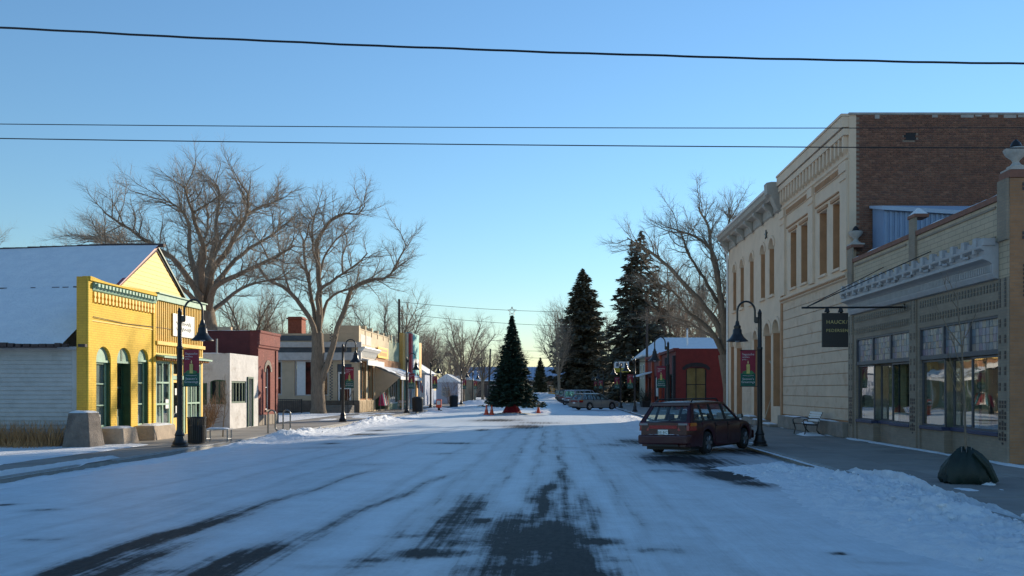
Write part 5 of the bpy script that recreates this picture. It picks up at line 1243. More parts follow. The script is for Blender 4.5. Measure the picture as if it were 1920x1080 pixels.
def make_banner():
    t_ = thing('season_banner', 'x', 'banner', (0, 0, 0), 'red and green season banners on the lamps')
    x0, x1 = .13, .60
    def cloth(nm, za, zb, mm):
        nx, nz = 10, 16
        X, Z = np.meshgrid(np.linspace(x0, x1, nx), np.linspace(za, zb, nz))
        wob = .012 * np.sin((X - x0) * 9 + Z * 2.2)
        v = []; f = []
        for s_ in (-.004, .004): v += [(X[j, i], wob[j, i] + s_, Z[j, i]) for j in range(nz) for i in range(nx)]
        n = nx * nz; ix = lambda j, i: j * nx + i
        for j in range(nz - 1):
            for i in range(nx - 1):
                q = (ix(j, i), ix(j, i + 1), ix(j + 1, i + 1), ix(j + 1, i)); f += [q, tuple(k + n for k in q[::-1])]
        for j in range(nz - 1): f += [(ix(j, 0), ix(j + 1, 0), ix(j + 1, 0) + n, ix(j, 0) + n), (ix(j, nx - 1), ix(j + 1, nx - 1), ix(j + 1, nx - 1) + n, ix(j, nx - 1) + n)]
        return MB().add(v, f).build(nm, mm, t_)
    cloth('red_field', 2.27, 2.985, M_BANR); cloth('green_field', 1.865, 2.268, M_BANG)
    for s_ in (-1, 1):
        y = s_ * .019
        r_ = (1, 0, 0) if s_ < 0 else (-1, 0, 0)
        xc = (x0 + x1) / 2; xl = x0 + .05 if s_ < 0 else x1 - .05
        put_text('lettering', 'Saguache', .092, (xl, y, 2.83), r_, (0, 0, 1), M_BANT, t_, align='LEFT')
        put_text('lettering', 'wishes', .075, (xl, y, 2.75), r_, (0, 0, 1), M_BANT, t_, align='LEFT')
        put_text('lettering', 'you...', .075, (xl, y, 2.68), r_, (0, 0, 1), M_BANT, t_, align='LEFT')
        put_text('lettering', "Season's", .095, (xc, y, 2.06), r_, (0, 0, 1), M_BANT, t_)
        put_text('lettering', 'Greetings', .095, (xc, y, 1.965), r_, (0, 0, 1), M_BANT, t_)
        f_ = Frame((xc, 0, 0), (1, 0, 0), (0, s_, 0))
        def pr(nm, loop, mm, n0=.016, n1=.02):
            q = MB(); f_.poly(q, loop, n0, n1); q.build(nm, mm, t_)
        pr('leaf_print', [(-.19, 2.28), (-.1, 2.36), (-.03, 2.30), (.05, 2.36), (.19, 2.31), (.12, 2.24), (-.1, 2.22)], M_LEAF)
        pr('candle_print', [(-.05, 2.26), (.05, 2.26), (.055, 2.53), (.02, 2.56), (-.03, 2.54), (-.05, 2.55)], M_CANDLE, .0205, .024)
        pr('flame_print', [(-.012, 2.57), (.018, 2.57), (.024, 2.61), (.004, 2.67), (-.018, 2.61)], M_FLAME)
        pr('rule_print', [(-.17, 2.195), (0, 2.18), (.17, 2.195), (.17, 2.203), (0, 2.188), (-.17, 2.203)], M_BANT)
    return t_
lamp0 = make_lamp(); ban0 = make_banner()
LAMPS = [(-11.5, 25.35, 0, 'black gooseneck street lamp in front of the yellow shop', 'red season banner on the lamp before the yellow shop'),
         (-11.58, 45.2, 0, 'black gooseneck street lamp before the thick cottonwood trunk', 'red season banner on the lamp near the cottonwood trunk'),
         (-11.2, 62.6, 0, 'black street lamp in front of the striped teal and orange panels', 'red season banner before the teal and orange panels'),
         (-11.25, 75.0, 0, 'black street lamp beside the hung flag on the left pavement', 'red season banner beside the hung flag'),
         (-11.3, 100, 0, 'slim black street lamp by the bare shrubs, second farthest on the left', 'small red banner on the second farthest left lamp'),
         (-11.3, 114, 0, 'farthest black street lamp on the left, just left of the leaning pole', 'smallest red banner far down the left pavement'),
         (6.4, 25.8, 1, 'black gooseneck street lamp beside the parked dark red wagon', 'red season banner hanging beside the sand-painted hall'),
         (5.9, 43.0, 1, 'black gooseneck street lamp in front of the red shop corner', 'red season banner before the red shop corner'),
         (6.4, 66.0, 1, 'black street lamp standing just left of the red shop front', 'red season banner just left of the red shop front'),
         (6.4, 80.0, 1, 'black street lamp under the white and yellow shop sign', 'red season banner under the white and yellow shop sign'),
         (6.4, 108.0, 1, 'slim black street lamp right of the big spruce foot, nearer of two', 'small red banner right of the big spruce, nearer of two'),
         (6.4, 122.0, 1, 'slim black street lamp at the big spruce foot, farther of two', 'small red banner at the big spruce foot, farther of two')]
for i, (x, y, flip, l1, l2) in enumerate(LAMPS):
    a = lamp0 if i == 0 else copy_tree(lamp0); b = ban0 if i == 0 else copy_tree(ban0)
    for o, l in ((a, l1), (b, l2)):
        o.location = (x, y, .0); o.rotation_euler = (0, 0, math.pi if flip else 0); o['label'] = l

# ------------------------------------------------------------------ cars
M_TYRE = mat('tyre_rubber', (.013, .013, .014), .85, .3, 20, .3, world=False)
M_RIM = mat('alloy_rim', (.30, .31, .33), .35, .1, 5, 0, metal=.8, world=False)
M_TRIM = mat('black_plastic', (.018, .018, .019), .6, .2, 10, .1, world=False)
M_SEAT = mat('car_seat', (.035, .033, .035), .9, .2, 10, .1, world=False)
M_TAIL = mat('tail_lens', (.26, .006, .013), .2, .15, 10, 0, world=False)
M_LENSW = mat('reverse_lens', (.20, .21, .23), .2, .1, 10, 0, world=False)
M_AMBER = mat('amber_lens', (.45, .13, .02), .2, .1, 10, 0, world=False)
M_CARGLASS = glass_mat('car_glass', (.80, .92, .90), 1.0, 0.0, .97)
def paint(name, c, rough=.28, flake=.12):
    m, t, b = new_mat(name)
    v = coords(t, (1, 1, 1), False)
    dust = ramp(t, noise_(t, v, 2.5, 7, .7), .45, .75)
    z = nd(t, 'ShaderNodeSeparateXYZ'); tc_ = nd(t, 'ShaderNodeTexCoord'); t.links.new(tc_.outputs['Object'], z.inputs[0])
    low = nd(t, 'ShaderNodeMapRange'); low.inputs[1].default_value = .75; low.inputs[2].default_value = .2; t.links.new(z.outputs[2], low.inputs[0])
    ml = nd(t, 'ShaderNodeMath', operation='MULTIPLY'); t.links.new(dust, ml.inputs[0]); t.links.new(low.outputs[0], ml.inputs[1])
    hf = nd(t, 'ShaderNodeMath', operation='MULTIPLY'); t.links.new(ml.outputs[0], hf.inputs[0]); hf.inputs[1].default_value = .12
    cc = mixc(t, hf.outputs[0], c, (.16, .145, .13)); t.links.new(cc, b.inputs['Base Color'])
    rr_ = nd(t, 'ShaderNodeMapRange'); t.links.new(ml.outputs[0], rr_.inputs[0]); rr_.inputs[3].default_value = rough; rr_.inputs[4].default_value = .8; t.links.new(rr_.outputs[0], b.inputs['Roughness'])
    b.inputs['Coat Weight'].default_value = .2; b.inputs['Coat Roughness'].default_value = .1
    return m
def interp(x, tab):
    for (x0, v0), (x1, v1) in zip(tab, tab[1:]):
        if x <= x1:
            t = (x - x0) / (x1 - x0) if x1 > x0 else 0; t = max(0, min(1, t)); t = t * t * (3 - 2 * t) * .5 + t * .5
            return v0 + (v1 - v0) * t
    return tab[-1][1]
def wheel_mesh(r, w):
    def lat(prof, sides=26):
        vs_ = []; fs_ = []; n = len(prof)
        for rr_, yy in prof:
            for k in range(sides):
                a = 2 * math.pi * k / sides; vs_.append((rr_ * math.cos(a), yy, rr_ * math.sin(a)))
        for i in range(n - 1):
            for k in range(sides): fs_.append((i * sides + k, i * sides + (k + 1) % sides, (i + 1) * sides + (k + 1) % sides, (i + 1) * sides + k))
        return vs_, fs_ + [tuple(range(sides))[::-1], tuple((n - 1) * sides + k for k in range(sides))]
    ri = r * .66
    ty = lat([(ri, -w / 2), (r * .9, -w / 2), (r * .97, -w * .42), (r, -w * .3), (r, w * .3), (r * .97, w * .42), (r * .9, w / 2), (ri, w / 2)])
    return ty, ri
def make_car(name, label, S, group='parked cars'):
    t_ = thing(name, label, 'car', (0, 0, 0), group)
    L2, W2 = S['L'] / 2, S['W'] / 2
    ax = S['axles']; r = S['wr']; ar = r + .065
    belt, sill = S['belt'], S['sill']
    Lxs = sorted(set([-L2, -L2 + .03, -L2 + .1, -L2 + .25, L2 - .25, L2 - .1, L2 - .03, L2] + [a + ar * math.sin(q * math.pi / 14) for a in ax for q in range(-7, 8)] + list(np.linspace(-L2 + .3, L2 - .3, 22))))
    def zb(x):
        for a in ax:
            if abs(x - a) <= ar: return max(sill, r + math.sqrt(max(0, ar * ar - (x - a) ** 2)) - .0)
        return sill + (.04 if abs(x) > L2 - .5 else 0)
    def zt(x): return interp(x, S['top'])
    def hw(x):
        e = max(0, (abs(x) - (L2 - .75)) / .75)
        return W2 * (1 - .19 * e ** 2.4)
    v = []; f = []; nS = 9
    for x in Lxs:
        b_, t2, w = zb(x), zt(x), hw(x)
        if b_ > t2 - .1: b_ = t2 - .1
        h = t2 - b_
        sec = [(w * .955, b_), (w * .985, b_ + h * .18), (w, b_ + h * .45), (w * .992, b_ + h * .72), (w * .97, b_ + h * .9), (w * .925, t2 - .012), (w * .85, t2 + .005), (w * .4, t2 + .025), (0, t2 + .03)]
        v += [(x, y, z) for y, z in sec]
    for i in range(len(Lxs) - 1):
        for k in range(nS - 1): f.append((i * nS + k, i * nS + k + 1, (i + 1) * nS + k + 1, (i + 1) * nS + k))
    f.append(tuple(range(nS)) + ()); f.append(tuple((len(Lxs) - 1) * nS + k for k in range(nS))[::-1])
    n = len(v); v += [(x, -y, z) for x, y, z in v]; f += [tuple(i + n for i in q[::-1]) for q in f]
    # close the ends between the two halves
    e0 = list(range(nS)); e1 = [(len(Lxs) - 1) * nS + k for k in range(nS)]
    f += [(e0[0], e0[8], e0[8] + n, e0[0] + n), (e1[0], e1[8], e1[8] + n, e1[0] + n)]
    mb = MB().add(v, f); body = mb.build('body', S['mat'], t_, smooth=True)
    MB().box(-L2 + .3, L2 - .3, -W2 * .8, W2 * .8, sill - .06, sill + .12).build('underbody', M_TRIM, t_)
    for a in ax:
        MB().box(a - ar, a + ar, -W2 * .72, W2 * .72, r * .6, r + ar + .02).build('wheel_well', M_TRIM, t_)
    # glasshouse
    g = S['glass']; xw0, xw1, xr1, xr0 = g['ws0'], g['ws1'], g['rear1'], g['rear0']; zr = S['roof']; zb_ = belt + .0
    wb, wt = W2 * .92, W2 * g.get('wt', .76)
    def sidept(x, z, s_=1, off=0.0):
        k = (z - zb_) / (zr - .05 - zb_); return Vector((x, s_ * (wb + (wt - wb) * k + off), z))
    def xf(z): return xw0 + (xw1 - xw0) * (z - zb_) / (zr - .05 - zb_)
    def xb(z): return xr0 + (xr1 - xr0) * (z - zb_) / (zr - .05 - zb_)
    zt_ = zr - .05
    # roof panel
    nx_ = 14; v = []; f = []
    rx = list(np.linspace(xr1 - .04, xw1 + .06, nx_)); ysx = [-1, -.93, -.7, -.35, 0, .35, .7, .93, 1]
    for x in rx:
        e = max(0, abs((x - (xr1 + xw1) / 2) / ((xw1 - xr1) / 2 + .05)) - .5) * 2
        for y in ysx: v.append((x, y * (wt + .02), zt_ + (.055 * (1 - abs(y) ** 3.5)) * (1 - .55 * e ** 2) - .02 * e ** 3))
    m9 = len(ysx)
    for i in range(nx_ - 1):
        for k in range(m9 - 1): f.append((i * m9 + k, i * m9 + k + 1, (i + 1) * m9 + k + 1, (i + 1) * m9 + k))
    nb = len(v); v += [(x, y, z - .05) for x, y, z in v]; f += [tuple(i + nb for i in q[::-1]) for q in f]
    for i in range(nx_ - 1):
        for k in (0, m9 - 1): f.append((i * m9 + k, (i + 1) * m9 + k, (i + 1) * m9 + k + nb, i * m9 + k + nb))
    for i in (0, nx_ - 1):
        for k in range(m9 - 1): f.append((i * m9 + k, i * m9 + k + 1, i * m9 + k + 1 + nb, i * m9 + k + nb))
    MB().add(v, f).build('roof', S['mat'], t_, smooth=True)
    # pillars and side panes
    cuts = g['cuts']                   # x positions of pillars at the belt, front to rear (centre, width)
    for s_ in (1, -1):
        def quad(xa0, xa1, xb0, xb1, nm, mm, off=0, th=.05):
            p = [sidept(xa0, zb_ - .03, s_, off), sidept(xa1, zb_ - .03, s_, off), sidept(xb1, zt_, s_, off), sidept(xb0, zt_, s_, off)]
            q = MB(); d = Vector((0, -s_ * th, 0)); q.add(p + [x + d for x in p], [(0, 1, 2, 3), (7, 6, 5, 4), (0, 1, 5, 4), (1, 2, 6, 5), (2, 3, 7, 6), (3, 0, 4, 7)])
            return q.build(nm, mm, t_)
        quad(xw0 - .09, xw0 + .02, xw1 - .06, xw1 + .05, 'pillar', S['mat'])
        for (c, w_) in cuts: quad(c - w_ / 2, c + w_ / 2, c - w_ / 2 + .02, c + w_ / 2 - .01, 'pillar', S['pmat'])
        quad(xr0 - .02, xr0 + S.get('dp', .2), xr1 - .04, xr1 + .12, 'pillar', S['mat'])
        xsL = [xw0 - .05] + [c for c, _ in cuts] + [xr0 + .1]; xsT = [xw1 - .02] + [c for c, _ in cuts] + [xr1 + .05]
        for k in range(len(xsL) - 1):
            p = [sidept(xsL[k], zb_ - .02, s_, -.018), sidept(xsL[k + 1], zb_ - .02, s_, -.018), sidept(xsT[k + 1], zt_, s_, -.018), sidept(xsT[k], zt_, s_, -.018)]
            MB().add(p, [(0, 1, 2, 3)]).build('side_window', M_CARGLASS, t_)
        # belt moulding, door gaps, handles
        MB().hexa([(xr0 + .15, s_ * W2 * .955, zb_ - .05), (xw0, s_ * W2 * .955, zb_ - .05), (xw0, s_ * W2 * .90, zb_ - .05), (xr0 + .15, s_ * W2 * .90, zb_ - .05), (xr0 + .15, s_ * W2 * .94, zb_ + .012), (xw0, s_ * W2 * .94, zb_ + .012), (xw0, s_ * W2 * .90, zb_ + .012), (xr0 + .15, s_ * W2 * .90, zb_ + .012)]).build('belt_moulding', M_TRIM, t_)
        for c in S['doors']:
            MB().box(c - .006, c + .006, s_ * (W2 * .955), s_ * (W2 + .002), sill + .12, zb_ - .06).build('door_gap', M_TRIM, t_)
            MB().box(c + .06, c + .22, s_ * (W2 - .012), s_ * (W2 + .018), zb_ - .17, zb_ - .13).build('door_handle', S['mat'], t_, bevel=.008)
        mr = MB().hexa([(xw0 - .3, s_ * (W2 - .02), zb_ + .02), (xw0 - .22, s_ * (W2 - .02), zb_ + .02), (xw0 - .2, s_ * (W2 + .16), zb_ + .03), (xw0 - .3, s_ * (W2 + .16), zb_ + .03), (xw0 - .3, s_ * (W2 - .0), zb_ + .13), (xw0 - .22, s_ * (W2), zb_ + .13), (xw0 - .2, s_ * (W2 + .15), zb_ + .15), (xw0 - .3, s_ * (W2 + .15), zb_ + .15)]).build('mirror', M_TRIM, t_, bevel=.02)
        MB().box(xw0 - .304, xw0 - .3005, s_ * (W2 + .02), s_ * (W2 + .14), zb_ + .04, zb_ + .135).build('mirror_glass', M_RIM, mr)
        if S.get('rails'):
            q = MB().tube([(xr1 + .1, s_ * (wt - .06), zt_ + .03), (xr1 + .2, s_ * (wt - .06), zt_ + .1), (xw1 - .35, s_ * (wt - .06), zt_ + .1), (xw1 - .2, s_ * (wt - .06), zt_ + .03)], .022, 8)
            q.build('roof_rail', M_TRIM, t_, smooth=True)
    if S.get('rails'):
        for xx in (xr1 + .55, xw1 - .7): MB().tube([(xx, -(wt - .06), zt_ + .105), (xx, wt - .06, zt_ + .105)], .016, 6).build('roof_crossbar', M_TRIM, t_)
    # screens
    def screen(x0, x1, nm, off):
        p = [Vector((x0 + off, -wb + .05, zb_ - .02)), Vector((x0 + off, wb - .05, zb_ - .02)), Vector((x1 + off, wt - .03, zt_)), Vector((x1 + off, -wt + .03, zt_))]
        return MB().add(p, [(0, 1, 2, 3)]).build(nm, M_CARGLASS, t_)
    screen(xw0, xw1, 'windscreen', .0)
    screen(xr0, xr1, 'rear_window', .0)
    k0 = lambda z: xr0 + (xr1 - xr0) * (z - zb_) / (zt_ - zb_)
    for s_ in (1, -1):
        MB().hexa([(xr0 - .02, s_ * (wb - .14), zb_ - .03), (xr0 + .03, s_ * (wb - .14), zb_ - .03), (xr0 + .03, s_ * wb, zb_ - .03), (xr0 - .02, s_ * wb, zb_ - .03), (xr1 - .04, s_ * (wt - .09), zt_), (xr1 + .02, s_ * (wt - .09), zt_), (xr1 + .02, s_ * wt, zt_), (xr1 - .04, s_ * wt, zt_)]).build('hatch_post', S['mat'], t_)
    MB().hexa([(k0(zt_ - .1) - .03, -wt, zt_ - .1), (k0(zt_ - .1) + .02, -wt, zt_ - .1), (k0(zt_ - .1) + .02, wt, zt_ - .1), (k0(zt_ - .1) - .03, wt, zt_ - .1), (xr1 - .1, -wt, zt_ + .015), (xr1, -wt, zt_ + .015), (xr1, wt, zt_ + .015), (xr1 - .1, wt, zt_ + .015)]).build('hatch_header', S['mat'], t_, bevel=.03, segs=3)
    # seats
    for (xx, yy) in ((.25, .36), (.25, -.36), (-.75, .38), (-.75, 0), (-.75, -.38)):
        MB().hexa([(xx - .2, yy - .22, .45), (xx + .0, yy - .22, .45), (xx + .0, yy + .22, .45), (xx - .2, yy + .22, .45), (xx - .34, yy - .18, belt + .02), (xx - .22, yy - .18, belt + .02), (xx - .22, yy + .18, belt + .02), (xx - .34, yy + .18, belt + .02)]).box(xx - .36, xx - .28, yy - .09, yy + .09, belt + .03, belt + .18).build('seat', M_SEAT, t_, bevel=.03)
    MB().box(.6, 1.2, -W2 * .8, W2 * .8, belt - .25, belt - .03).build('dashboard', M_SEAT, t_)
    # rear end
    xe = -L2
    zl0, zl1 = S['lamp']
    for s_ in (1, -1):
        lm = MB().hexa([(xe - .012, s_ * W2 * .52, zl0), (xe + .02, s_ * W2 * .52, zl0), (xe + .34, s_ * (W2 * 1.0), zl0), (xe + .03, s_ * W2 * .895, zl0), (xe + .01, s_ * W2 * .52, zl1), (xe + .04, s_ * W2 * .52, zl1), (xe + .34, s_ * (W2 * .985), zl1), (xe + .05, s_ * W2 * .885, zl1)]).build('tail_light', M_TAIL, t_, bevel=.012)
        MB().box(xe - .016, xe + .02, min(s_ * W2 * .55, s_ * W2 * .86), max(s_ * W2 * .55, s_ * W2 * .86), zl1 - .065, zl1 - .012).build('reverse_lens', M_LENSW, lm)
        MB().hexa([(xe + .07, s_ * W2 * .93, zl1 - .09), (xe + .1, s_ * W2 * .9, zl1 - .09), (xe + .35, s_ * W2 * .98, zl1 - .09), (xe + .35, s_ * W2 * 1.004, zl1 - .09), (xe + .08, s_ * W2 * .925, zl1 - .005), (xe + .1, s_ * W2 * .9, zl1 - .005), (xe + .35, s_ * W2 * .96, zl1 - .005), (xe + .35, s_ * W2 * .992, zl1 - .005)]).build('amber_lens', M_AMBER, lm)
        MB().hexa([(L2 - .42, s_ * W2 * .97, .62), (L2 - .06, s_ * W2 * .5, .62), (L2 + .002, s_ * W2 * .5, .62), (L2 - .1, s_ * W2 * .93, .62), (L2 - .42, s_ * W2 * .96, .74), (L2 - .1, s_ * W2 * .5, .74), (L2 - .04, s_ * W2 * .5, .74), (L2 - .14, s_ * W2 * .92, .74)]).build('headlight', M_LENSW, t_, bevel=.01)
    MB().box(xe - .014, xe + .02, -W2 * .5, W2 * .5, zl0 + .06, zl0 + .15).build('tail_garnish', M_TAIL, t_)
    pl = MB().box(xe - .02, xe - .008, -.155, .155, zl0 - .12, zl0 + .035).build('licence_plate', M_WHITE, t_)
    me_ = put_text('plate_number', S.get('plate', ''), .1, (xe - .0215, 0, zl0 - .075), (0, -1, 0), (0, 0, 1), M_DKGREEN, pl) if S.get('plate') else None
    MB().hexa([(xe - .09, -W2 * .87, S['bump'][0]), (xe + .12, -W2 * .97, S['bump'][0]), (xe + .12, W2 * .97, S['bump'][0]), (xe - .09, W2 * .87, S['bump'][0]), (xe - .10, -W2 * .86, S['bump'][1]), (xe + .12, -W2 * .985, S['bump'][1]), (xe + .12, W2 * .985, S['bump'][1]), (xe - .10, W2 * .86, S['bump'][1])]).build('rear_bumper', S['bmat'], t_, bevel=.045, segs=3)
    MB().box(xe - .06, xe + .1, -W2 * .55, W2 * .55, S['bump'][0] - .05, S['bump'][0] + .01).build('bumper_valance', M_TRIM, t_)
    MB().hexa([(L2 - .1, -W2 * .95, .28), (L2 + .06, -W2 * .78, .28), (L2 + .06, W2 * .78, .28), (L2 - .1, W2 * .95, .28), (L2 - .1, -W2 * .95, .55), (L2 + .05, -W2 * .78, .55), (L2 + .05, W2 * .78, .55), (L2 - .1, W2 * .95, .55)]).build('front_bumper', S['bmat'], t_, bevel=.04, segs=3)
    if S.get('snow'):
        X, Y = np.meshgrid(np.linspace(xe - .085, xe - .016, 8), np.linspace(-W2 * .72, W2 * .72, 50))
        grid_mesh('bumper_snow', X, Y, S['bump'][1] - .012 + .045 * fbm(X * 20, Y * 5, 3) * sstep(0, .3, 1 - np.abs(Y) / (W2 * .72)), M_SNOW, None, t_)
    MB().tube([(xr0 - .01, 0, zb_ - .01), (k0(zb_ + .09) - .022, -.3, zb_ + .09)], .009, 5).build('rear_wiper', M_TRIM, t_)
    # wheels
    (tv, tf), ri = wheel_mesh(r, .2)
    for a in ax:
        for s_ in (1, -1):
            cy = s_ * (W2 - .115)
            wh = MB().add([(x + a, y + cy, z + r) for x, y, z in tv], tf).build('wheel', M_TYRE, t_, smooth=True)
            q = MB(); yo = cy + s_ * .088
            pts = [(a + ri * .99 * math.cos(k * math.pi / 12), yo, r + ri * .99 * math.sin(k * math.pi / 12)) for k in range(24)]
            q.prism(pts, (0, s_ * .012, 0))
            for k in range(6):
                an = k * math.pi / 3
                d = Vector((math.cos(an), 0, math.sin(an))); e = Vector((-math.sin(an), 0, math.cos(an)))
                c0 = Vector((a, yo + s_ * .013, r))
                q.hexa([c0 + d * .04 - e * .035, c0 + d * .04 + e * .035, c0 + d * ri * .93 + e * .045, c0 + d * ri * .93 - e * .045] + [p + Vector((0, s_ * .016, 0)) for p in (c0 + d * .04 - e * .03, c0 + d * .04 + e * .03, c0 + d * ri * .93 + e * .035, c0 + d * ri * .93 - e * .035)])
            q.build('rim', M_RIM, wh)
    return t_
def top_wagon(L2, belt, hood, nose): return [(-L2, belt - .05), (-L2 + .12, belt - .005), (-L2 + .5, belt), (.75, belt), (1.05, hood + .06), (1.5, hood), (L2 - .25, nose), (L2, nose - .14)]
P_RED = paint('dark_red_paint', (.042, .0032, .0065)); P_TAN = paint('silver_tan_paint', (.20, .18, .15), .35); P_SILV = paint('pale_silver_paint', (.34, .36, .39), .35); P_DARK = paint('charcoal_paint', (.03, .034, .038)); P_GRN = paint('grey_green_paint', (.11, .14, .14))
wagon = dict(L=4.66, W=1.70, belt=.93, sill=.21, roof=1.49, wr=.315, axles=(-1.22, 1.43), top=top_wagon(2.33, .93, .86, .74), glass=dict(ws0=1.08, ws1=.32, rear1=-1.76, rear0=-2.2, wt=.70, cuts=[(.12, .09), (-.72, .1), (-1.36, .08)]), doors=[.1, -.76], lamp=(.68, .9), bump=(.31, .57), mat=P_RED, pmat=M_TRIM, bmat=P_RED, rails=True, plate='703-BCY', snow=True, dp=.16)
def place(o, px, py, z, heading, x=None, y=None):
    c = gnd(px, py, z); 
    o.location = (c.x, c.y, z) if x is None else (x, y, z)
    o.rotation_euler = (0, 0, R(90 - heading))     # heading in degrees right of the street axis
car = make_car('parked_wagon', 'dark red station wagon with roof rails parked by the right kerb', wagon)
hd = R(35)
cxy = Vector((3.62, 21.9)) + Vector((math.sin(hd), math.cos(hd))) * 2.33 - Vector((math.cos(hd), -math.sin(hd))) * .85
place(car, 0, 0, -.055, 35, cxy.x + .06, cxy.y + .25); car.rotation_euler[0] = R(-1.2)
w2 = dict(wagon); w2.update(mat=P_TAN, bmat=P_TAN, rails=False, plate='', snow=False)
c2 = make_car('parked_wagon', 'tan silver wagon parked nose to kerb beyond the decorated tree', w2)
place(c2, 0, 0, -.03, 52, 3.55, 74.3)
suv = dict(L=4.6, W=1.8, belt=1.08, sill=.32, roof=1.78, wr=.36, axles=(-1.2, 1.42), top=top_wagon(2.3, 1.08, 1.04, .95), glass=dict(ws0=1.05, ws1=.5, rear1=-2.12, rear0=-2.27, wt=.80, cuts=[(.15, .1), (-.72, .1), (-1.45, .1)]), doors=[.1, -.8], lamp=(.78, 1.06), bump=(.46, .66), mat=P_SILV, pmat=P_SILV, bmat=M_TRIM, rails=True, plate='', snow=False, dp=.12)
c3 = make_car('parked_suv', 'pale silver boxy SUV parked behind the tan wagon', suv)
place(c3, 0, 0, -.03, 45, 3.1, 86.5)
s2 = dict(suv); s2.update(mat=P_DARK, pmat=P_DARK)
c4 = make_car('parked_suv', 'dark SUV half hidden behind the pale silver SUV', s2); place(c4, 0, 0, -.03, 45, 2.6, 97.5)
s3 = dict(suv); s3.update(mat=P_GRN, pmat=P_GRN)
c5 = make_car('parked_suv', 'small grey-green car farthest along the right kerb', s3); place(c5, 0, 0, -.03, 30, 1.9, 128)

# ------------------------------------------------------------------ street furniture
M_ORCONE = mat('cone_orange', (.70, .085, .03), .5, .1, 6, .05, world=False)
def cone(px, py, label):
    c = gnd(px, py, -.02)
    t_ = thing('traffic_cone', label, 'traffic cone', (c.x, c.y, -.03), 'orange traffic cones by the decorated tree')
    MB().lathe(c.x, c.y, [(.155, 0), (.15, .04), (.035, .68), (.03, .7)], 18, -.0).build('body', M_ORCONE, t_, smooth=True)
    MB().frustum(c.x, c.y, -.02, .03, .4, .4, .38, .38).build('foot', M_ORCONE, t_, bevel=.01)
    MB().lathe(c.x, c.y, [(.093, .36), (.07, .5)], 18).build('collar', mat('cone_collar', (.72, .25, .18), .4, .1), t_, smooth=True)
cone(912, 778, 'orange traffic cone leftmost beside the decorated tree')
cone(922, 778.3, 'orange traffic cone nearer the trunk, right one of the pair')
cone(1009.5, 775, 'single orange cone in the snow heap right of the decorated tree')
# bench on the right pavement
bn = thing('iron_bench', 'black iron bench with snow-white back slats against the stone wall', 'bench', (9.9, 32.3, 0))
for yy in (31.62, 32.98):
    MB().tube([(9.55, yy, 0), (9.6, yy, .22), (9.55, yy, .42)], .022, 6).tube([(9.5, yy, .42), (10.05, yy, .40), (10.12, yy, .6), (10.25, yy, .88)], .022, 6).tube([(10.05, yy, .40), (10.02, yy, .2), (10.2, yy, 0)], .022, 6).tube([(10.14, yy, .64), (9.85, yy, .66), (9.56, yy, .63), (9.5, yy, .55), (9.54, yy, .44)], .02, 6).build('leg', M_BLACK, bn)
for i in range(5):
    x = 9.54 + i * .105
    MB().box(x, x + .085, 31.58, 33.02, .425 - i * .004, .45 - i * .004).build('seat_slat', M_BLACK, bn)
for i in range(4):
    z = .53 + i * .095; x = 10.115 + i * .035
    MB().box(x - .02, x, 31.58, 33.02, z, z + .082).build('back_slat', M_WHITE, bn)
snowcap(bn, 9.75, 10.03, 31.62, 32.98, .44, .06, seed=9)
snowcap(bn, 9.45, 10.3, 31.3, 32.6, .0, .10, seed=4)
# backless bench on the left pavement
b2 = thing('backless_bench', 'small backless bench with pale snowy top beside the litter bin', 'bench', (-11.4, 28, 0))
for i in range(5): MB().box(-11.78, -10.98, 27.8 + i * .085, 27.875 + i * .085, .40, .435).build('seat_slat', M_GREYTRIM, b2)
for xx in (-11.74, -11.02):
    for yy in (27.83, 28.17): MB().tube([(xx, yy, 0), (xx, yy, .4)], .022, 6).build('leg', M_STEEL, b2)
    MB().tube([(xx, 27.83, .1), (xx, 28.17, .1)], .016, 6).build('stretcher', M_STEEL, b2)
snowcap(b2, -11.8, -10.96, 27.79, 28.24, .435, .045, seed=6)
# litter bin
lb_ = thing('litter_bin', 'black slatted metal litter bin beside the lamp at the yellow shop', 'litter bin', (-11.58, 26.75, 0))
cx, cy = -11.58, 26.75
MB().lathe(cx, cy, [(.23, .04), (.235, .6), (.22, .6), (.2, .08)], 24).build('liner', M_TRIM, lb_)
for k in range(26):
    a = k * 2 * math.pi / 26; x, y = cx + .255 * math.cos(a), cy + .255 * math.sin(a)
    d = Vector((-math.sin(a), math.cos(a), 0)) * .02; n_ = Vector((math.cos(a), math.sin(a), 0)) * .01; p = Vector((x, y, 0))
    MB().prism([p - d + Vector((0, 0, .03)), p + d + Vector((0, 0, .03)), p + d + n_ * 2 + Vector((0, 0, .86)), p - d + n_ * 2 + Vector((0, 0, .86))], n_).build('slat', M_BLACK, lb_)
for z in (.05, .58, .86):
    rr_ = .27 + (.02 if z > .8 else 0)
    MB().tube([(cx + rr_ * math.cos(a), cy + rr_ * math.sin(a), z) for a in [k * 2 * math.pi / 24 for k in range(25)]], .016, 6, False).build('ring', M_BLACK, lb_)
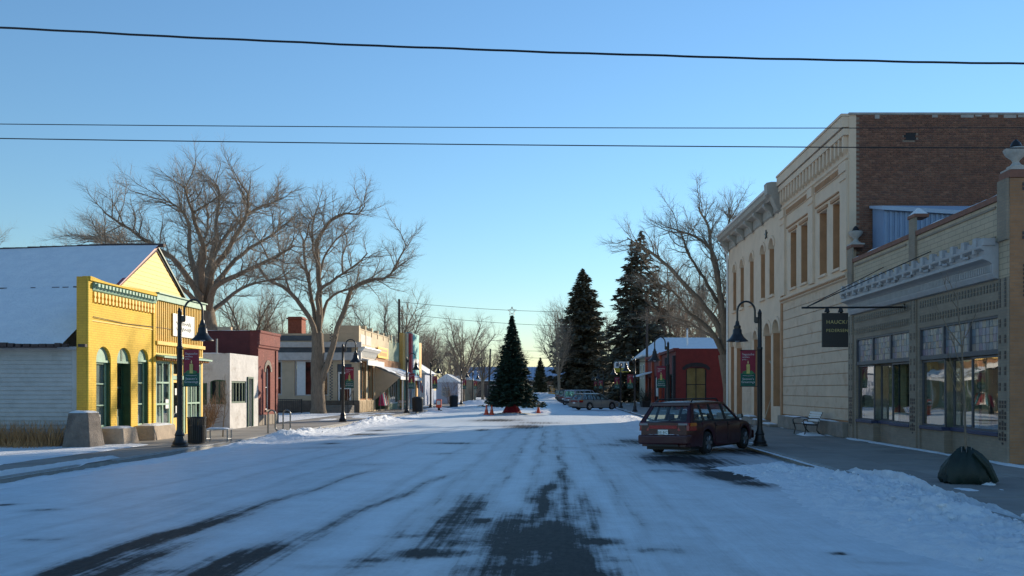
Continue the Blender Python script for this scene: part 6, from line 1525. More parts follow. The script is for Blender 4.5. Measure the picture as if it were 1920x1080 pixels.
# wave cycle rack
cr = thing('cycle_rack', 'grey steel wave cycle rack on the left pavement', 'cycle rack', (-11.35, 33.5, 0))
ax_ = lambda u, z: (-11.58 + u, 33.4, z)
pth = [ax_(0, 0), ax_(0, .4), ax_(0, .78)] + [ax_(.145 - .145 * math.cos(a), .78 + .15 * math.sin(a)) for a in [math.pi * k / 8 for k in range(1, 9)]] + [ax_(.29, .4)] + [ax_(.45 - .16 * math.cos(a), .24 - .15 * math.sin(a)) for a in [math.pi * k / 8 for k in range(0, 9)]] + [ax_(.61, .6)] + [ax_(.755 - .145 * math.cos(a), .78 + .15 * math.sin(a)) for a in [math.pi * k / 8 for k in range(0, 9)]] + [ax_(.9, .4), ax_(.9, 0)]
MB().tube(pth, .03, 10).build('wave_tube', mat('rack_steel', (.16, .17, .18), .35, .1, 6, 0, metal=.6), cr, smooth=True)
for u in (0, .9): MB().lathe(-11.58 + u, 33.4, [(.07, 0), (.07, .012), (.03, .02)], 12).build('foot_plate', M_STEEL, cr)
# ramp railing by the cream side wall
rl = thing('ramp_railing', 'dark picket ramp railing before the tan side wall', 'railing', (-19.6, 60.6, 0))
for z in (.12, 1.02): MB().tube([(-24.5, 60.6, z + .12), (-18.55, 60.6, z)], .03, 6).build('rail', M_BLACK, rl)
for i in range(44): MB().tube([(-24.4 + i * .135, 60.6, .1), (-24.4 + i * .135, 60.6, 1.1 - i * .002)], .012, 4).build('picket', M_BLACK, rl)
MB().tube([(-18.55, 60.6, 0), (-18.55, 60.6, 1.08)], .04, 8).build('post', M_BLACK, rl)
# small things outside the cream shop
M_PINK = mat('pink_cloth', (.55, .05, .16), .8, .2); M_TEALC = mat('teal_cloth', (.02, .28, .36), .8, .2); M_REDC = mat('red_cloth', (.45, .03, .04), .8, .2); M_GREENC = mat('green_cloth', (.03, .12, .06), .8, .2)
rk = thing('clothes_rail', 'colourful garments hanging on a rail outside the cream shop', 'clothes rail', (-14.2, 68.5, 0))
MB().tube([(-14.3, 67.9, 0), (-14.3, 67.9, 1.55), (-14.3, 69.9, 1.55), (-14.3, 69.9, 0)], .025, 6).build('rail', M_STEEL, rk)
rr = random.Random(8)
for i, mm in enumerate((M_PINK, M_TEALC, M_WHITE, M_REDC, M_TEALC, M_REDC)):
    y = 68.05 + i * .33
    MB().hexa([(-14.52, y, .45), (-14.0, y - .05, .45), (-14.0, y + .13, .45), (-14.52, y + .1, .45), (-14.4, y, 1.5), (-14.2, y, 1.5), (-14.2, y + .06, 1.5), (-14.4, y + .06, 1.5)]).build('garment', mm, rk, bevel=.03)
ct = thing('cafe_table', 'small metal cafe table beside the awning post', 'table', (-13.2, 71.5, 0))
MB().lathe(-13.2, 71.5, [(.36, .72), (.36, .75), (.05, .76)], 20).build('top', M_STEEL, ct); MB().tube([(-13.2, 71.5, 0), (-13.2, 71.5, .72)], .035, 8).build('pedestal', M_STEEL, ct); MB().lathe(-13.2, 71.5, [(.26, 0), (.26, .02), (.04, .05)], 16).build('foot', M_STEEL, ct)
def cafe_chair(x, y, rot, label):
    t_ = thing('cafe_chair', label, 'chair', (x, y, 0), 'cafe chairs under the awning')
    for (a, b) in ((-.18, -.18), (.18, -.18), (-.18, .18), (.18, .18)): MB().tube([(x + a, y + b, 0), (x + a, y + b, .45 if b < 0 else .88)], .016, 6).build('leg', M_STEEL, t_)
    MB().box(x - .2, x + .2, y - .2, y + .2, .44, .465).build('seat', M_WHITE, t_); MB().box(x - .18, x + .18, y + .165, y + .195, .6, .86).build('backrest', M_STEEL, t_)
cafe_chair(-13.2, 70.6, 0, 'nearer white-seated cafe chair in front of the small table'); cafe_chair(-13.1, 72.4, 0, 'farther white-seated cafe chair behind the small table')
fl_ = thing('hung_flag', 'striped red and white flag hanging from a pole over the left pavement', 'flag', (-13.8, 84, 0))
a_, b_ = at(780, 684, 84), at(793, 738, 84)
MB().tube([(CX + .6, 84, 4.4), (a_.x + .05, 84, 4.1), (a_.x + .1, 84, 3.9)], .03, 6).build('pole', M_BLACK, fl_)
for i in range(7):
    w_ = .085; x0 = a_.x + .1 + i * w_
    MB().hexa([(x0, 84.0 + .03 * (i % 2), 1.55 - i * .08 + .4), (x0 + w_, 84.0 + .03 * ((i + 1) % 2), 1.5 - i * .08 + .4), (x0 + w_, 84.02 + .03 * ((i + 1) % 2), 1.5 - i * .08 + .4), (x0, 84.02 + .03 * (i % 2), 1.55 - i * .08 + .4), (x0, 84.0 + .03 * (i % 2), 3.6 - i * .22), (x0 + w_, 84.0 + .03 * ((i + 1) % 2), 3.4 - i * .22), (x0 + w_, 84.02 + .03 * ((i + 1) % 2), 3.4 - i * .22), (x0, 84.02 + .03 * (i % 2), 3.6 - i * .22)]).build('stripe', M_REDC if i % 2 == 0 else M_WHITE, fl_)
c = gnd(823, 770); nb_ = thing('news_box', 'small orange-red news box on the left pavement', 'news box', (c.x, c.y, 0))
MB().box(c.x - .22, c.x + .22, c.y - .2, c.y + .2, .25, .95).build('cabinet', M_ORCONE, nb_, bevel=.03); MB().box(c.x - .15, c.x + .15, c.y - .215, c.y - .203, .5, .85).build('door', M_WHITE, nb_); MB().box(c.x - .25, c.x + .25, c.y - .23, c.y + .23, 0, .06).tube([(c.x, c.y, .05), (c.x, c.y, .26)], .1, 8).build('stand', M_TRIM, nb_)
for (px, py, lab) in ((783, 772, 'dark litter bin near the hung flag'), (851, 763, 'dark litter bin beside the bare shrubs')):
    c = gnd(px, py); t_ = thing('street_bin', lab, 'litter bin', (c.x, c.y, 0), 'dark bins far down the left pavement')
    MB().lathe(c.x, c.y, [(.42, 0), (.45, 1.0), (.47, 1.02)], 16).build('drum', M_TRIM, t_); MB().lathe(c.x, c.y, [(.47, 1.025), (.4, 1.15), (.2, 1.22)], 16).build('lid', M_TRIM, t_)
yb_ = thing('yellow_barrier', 'small yellow barrier in the snow far right of the decorated tree', 'barrier', (-.2, 160, 0))
MB().box(-1.25, .85, 160, 160.12, .55, 1.15).build('board', mat('barrier_yellow', (.72, .36, .02), .5, .1), yb_)
for x in (-1.15, .7): MB().box(x, x + .08, 160.0, 160.5, 0, .549).build('leg', mat('barrier_yellow', (1, 1, 1)), yb_)
ps = thing('projecting_sign', 'white and yellow projecting shop sign above the right pavement', 'sign', (6.9, 84, 3.6))
MB().box(6.05, 7.55, 84, 84.12, 3.98, 4.62).build('upper_board', M_WHITE, ps); MB().box(6.05, 7.55, 84, 84.12, 3.55, 3.97).build('lower_board', mat('sign_olive', (.45, .36, .02), .5, .1), ps); MB().tube([(7.55, 84.06, 4.6), (SX, 84.06, 4.6)], .04, 6).build('arm', M_BLACK, ps)
q = MB()
for i in range(3): q.box(6.25 + i * .42, 6.5 + i * .42, 83.985, 83.999, 4.12, 4.48)
q.build('lettering', M_DKPANEL, ps)
pw = thing('planter', 'dark shrub planter by the red shop front', 'planter', (9.2, 84, 0)); MB().frustum(9.2, 84, 0, .6, .7, 2.2, .9, 2.4).build('tub', M_TRIM, pw)
# utility poles and wires
M_POLE = mat('weathered_pole', (.075, .055, .045), .9, .3, 4, .4, stretch=(4, 4, .4))
def pole(x, y, h, label, lean=0.0, arm=True):
    t_ = thing('utility_pole', label, 'utility pole', (x, y, 0), 'wooden utility poles')
    MB().tube([(x, y, -.1), (x + lean * .5, y, h * .5), (x + lean, y, h)], [.17, .15, .12], 10).build('pole', M_POLE, t_)
    if arm:
        MB().box(x + lean - 1.1, x + lean + 1.1, y - .16, y - .06, h - .55, h - .42).build('crossarm', M_POLE, t_)
        for d in (-1, -.4, .4, 1): MB().tube([(x + lean + d, y - .11, h - .42), (x + lean + d, y - .11, h - .28)], .035, 6).build('insulator', M_STEEL, t_)
pole(-17.4, 92.5, 11.9, 'dark utility pole behind the striped panels', 0, False)
pole(-10.6, 132, 8.3, 'thin leaning utility pole left of the decorated tree', .35, False)
pole(10.85, 97.2, 11.4, 'sunlit utility pole in front of the tall spruces', 0, False)
M_WIRE = mat('wire', (.012, .012, .014), .6, .2)
def wire(p0, p1, sag, r, label, n=40, twist=0):
    p0, p1 = Vector(p0), Vector(p1); pts = []
    for i in range(n + 1):
        t = i / n; p = p0.lerp(p1, t); p.z -= sag * 4 * t * (1 - t)
        if twist: p.z += twist * math.sin(i * 1.7) * .5 + twist * .6 * math.sin(i * .63); p.y += twist * math.cos(i * 1.7)
        pts.append(p)
    o = MB().tube(pts, r, 5).build('overhead_wire', M_WIRE); tag(o, label, 'wire', 'overhead wires'); return o
def wire_px(x0, y0, x1, y1, y, sag, r, label, ext=1.0, n=40, twist=0):
    a, b = at(x0, y0, y), at(x1, y1, y); d = (b - a) * ext; a.z += sag * .93; b.z += sag * .93
    return wire(a - d, b + d, sag, r, label, n, twist)
wire_px(0, 56, 1920, 124, 18, .9, .024, 'thick twisted black cable crossing the top of the sky', .9, 150, .006)
wire_px(0, 234, 1920, 241, 16, .25, .0085, 'thin wire across the sky, upper of the close pair', .9)
wire_px(0, 261, 1920, 279, 16, .25, .0105, 'thin wire across the sky, lower of the close pair', .9)
wire((-17.4, 92.4, 11.6), (10.85, 97.1, 11.0), .5, .022, 'far thin wire joining the two street poles, upper')
wire((-17.4, 92.4, 10.3), (10.85, 97.1, 9.2), .5, .022, 'far thin wire joining the two street poles, lower')
wire((-40, 131.9, 8.2), (-10.3, 132, 8.1), .5, .025, 'far wire running left from the leaning pole')
wire((-10.3, 132, 8.1), (20, 134, 8.8), .4, .025, 'far wire running right from the leaning pole, upper')
wire((-10.3, 132, 7.2), (20, 134, 7.0), .4, .025, 'far wire running right from the leaning pole, lower')
# ------------------------------------------------------------------ bare trees
M_BARK = mat('bark', (.27, .205, .145), .95, .3, 5, .9, dirt_or_shade=(.14, .105, .075), dscale=4, damt=.7, stretch=(3, 3, .5), bdist=.05, world=False)
M_TWIG = mat('twigs', (.285, .23, .175), .9, .25, 2, 0, world=False)
M_TWIG_R = mat('russet_twigs', (.30, .20, .135), .9, .25, 2, 0, world=False)
class Strands:
    def __init__(s): s.g = {}
    def add(s, pts, rad, sides):
        s.g.setdefault((len(pts), sides), []).append((pts, rad))
    def build(s, name, mat_, parent):
        V = []; Fq = []; Ft = []; base = 0
        for (n, k), items in s.g.items():
            P = np.array([[tuple(p) for p in it[0]] for it in items]); Rr = np.array([it[1] for it in items])
            T = np.zeros_like(P); T[:, 1:-1] = P[:, 2:] - P[:, :-2]; T[:, 0] = P[:, 1] - P[:, 0]; T[:, -1] = P[:, -1] - P[:, -2]
            T /= np.linalg.norm(T, axis=-1, keepdims=True) + 1e-9
            ref = np.tile(np.array([.31, .17, .93]), (len(P), n, 1)); alt = np.abs((T * ref).sum(-1)) > .95; ref[alt] = (1, 0, 0)
            # one reference per strand keeps rings aligned
            ref = np.repeat(ref[:, :1], n, 1)
            U = np.cross(T, ref); U /= np.linalg.norm(U, axis=-1, keepdims=True) + 1e-9; W = np.cross(T, U)
            a = np.arange(k) * 2 * np.pi / k
            ring = P[:, :, None, :] + Rr[:, :, None, None] * (np.cos(a)[None, None, :, None] * U[:, :, None, :] + np.sin(a)[None, None, :, None] * W[:, :, None, :])
            V.append(ring.reshape(-1, 3))
            idx = base + np.arange(len(P) * n * k).reshape(len(P), n, k)
            A = idx[:, :-1]; B = idx[:, 1:]
            Fq.append(np.stack([A, np.roll(A, -1, 2), np.roll(B, -1, 2), B], -1).reshape(-1, 4)); base += len(P) * n * k
        V = np.concatenate(V); Fq = np.concatenate(Fq)
        o0 = origin_of(parent); V = V - np.array(o0)
        me = bpy.data.meshes.new(name)
        me.vertices.add(len(V)); me.vertices.foreach_set('co', V.astype(np.float32).ravel())
        me.loops.add(Fq.size); me.loops.foreach_set('vertex_index', Fq.ravel().astype(np.int32))
        me.polygons.add(len(Fq)); me.polygons.foreach_set('loop_start', np.arange(0, Fq.size, 4, dtype=np.int32)); me.polygons.foreach_set('loop_total', np.full(len(Fq), 4, np.int32))
        me.update(calc_edges=True)
        return link_mesh(name, me, mat_, parent, True)
def rvec(g): return Vector((g.gauss(0, 1), g.gauss(0, 1), g.gauss(0, 1)))
def path(g, p, d, L, n, wig, up):
    pts = [p.copy()]; d = d.normalized()
    for i in range(n):
        d = (d + rvec(g) * wig + Vector((0, 0, up))).normalized()
        p = p + d * (L / n); pts.append(p.copy())
    return pts
def along(pts, t):
    n = len(pts) - 1; i = min(int(t * n), n - 1); f = t * n - i
    return pts[i].lerp(pts[i + 1], f), (pts[i + 1] - pts[i]).normalized()
def branch_out(g, pts, rads, lvl, st, C):
    """put shoots along a limb; lvl 2 = boughs, 3 = branchlets, 4 = twigs"""
    L = sum((pts[i + 1] - pts[i]).length for i in range(len(pts) - 1))
    c = C[lvl]
    n = max(c.get('min', 2), int(L * c['per_m']))
    t0 = c.get('t0', .15)
    for k in range(n):
        t = t0 + (1 - t0) * ((k + g.random()) / n) ** c.get('bias', 1.0)
        t = min(t, .995)
        p, d = along(pts, t)
        ax_ = d.cross(rvec(g)); 
        if ax_.length < 1e-3: continue
        ang = R(g.uniform(*c['ang']))
        nd_ = (Matrix.Rotation(ang, 3, ax_.normalized()) @ d)
        l = c['len'] * g.uniform(.55, 1.25) * (c['k0'] + c['k1'] * t if 'k0' in c else 1.15 - .45 * t)
        if nd_.z < -.15: nd_.z *= .3
        i = min(int(t * (len(pts) - 1)), len(pts) - 2); r0 = min(rads[i] * .62, c['r'] * g.uniform(.7, 1.2))
        ns = c['n']
        q = path(g, p, nd_, l, ns, c['wig'], c['up'])
        rr_ = [r0 * (1 - .82 * j / ns) for j in range(ns + 1)]
        if lvl == max(C): rr_[-1] = r0 * .25
        st[0 if lvl <= 2 else 1].add(q, rr_, 6 if lvl <= 2 else 3)
        if lvl + 1 in C: branch_out(g, q, rr_, lvl + 1, st, C)
CF = {2: dict(bias=.72, k0=.55, k1=.6, per_m=2.2, len=2.9, ang=(28, 62), r=.045, n=5, wig=.2, up=.06, t0=.22), 3: dict(per_m=4.4, len=1.35, ang=(25, 58), r=.018, n=4, wig=.2, up=.05, min=4, t0=.12), 4: dict(per_m=9.5, len=.85, ang=(18, 50), r=.0105, n=2, wig=.18, up=.10, min=4, t0=.1)}
def scaled(C, k, dens=1.0):
    return {l: {**c, 'len': c['len'] * k, 'r': c['r'] * (k ** .5), 'per_m': c['per_m'] / k * dens} for l, c in C.items()}
def guided_tree(name, label, Y, trunk, limbs, seed, C, mt=None):
    g = random.Random(seed)
    b = at(trunk[0][0], trunk[0][1], Y)
    t_ = thing(name, label, 'tree', (b.x, b.y, 0), 'bare winter trees')
    S = (Strands(), Strands())
    def resample(pts, rads, step=.55):
        out = [pts[0]]; ro = [rads[0]]
        for i in range(len(pts) - 1):
            m_ = max(1, int((pts[i + 1] - pts[i]).length / step))
            p0 = pts[max(i - 1, 0)]; p1 = pts[i]; p2 = pts[i + 1]; p3 = pts[min(i + 2, len(pts) - 1)]
            for j in range(1, m_ + 1):
                t = j / m_
                q = .5 * ((2 * p1) + (p2 - p0) * t + (2 * p0 - 5 * p1 + 4 * p2 - p3) * t * t + (-p0 + 3 * p1 - 3 * p2 + p3) * t ** 3)
                out.append(q + rvec(g) * .03); ro.append(rads[i] + (rads[i + 1] - rads[i]) * t)
        return out, ro
    TS = MB()
    pts = [at(x, y, Y) for x, y, r in trunk]; pts[0].z = min(pts[0].z, -.1)
    p_, r_ = resample(pts, [r for *_, r in trunk]); r_[0] *= 1.25
    TS.tube(p_, r_, 14); TS.build('trunk', M_BARK, t_, smooth=True)
    for li, (pl, r0, r1, dy) in enumerate(limbs):
        n = len(pl); pts = [at(x, y, Y + dy * (i / max(1, n - 1)) ** .8) for i, (x, y) in enumerate(pl)]
        rads = [r0 + (r1 - r0) * (i / max(1, n - 1)) ** .7 for i in range(n)]
        p_, r_ = resample(pts, rads)
        MB().tube(p_, r_, 9).build('limb', M_BARK, t_, smooth=True)
        branch_out(g, p_, r_, 2, S, C)
    S[0].build('boughs', M_BARK, t_)['kind'] = 'stuff'
    S[1].build('crown', mt or M_TWIG, t_)['kind'] = 'stuff'
    return t_
T1 = guided_tree('bare_tree', 'huge spreading bare tree behind the yellow shop', 50,
    [(392, 780, .8), (390, 660, .66), (386, 610, .62), (384, 575, .52)],
    [([(380, 586), (373, 556), (355, 524), (337, 496), (300, 468), (262, 444), (225, 419), (194, 398)], .24, .04, -4),
     ([(382, 573), (368, 524), (355, 468), (353, 419), (337, 391), (306, 373)], .24, .04, 2),
     ([(384, 569), (379, 513), (383, 462), (366, 419), (355, 382), (345, 349)], .24, .04, -5),
     ([(386, 569), (390, 510), (406, 444), (406, 411), (411, 364), (404, 343)], .24, .04, 4),
     ([(388, 573), (399, 510), (430, 462), (455, 419), (467, 382), (464, 359)], .24, .04, -3),
     ([(390, 577), (406, 530), (443, 487), (478, 458), (515, 437), (548, 407)], .22, .04, 5),
     ([(392, 586), (401, 542), (430, 522), (473, 502), (515, 483), (552, 462)], .24, .05, -5),
     ([(379, 590), (364, 539), (322, 483), (281, 475), (244, 466), (201, 453), (167, 441)], .26, .04, 6),
     ([(384, 590), (394, 551), (371, 496), (390, 428), (385, 380)], .22, .05, 8),
     ([(379, 586), (353, 551), (306, 513), (260, 487), (213, 479), (180, 471)], .18, .04, -8),
     ([(392, 590), (436, 551), (483, 530), (529, 522)], .16, .04, 3),
     ([(386, 581), (399, 487), (436, 428), (492, 385), (520, 380)], .2, .04, 9)], 11, scaled(CF, .86, .92))
T2 = guided_tree('bare_cottonwood', 'bare cottonwood with thick forked trunk beside the tan side wall', 59.4,
    [(597, 779, .52), (596, 735, .47), (597, 700, .47), (596, 660, .44), (594, 625, .40)],
    [([(596, 640), (598, 580), (598, 540), (596, 495), (594, 451), (607, 428), (629, 407), (648, 400), (672, 402), (685, 386)], .27, .04, 1),
     ([(592, 640), (588, 612), (579, 595), (557, 562), (532, 537), (504, 526), (490, 512), (478, 490)], .25, .06, -2),
     ([(593, 630), (588, 582), (579, 540), (579, 512), (566, 500), (556, 482)], .20, .05, 2),
     ([(600, 720), (609, 695), (623, 653), (633, 614), (654, 557), (659, 543), (690, 526), (718, 523), (732, 515), (748, 484), (762, 459)], .29, .04, -2),
     ([(599, 620), (607, 579), (623, 554), (651, 543), (679, 529), (700, 520)], .15, .04, 3),
     ([(597, 590), (596, 548), (620, 529), (643, 512), (676, 490), (690, 475)], .16, .04, -3),
     ([(643, 512), (642, 480), (648, 462), (660, 455)], .08, .03, 0),
     ([(597, 560), (602, 500), (618, 465), (640, 440), (655, 420)], .12, .03, 4),
     ([(580, 530), (570, 480), (575, 440), (585, 410)], .12, .03, -3),
     ([(545, 550), (530, 500), (540, 450)], .09, .03, 2),
     ([(597, 500), (585, 450), (590, 405), (600, 385)], .10, .03, -1)], 22, scaled(CF, .74, .85))
T5 = guided_tree('bare_tree', 'leaning bare tree rising between the hall and the red shop', 55.5,
    [(1372, 782, .5), (1366, 710, .42), (1358, 665, .40)],
    [([(1358, 667), (1341, 632), (1315, 604), (1290, 586), (1274, 560), (1250, 539), (1221, 530)], .22, .04, -2),
     ([(1358, 660), (1350, 616), (1324, 579), (1296, 546), (1271, 518), (1245, 493), (1219, 471), (1194, 458), (1175, 446)], .28, .04, 2),
     ([(1359, 655), (1357, 611), (1350, 548), (1341, 486), (1322, 455), (1293, 440), (1257, 428)], .28, .04, -3),
     ([(1354, 595), (1344, 518), (1334, 471), (1328, 425), (1315, 400), (1308, 383)], .2, .04, 3),
     ([(1362, 641), (1364, 579), (1366, 518), (1360, 455), (1368, 409), (1365, 395)], .2, .04, 1),
     ([(1350, 641), (1322, 623), (1293, 604), (1259, 595), (1230, 590)], .14, .04, 4),
     ([(1346, 567), (1312, 511), (1288, 469), (1278, 437)], .14, .04, -4),
     ([(1362, 604), (1379, 530), (1398, 465), (1394, 418)], .2, .04, 5)], 33, scaled(CF, .74, .8), M_TWIG)
def free_tree(name, label, seed, H, C, spread=1.0, mt=None, trunk_r=.3):
    g = random.Random(seed)
    t_ = thing(name, label, 'tree', (0, 0, 0), 'bare winter trees')
    S = (Strands(), Strands())
    tp = path(g, Vector((0, 0, -.1)), Vector((0, 0, 1)), H * .32, 4, .05, .1)
    MB().tube(tp, [trunk_r * (1.2, 1, .92, .86, .8)[i] for i in range(5)], 10).build('trunk', M_BARK, t_, smooth=True)
    n = 8
    for k in range(n):
        a = k * 2 * math.pi / n + g.uniform(-.3, .3); tl = g.uniform(.25, .85) * spread
        p, _ = along(tp, g.uniform(.6, .99))
        q = path(g, p, Vector((math.cos(a) * tl, math.sin(a) * tl, 1)), H * g.uniform(.5, .7), 9, .10, .05)
        rr_ = [trunk_r * .55 * (1 - .85 * j / 9) for j in range(10)]
        MB().tube(q, rr_, 7).build('limb', M_BARK, t_, smooth=True)
        branch_out(g, q, rr_, 2, S, C)
    S[0].build('boughs', M_BARK, t_)['kind'] = 'stuff'; S[1].build('crown', mt or M_TWIG, t_)['kind'] = 'stuff'
    return t_
C_far = {2: dict(per_m=1.9, len=2.6, ang=(28, 60), r=.045, n=5, wig=.16, up=.1, t0=.2), 3: dict(per_m=3.2, len=1.45, ang=(25, 55), r=.024, n=4, wig=.18, up=.12, min=4), 4: dict(per_m=6, len=.85, ang=(20, 50), r=.018, n=2, wig=.16, up=.1, min=3)}
FT = [free_tree('bare_tree', 'x', 101, 14, C_far, .8), free_tree('bare_tree', 'x', 102, 14, C_far, 1.1), free_tree('bare_tree', 'x', 103, 14, C_far, .9, M_TWIG_R)]
used = [0, 0, 0]
def far_tree(k, px, py_top, y, label, wide=1.0, rot=0.0):
    h = CAM_H + (731 - py_top) * y / F
    o = FT[k] if not used[k] else copy_tree(FT[k]); used[k] = 1
    s_ = h / 13.6
    o.location = ((px - 1040) * y / F, y, 0); o.scale = (s_ * wide, s_ * wide, s_); o.rotation_euler = (0, 0, rot); o['label'] = label; return o
far_tree(0, 470, 505, 78, 'bare tree behind the red brick building, right of the huge tree', .9, .4)
far_tree(1, 738, 532, 100, 'round-crowned bare tree behind the striped building and pole', 1.0, 1.0)
far_tree(0, 868, 574, 112, 'open bare tree standing alone left of the decorated tree', .85, 2.3)
far_tree(2, 808, 622, 108, 'low russet bare tree behind the flag and lamps', .9, .2)
far_tree(2, 905, 632, 150, 'low russet bare tree just left of the leaning pole', 1.0, 1.7)
far_tree(1, 840, 640, 140, 'hazy bare tree behind the pale cottage', 1.2, 3.0)
far_tree(1, 1068, 548, 168, 'bare tree half hidden behind the big dark spruce', 1.0, 2.0)
far_tree(1, 1048, 585, 143, 'bare tree left of the big dark spruce', .8, 4.4)
far_tree(0, 1140, 570, 175, 'bare tree showing between the two spruces', .9, 5.0)
far_tree(0, 35, 418, 78, 'bare tree top showing over the snowy roof at far left', .8, .9)
far_tree(2, 1262, 470, 118, 'russet bare tree behind the snow-roofed house', 1.0, 1.2)
far_tree(1, 1330, 480, 110, 'bare tree far behind the leaning tree by the hall', .9, 4.0)
far_tree(2, 560, 590, 110, 'low russet bare tree far behind the tan chimney', 1.2, 3.3)
far_tree(2, 655, 575, 128, 'distant bare tree behind the cream parapet', 1.1, 4.3)
far_tree(2, 860, 640, 128, 'dense russet bare tree behind the open tree by the far lamps', 1.3, 2.6)
far_tree(0, 800, 600, 165, 'faint grey bare tree rising behind the low russet trees', 1.2, 1.6)
far_tree(2, 955, 640, 210, 'distant russet tree over the metal roof behind the decorated tree', 1.3, .6)
far_tree(1, 1290, 520, 150, 'hazy bare tree high behind the snow-roofed house', 1.1, 2.2)
far_tree(1, 520, 560, 95, 'slender bare tree behind the red brick parapet', .9, 3.6)
far_tree(1, 775, 610, 150, 'faint distant bare tree behind the teal panels', 1.2, 5.3)

# ------------------------------------------------------------------ spruces
M_NEEDLE = mat('spruce_needles', (.11, .10, .065), .85, .45, 1.5, 0, world=False)
M_NEEDLE2 = mat('fir_needles', (.02, .055, .034), .8, .45, 2.5, 0, world=False)
M_NEEDLE3 = mat('juniper_needles', (.045, .06, .035), .85, .4, 1.5, 0, world=False)
def spruce(name, label, H, Rb, seed, mt, prof=None, z0=.6, whorls=46, per=13, spray=26, size=.34, droop=.22, group=None, cat='tree', jitter=.22, up_tip=.1):
    g = np.random.default_rng(seed); gg = random.Random(seed)
    t_ = thing(name, label, cat, (0, 0, 0), group)
    MB().tube([(0, 0, -.1), (0, 0, H * .5), (0, 0, H * .985)], [Rb * .06, Rb * .035, .012], 8).build('trunk', M_BARK, t_)
    st = Strands(); V = []; 
    for w in range(whorls):
        f = w / (whorls - 1); z = z0 + (H * .985 - z0) * f ** .92
        rad = Rb * (prof(f) if prof else (1 - f) ** .85)
        k = max(4, int(per * (1 - .55 * f)))
        for i in range(k):
            a = 2 * math.pi * (i + gg.random()) / k; r = max(.08, rad * gg.uniform(1 - jitter * 1.6, 1 + jitter * .7))
            d = np.array([math.cos(a), math.sin(a), 0.0]); side = np.array([-math.sin(a), math.cos(a), 0.0])
            n_ = max(5, int(spray * (.25 + .75 * r / Rb)))
            s_ = np.sqrt(g.random(n_)) * .96 + .04
            lat = g.normal(0, 1, n_) * .22 * r * (1.1 - s_) + g.normal(0, .04, n_)
            zz = z - droop * r * s_ ** 1.3 + up_tip * r * s_ ** 4 + g.normal(0, .045 * size / .34, n_)
            c = d[None] * (s_ * r)[:, None] + side[None] * lat[:, None]; c[:, 2] = zz
            sz = size * (.55 + .8 * g.random(n_)) * (.55 + .45 * min(1, r / Rb * 2))
            yaw = g.normal(0, .6, n_)
            dd = d[None] * np.cos(yaw)[:, None] + side[None] * np.sin(yaw)[:, None]; dd[:, 2] = -droop * .8 + g.normal(0, .25, n_)
            ss = np.cross(dd, np.array([0, 0, 1.0])); ss /= np.linalg.norm(ss, axis=1, keepdims=True) + 1e-9
            ss[:, 2] += g.normal(0, .35, n_)
            tip = c + dd * sz[:, None] * .75; back = c - dd * sz[:, None] * .35
            l = c + ss * sz[:, None] * .27; rt = c - ss * sz[:, None] * .27
            V.append(np.stack([back, l, tip, rt], 1).reshape(-1, 3))
            st.add([Vector((0, 0, z)), Vector((d[0] * r * .5, d[1] * r * .5, z - droop * r * .45)), Vector((d[0] * r * .97, d[1] * r * .97, z - droop * r + up_tip * r))], [.012 * H / 10, .008 * H / 10, .003], 3)
    V = np.concatenate(V); nq = len(V) // 4; Fq = np.arange(nq * 4).reshape(-1, 4)
    me = bpy.data.meshes.new('crown'); me.vertices.add(len(V)); me.vertices.foreach_set('co', V.astype(np.float32).ravel())
    me.loops.add(Fq.size); me.loops.foreach_set('vertex_index', Fq.ravel().astype(np.int32)); me.polygons.add(nq); me.polygons.foreach_set('loop_start', np.arange(0, Fq.size, 4, dtype=np.int32)); me.polygons.foreach_set('loop_total', np.full(nq, 4, np.int32)); me.update(calc_edges=True)
    link_mesh('crown', me, mt, t_)['kind'] = 'stuff'
    st.build('boughs', M_BARK, t_)['kind'] = 'stuff'
    return t_
# the decorated tree standing in the street
xt = gnd(960, 776.5)
ch = spruce('decorated_tree', 'tall dark conifer with a wire star and red skirt standing in the street', 7.15, 2.15, 5, M_NEEDLE2, lambda f: (1.0 if f < .04 else .86 - .06 * min(1, f / .3)) * (1 - f) ** 1.02 + .03, .78, 60, 19, 42, .27, .14, None, 'tree', .2, .06)
ch.location = (xt.x, xt.y, 0)
M_SKIRT = mat('red_skirt', (.26, .012, .03), .75, .2, 4, .3, world=False)
v = []; f = []; n_ = 48
for j, (r_, z_) in enumerate(((.35, .75), (.5, .45), (.66, .15), (.74, .0))):
    for k in range(n_):
        a = 2 * math.pi * k / n_; rr_ = r_ * (1 + .06 * math.sin(k * math.pi / 2) * j / 3); v.append((rr_ * math.cos(a), rr_ * math.sin(a), z_))
for j in range(3):
    for k in range(n_): f.append((j * n_ + k, j * n_ + (k + 1) % n_, (j + 1) * n_ + (k + 1) % n_, (j + 1) * n_ + k))
link_mesh('skirt', (lambda m_: (m_.from_pydata(v, [], f), m_)[1])(bpy.data.meshes.new('skirt')), M_SKIRT, ch, True)
st_ = MB(); zc = 7.42
pp = [(.32 * (1 if k % 2 == 0 else .42) * math.cos(math.pi / 2 + k * math.pi / 5), .0, zc + .32 * (1 if k % 2 == 0 else .42) * math.sin(math.pi / 2 + k * math.pi / 5)) for k in range(11)]
st_.tube(pp, .034, 6, False); st_.tube([(0, .03, 7.0), (0, .03, zc - .1)], .016, 6)
so = bpy.data.objects
s1 = st_.build('star', mat('star_wire', (.80, .74, .58), .5, .1, 5, 0), None); s1.parent = ch
def put(o, x, y): o.location = (x, y, 0)
put(spruce('spruce_tree', 'broad dark spruce right of the decorated tree', 23.8, 6.1, 7, M_NEEDLE, lambda f: min(1.0, .55 + f * 4.0) * (1 - f) ** .66, .8, 64, 19, 40, .95, .16, 'dark spruces', 'tree', .42), 5.1, 150)
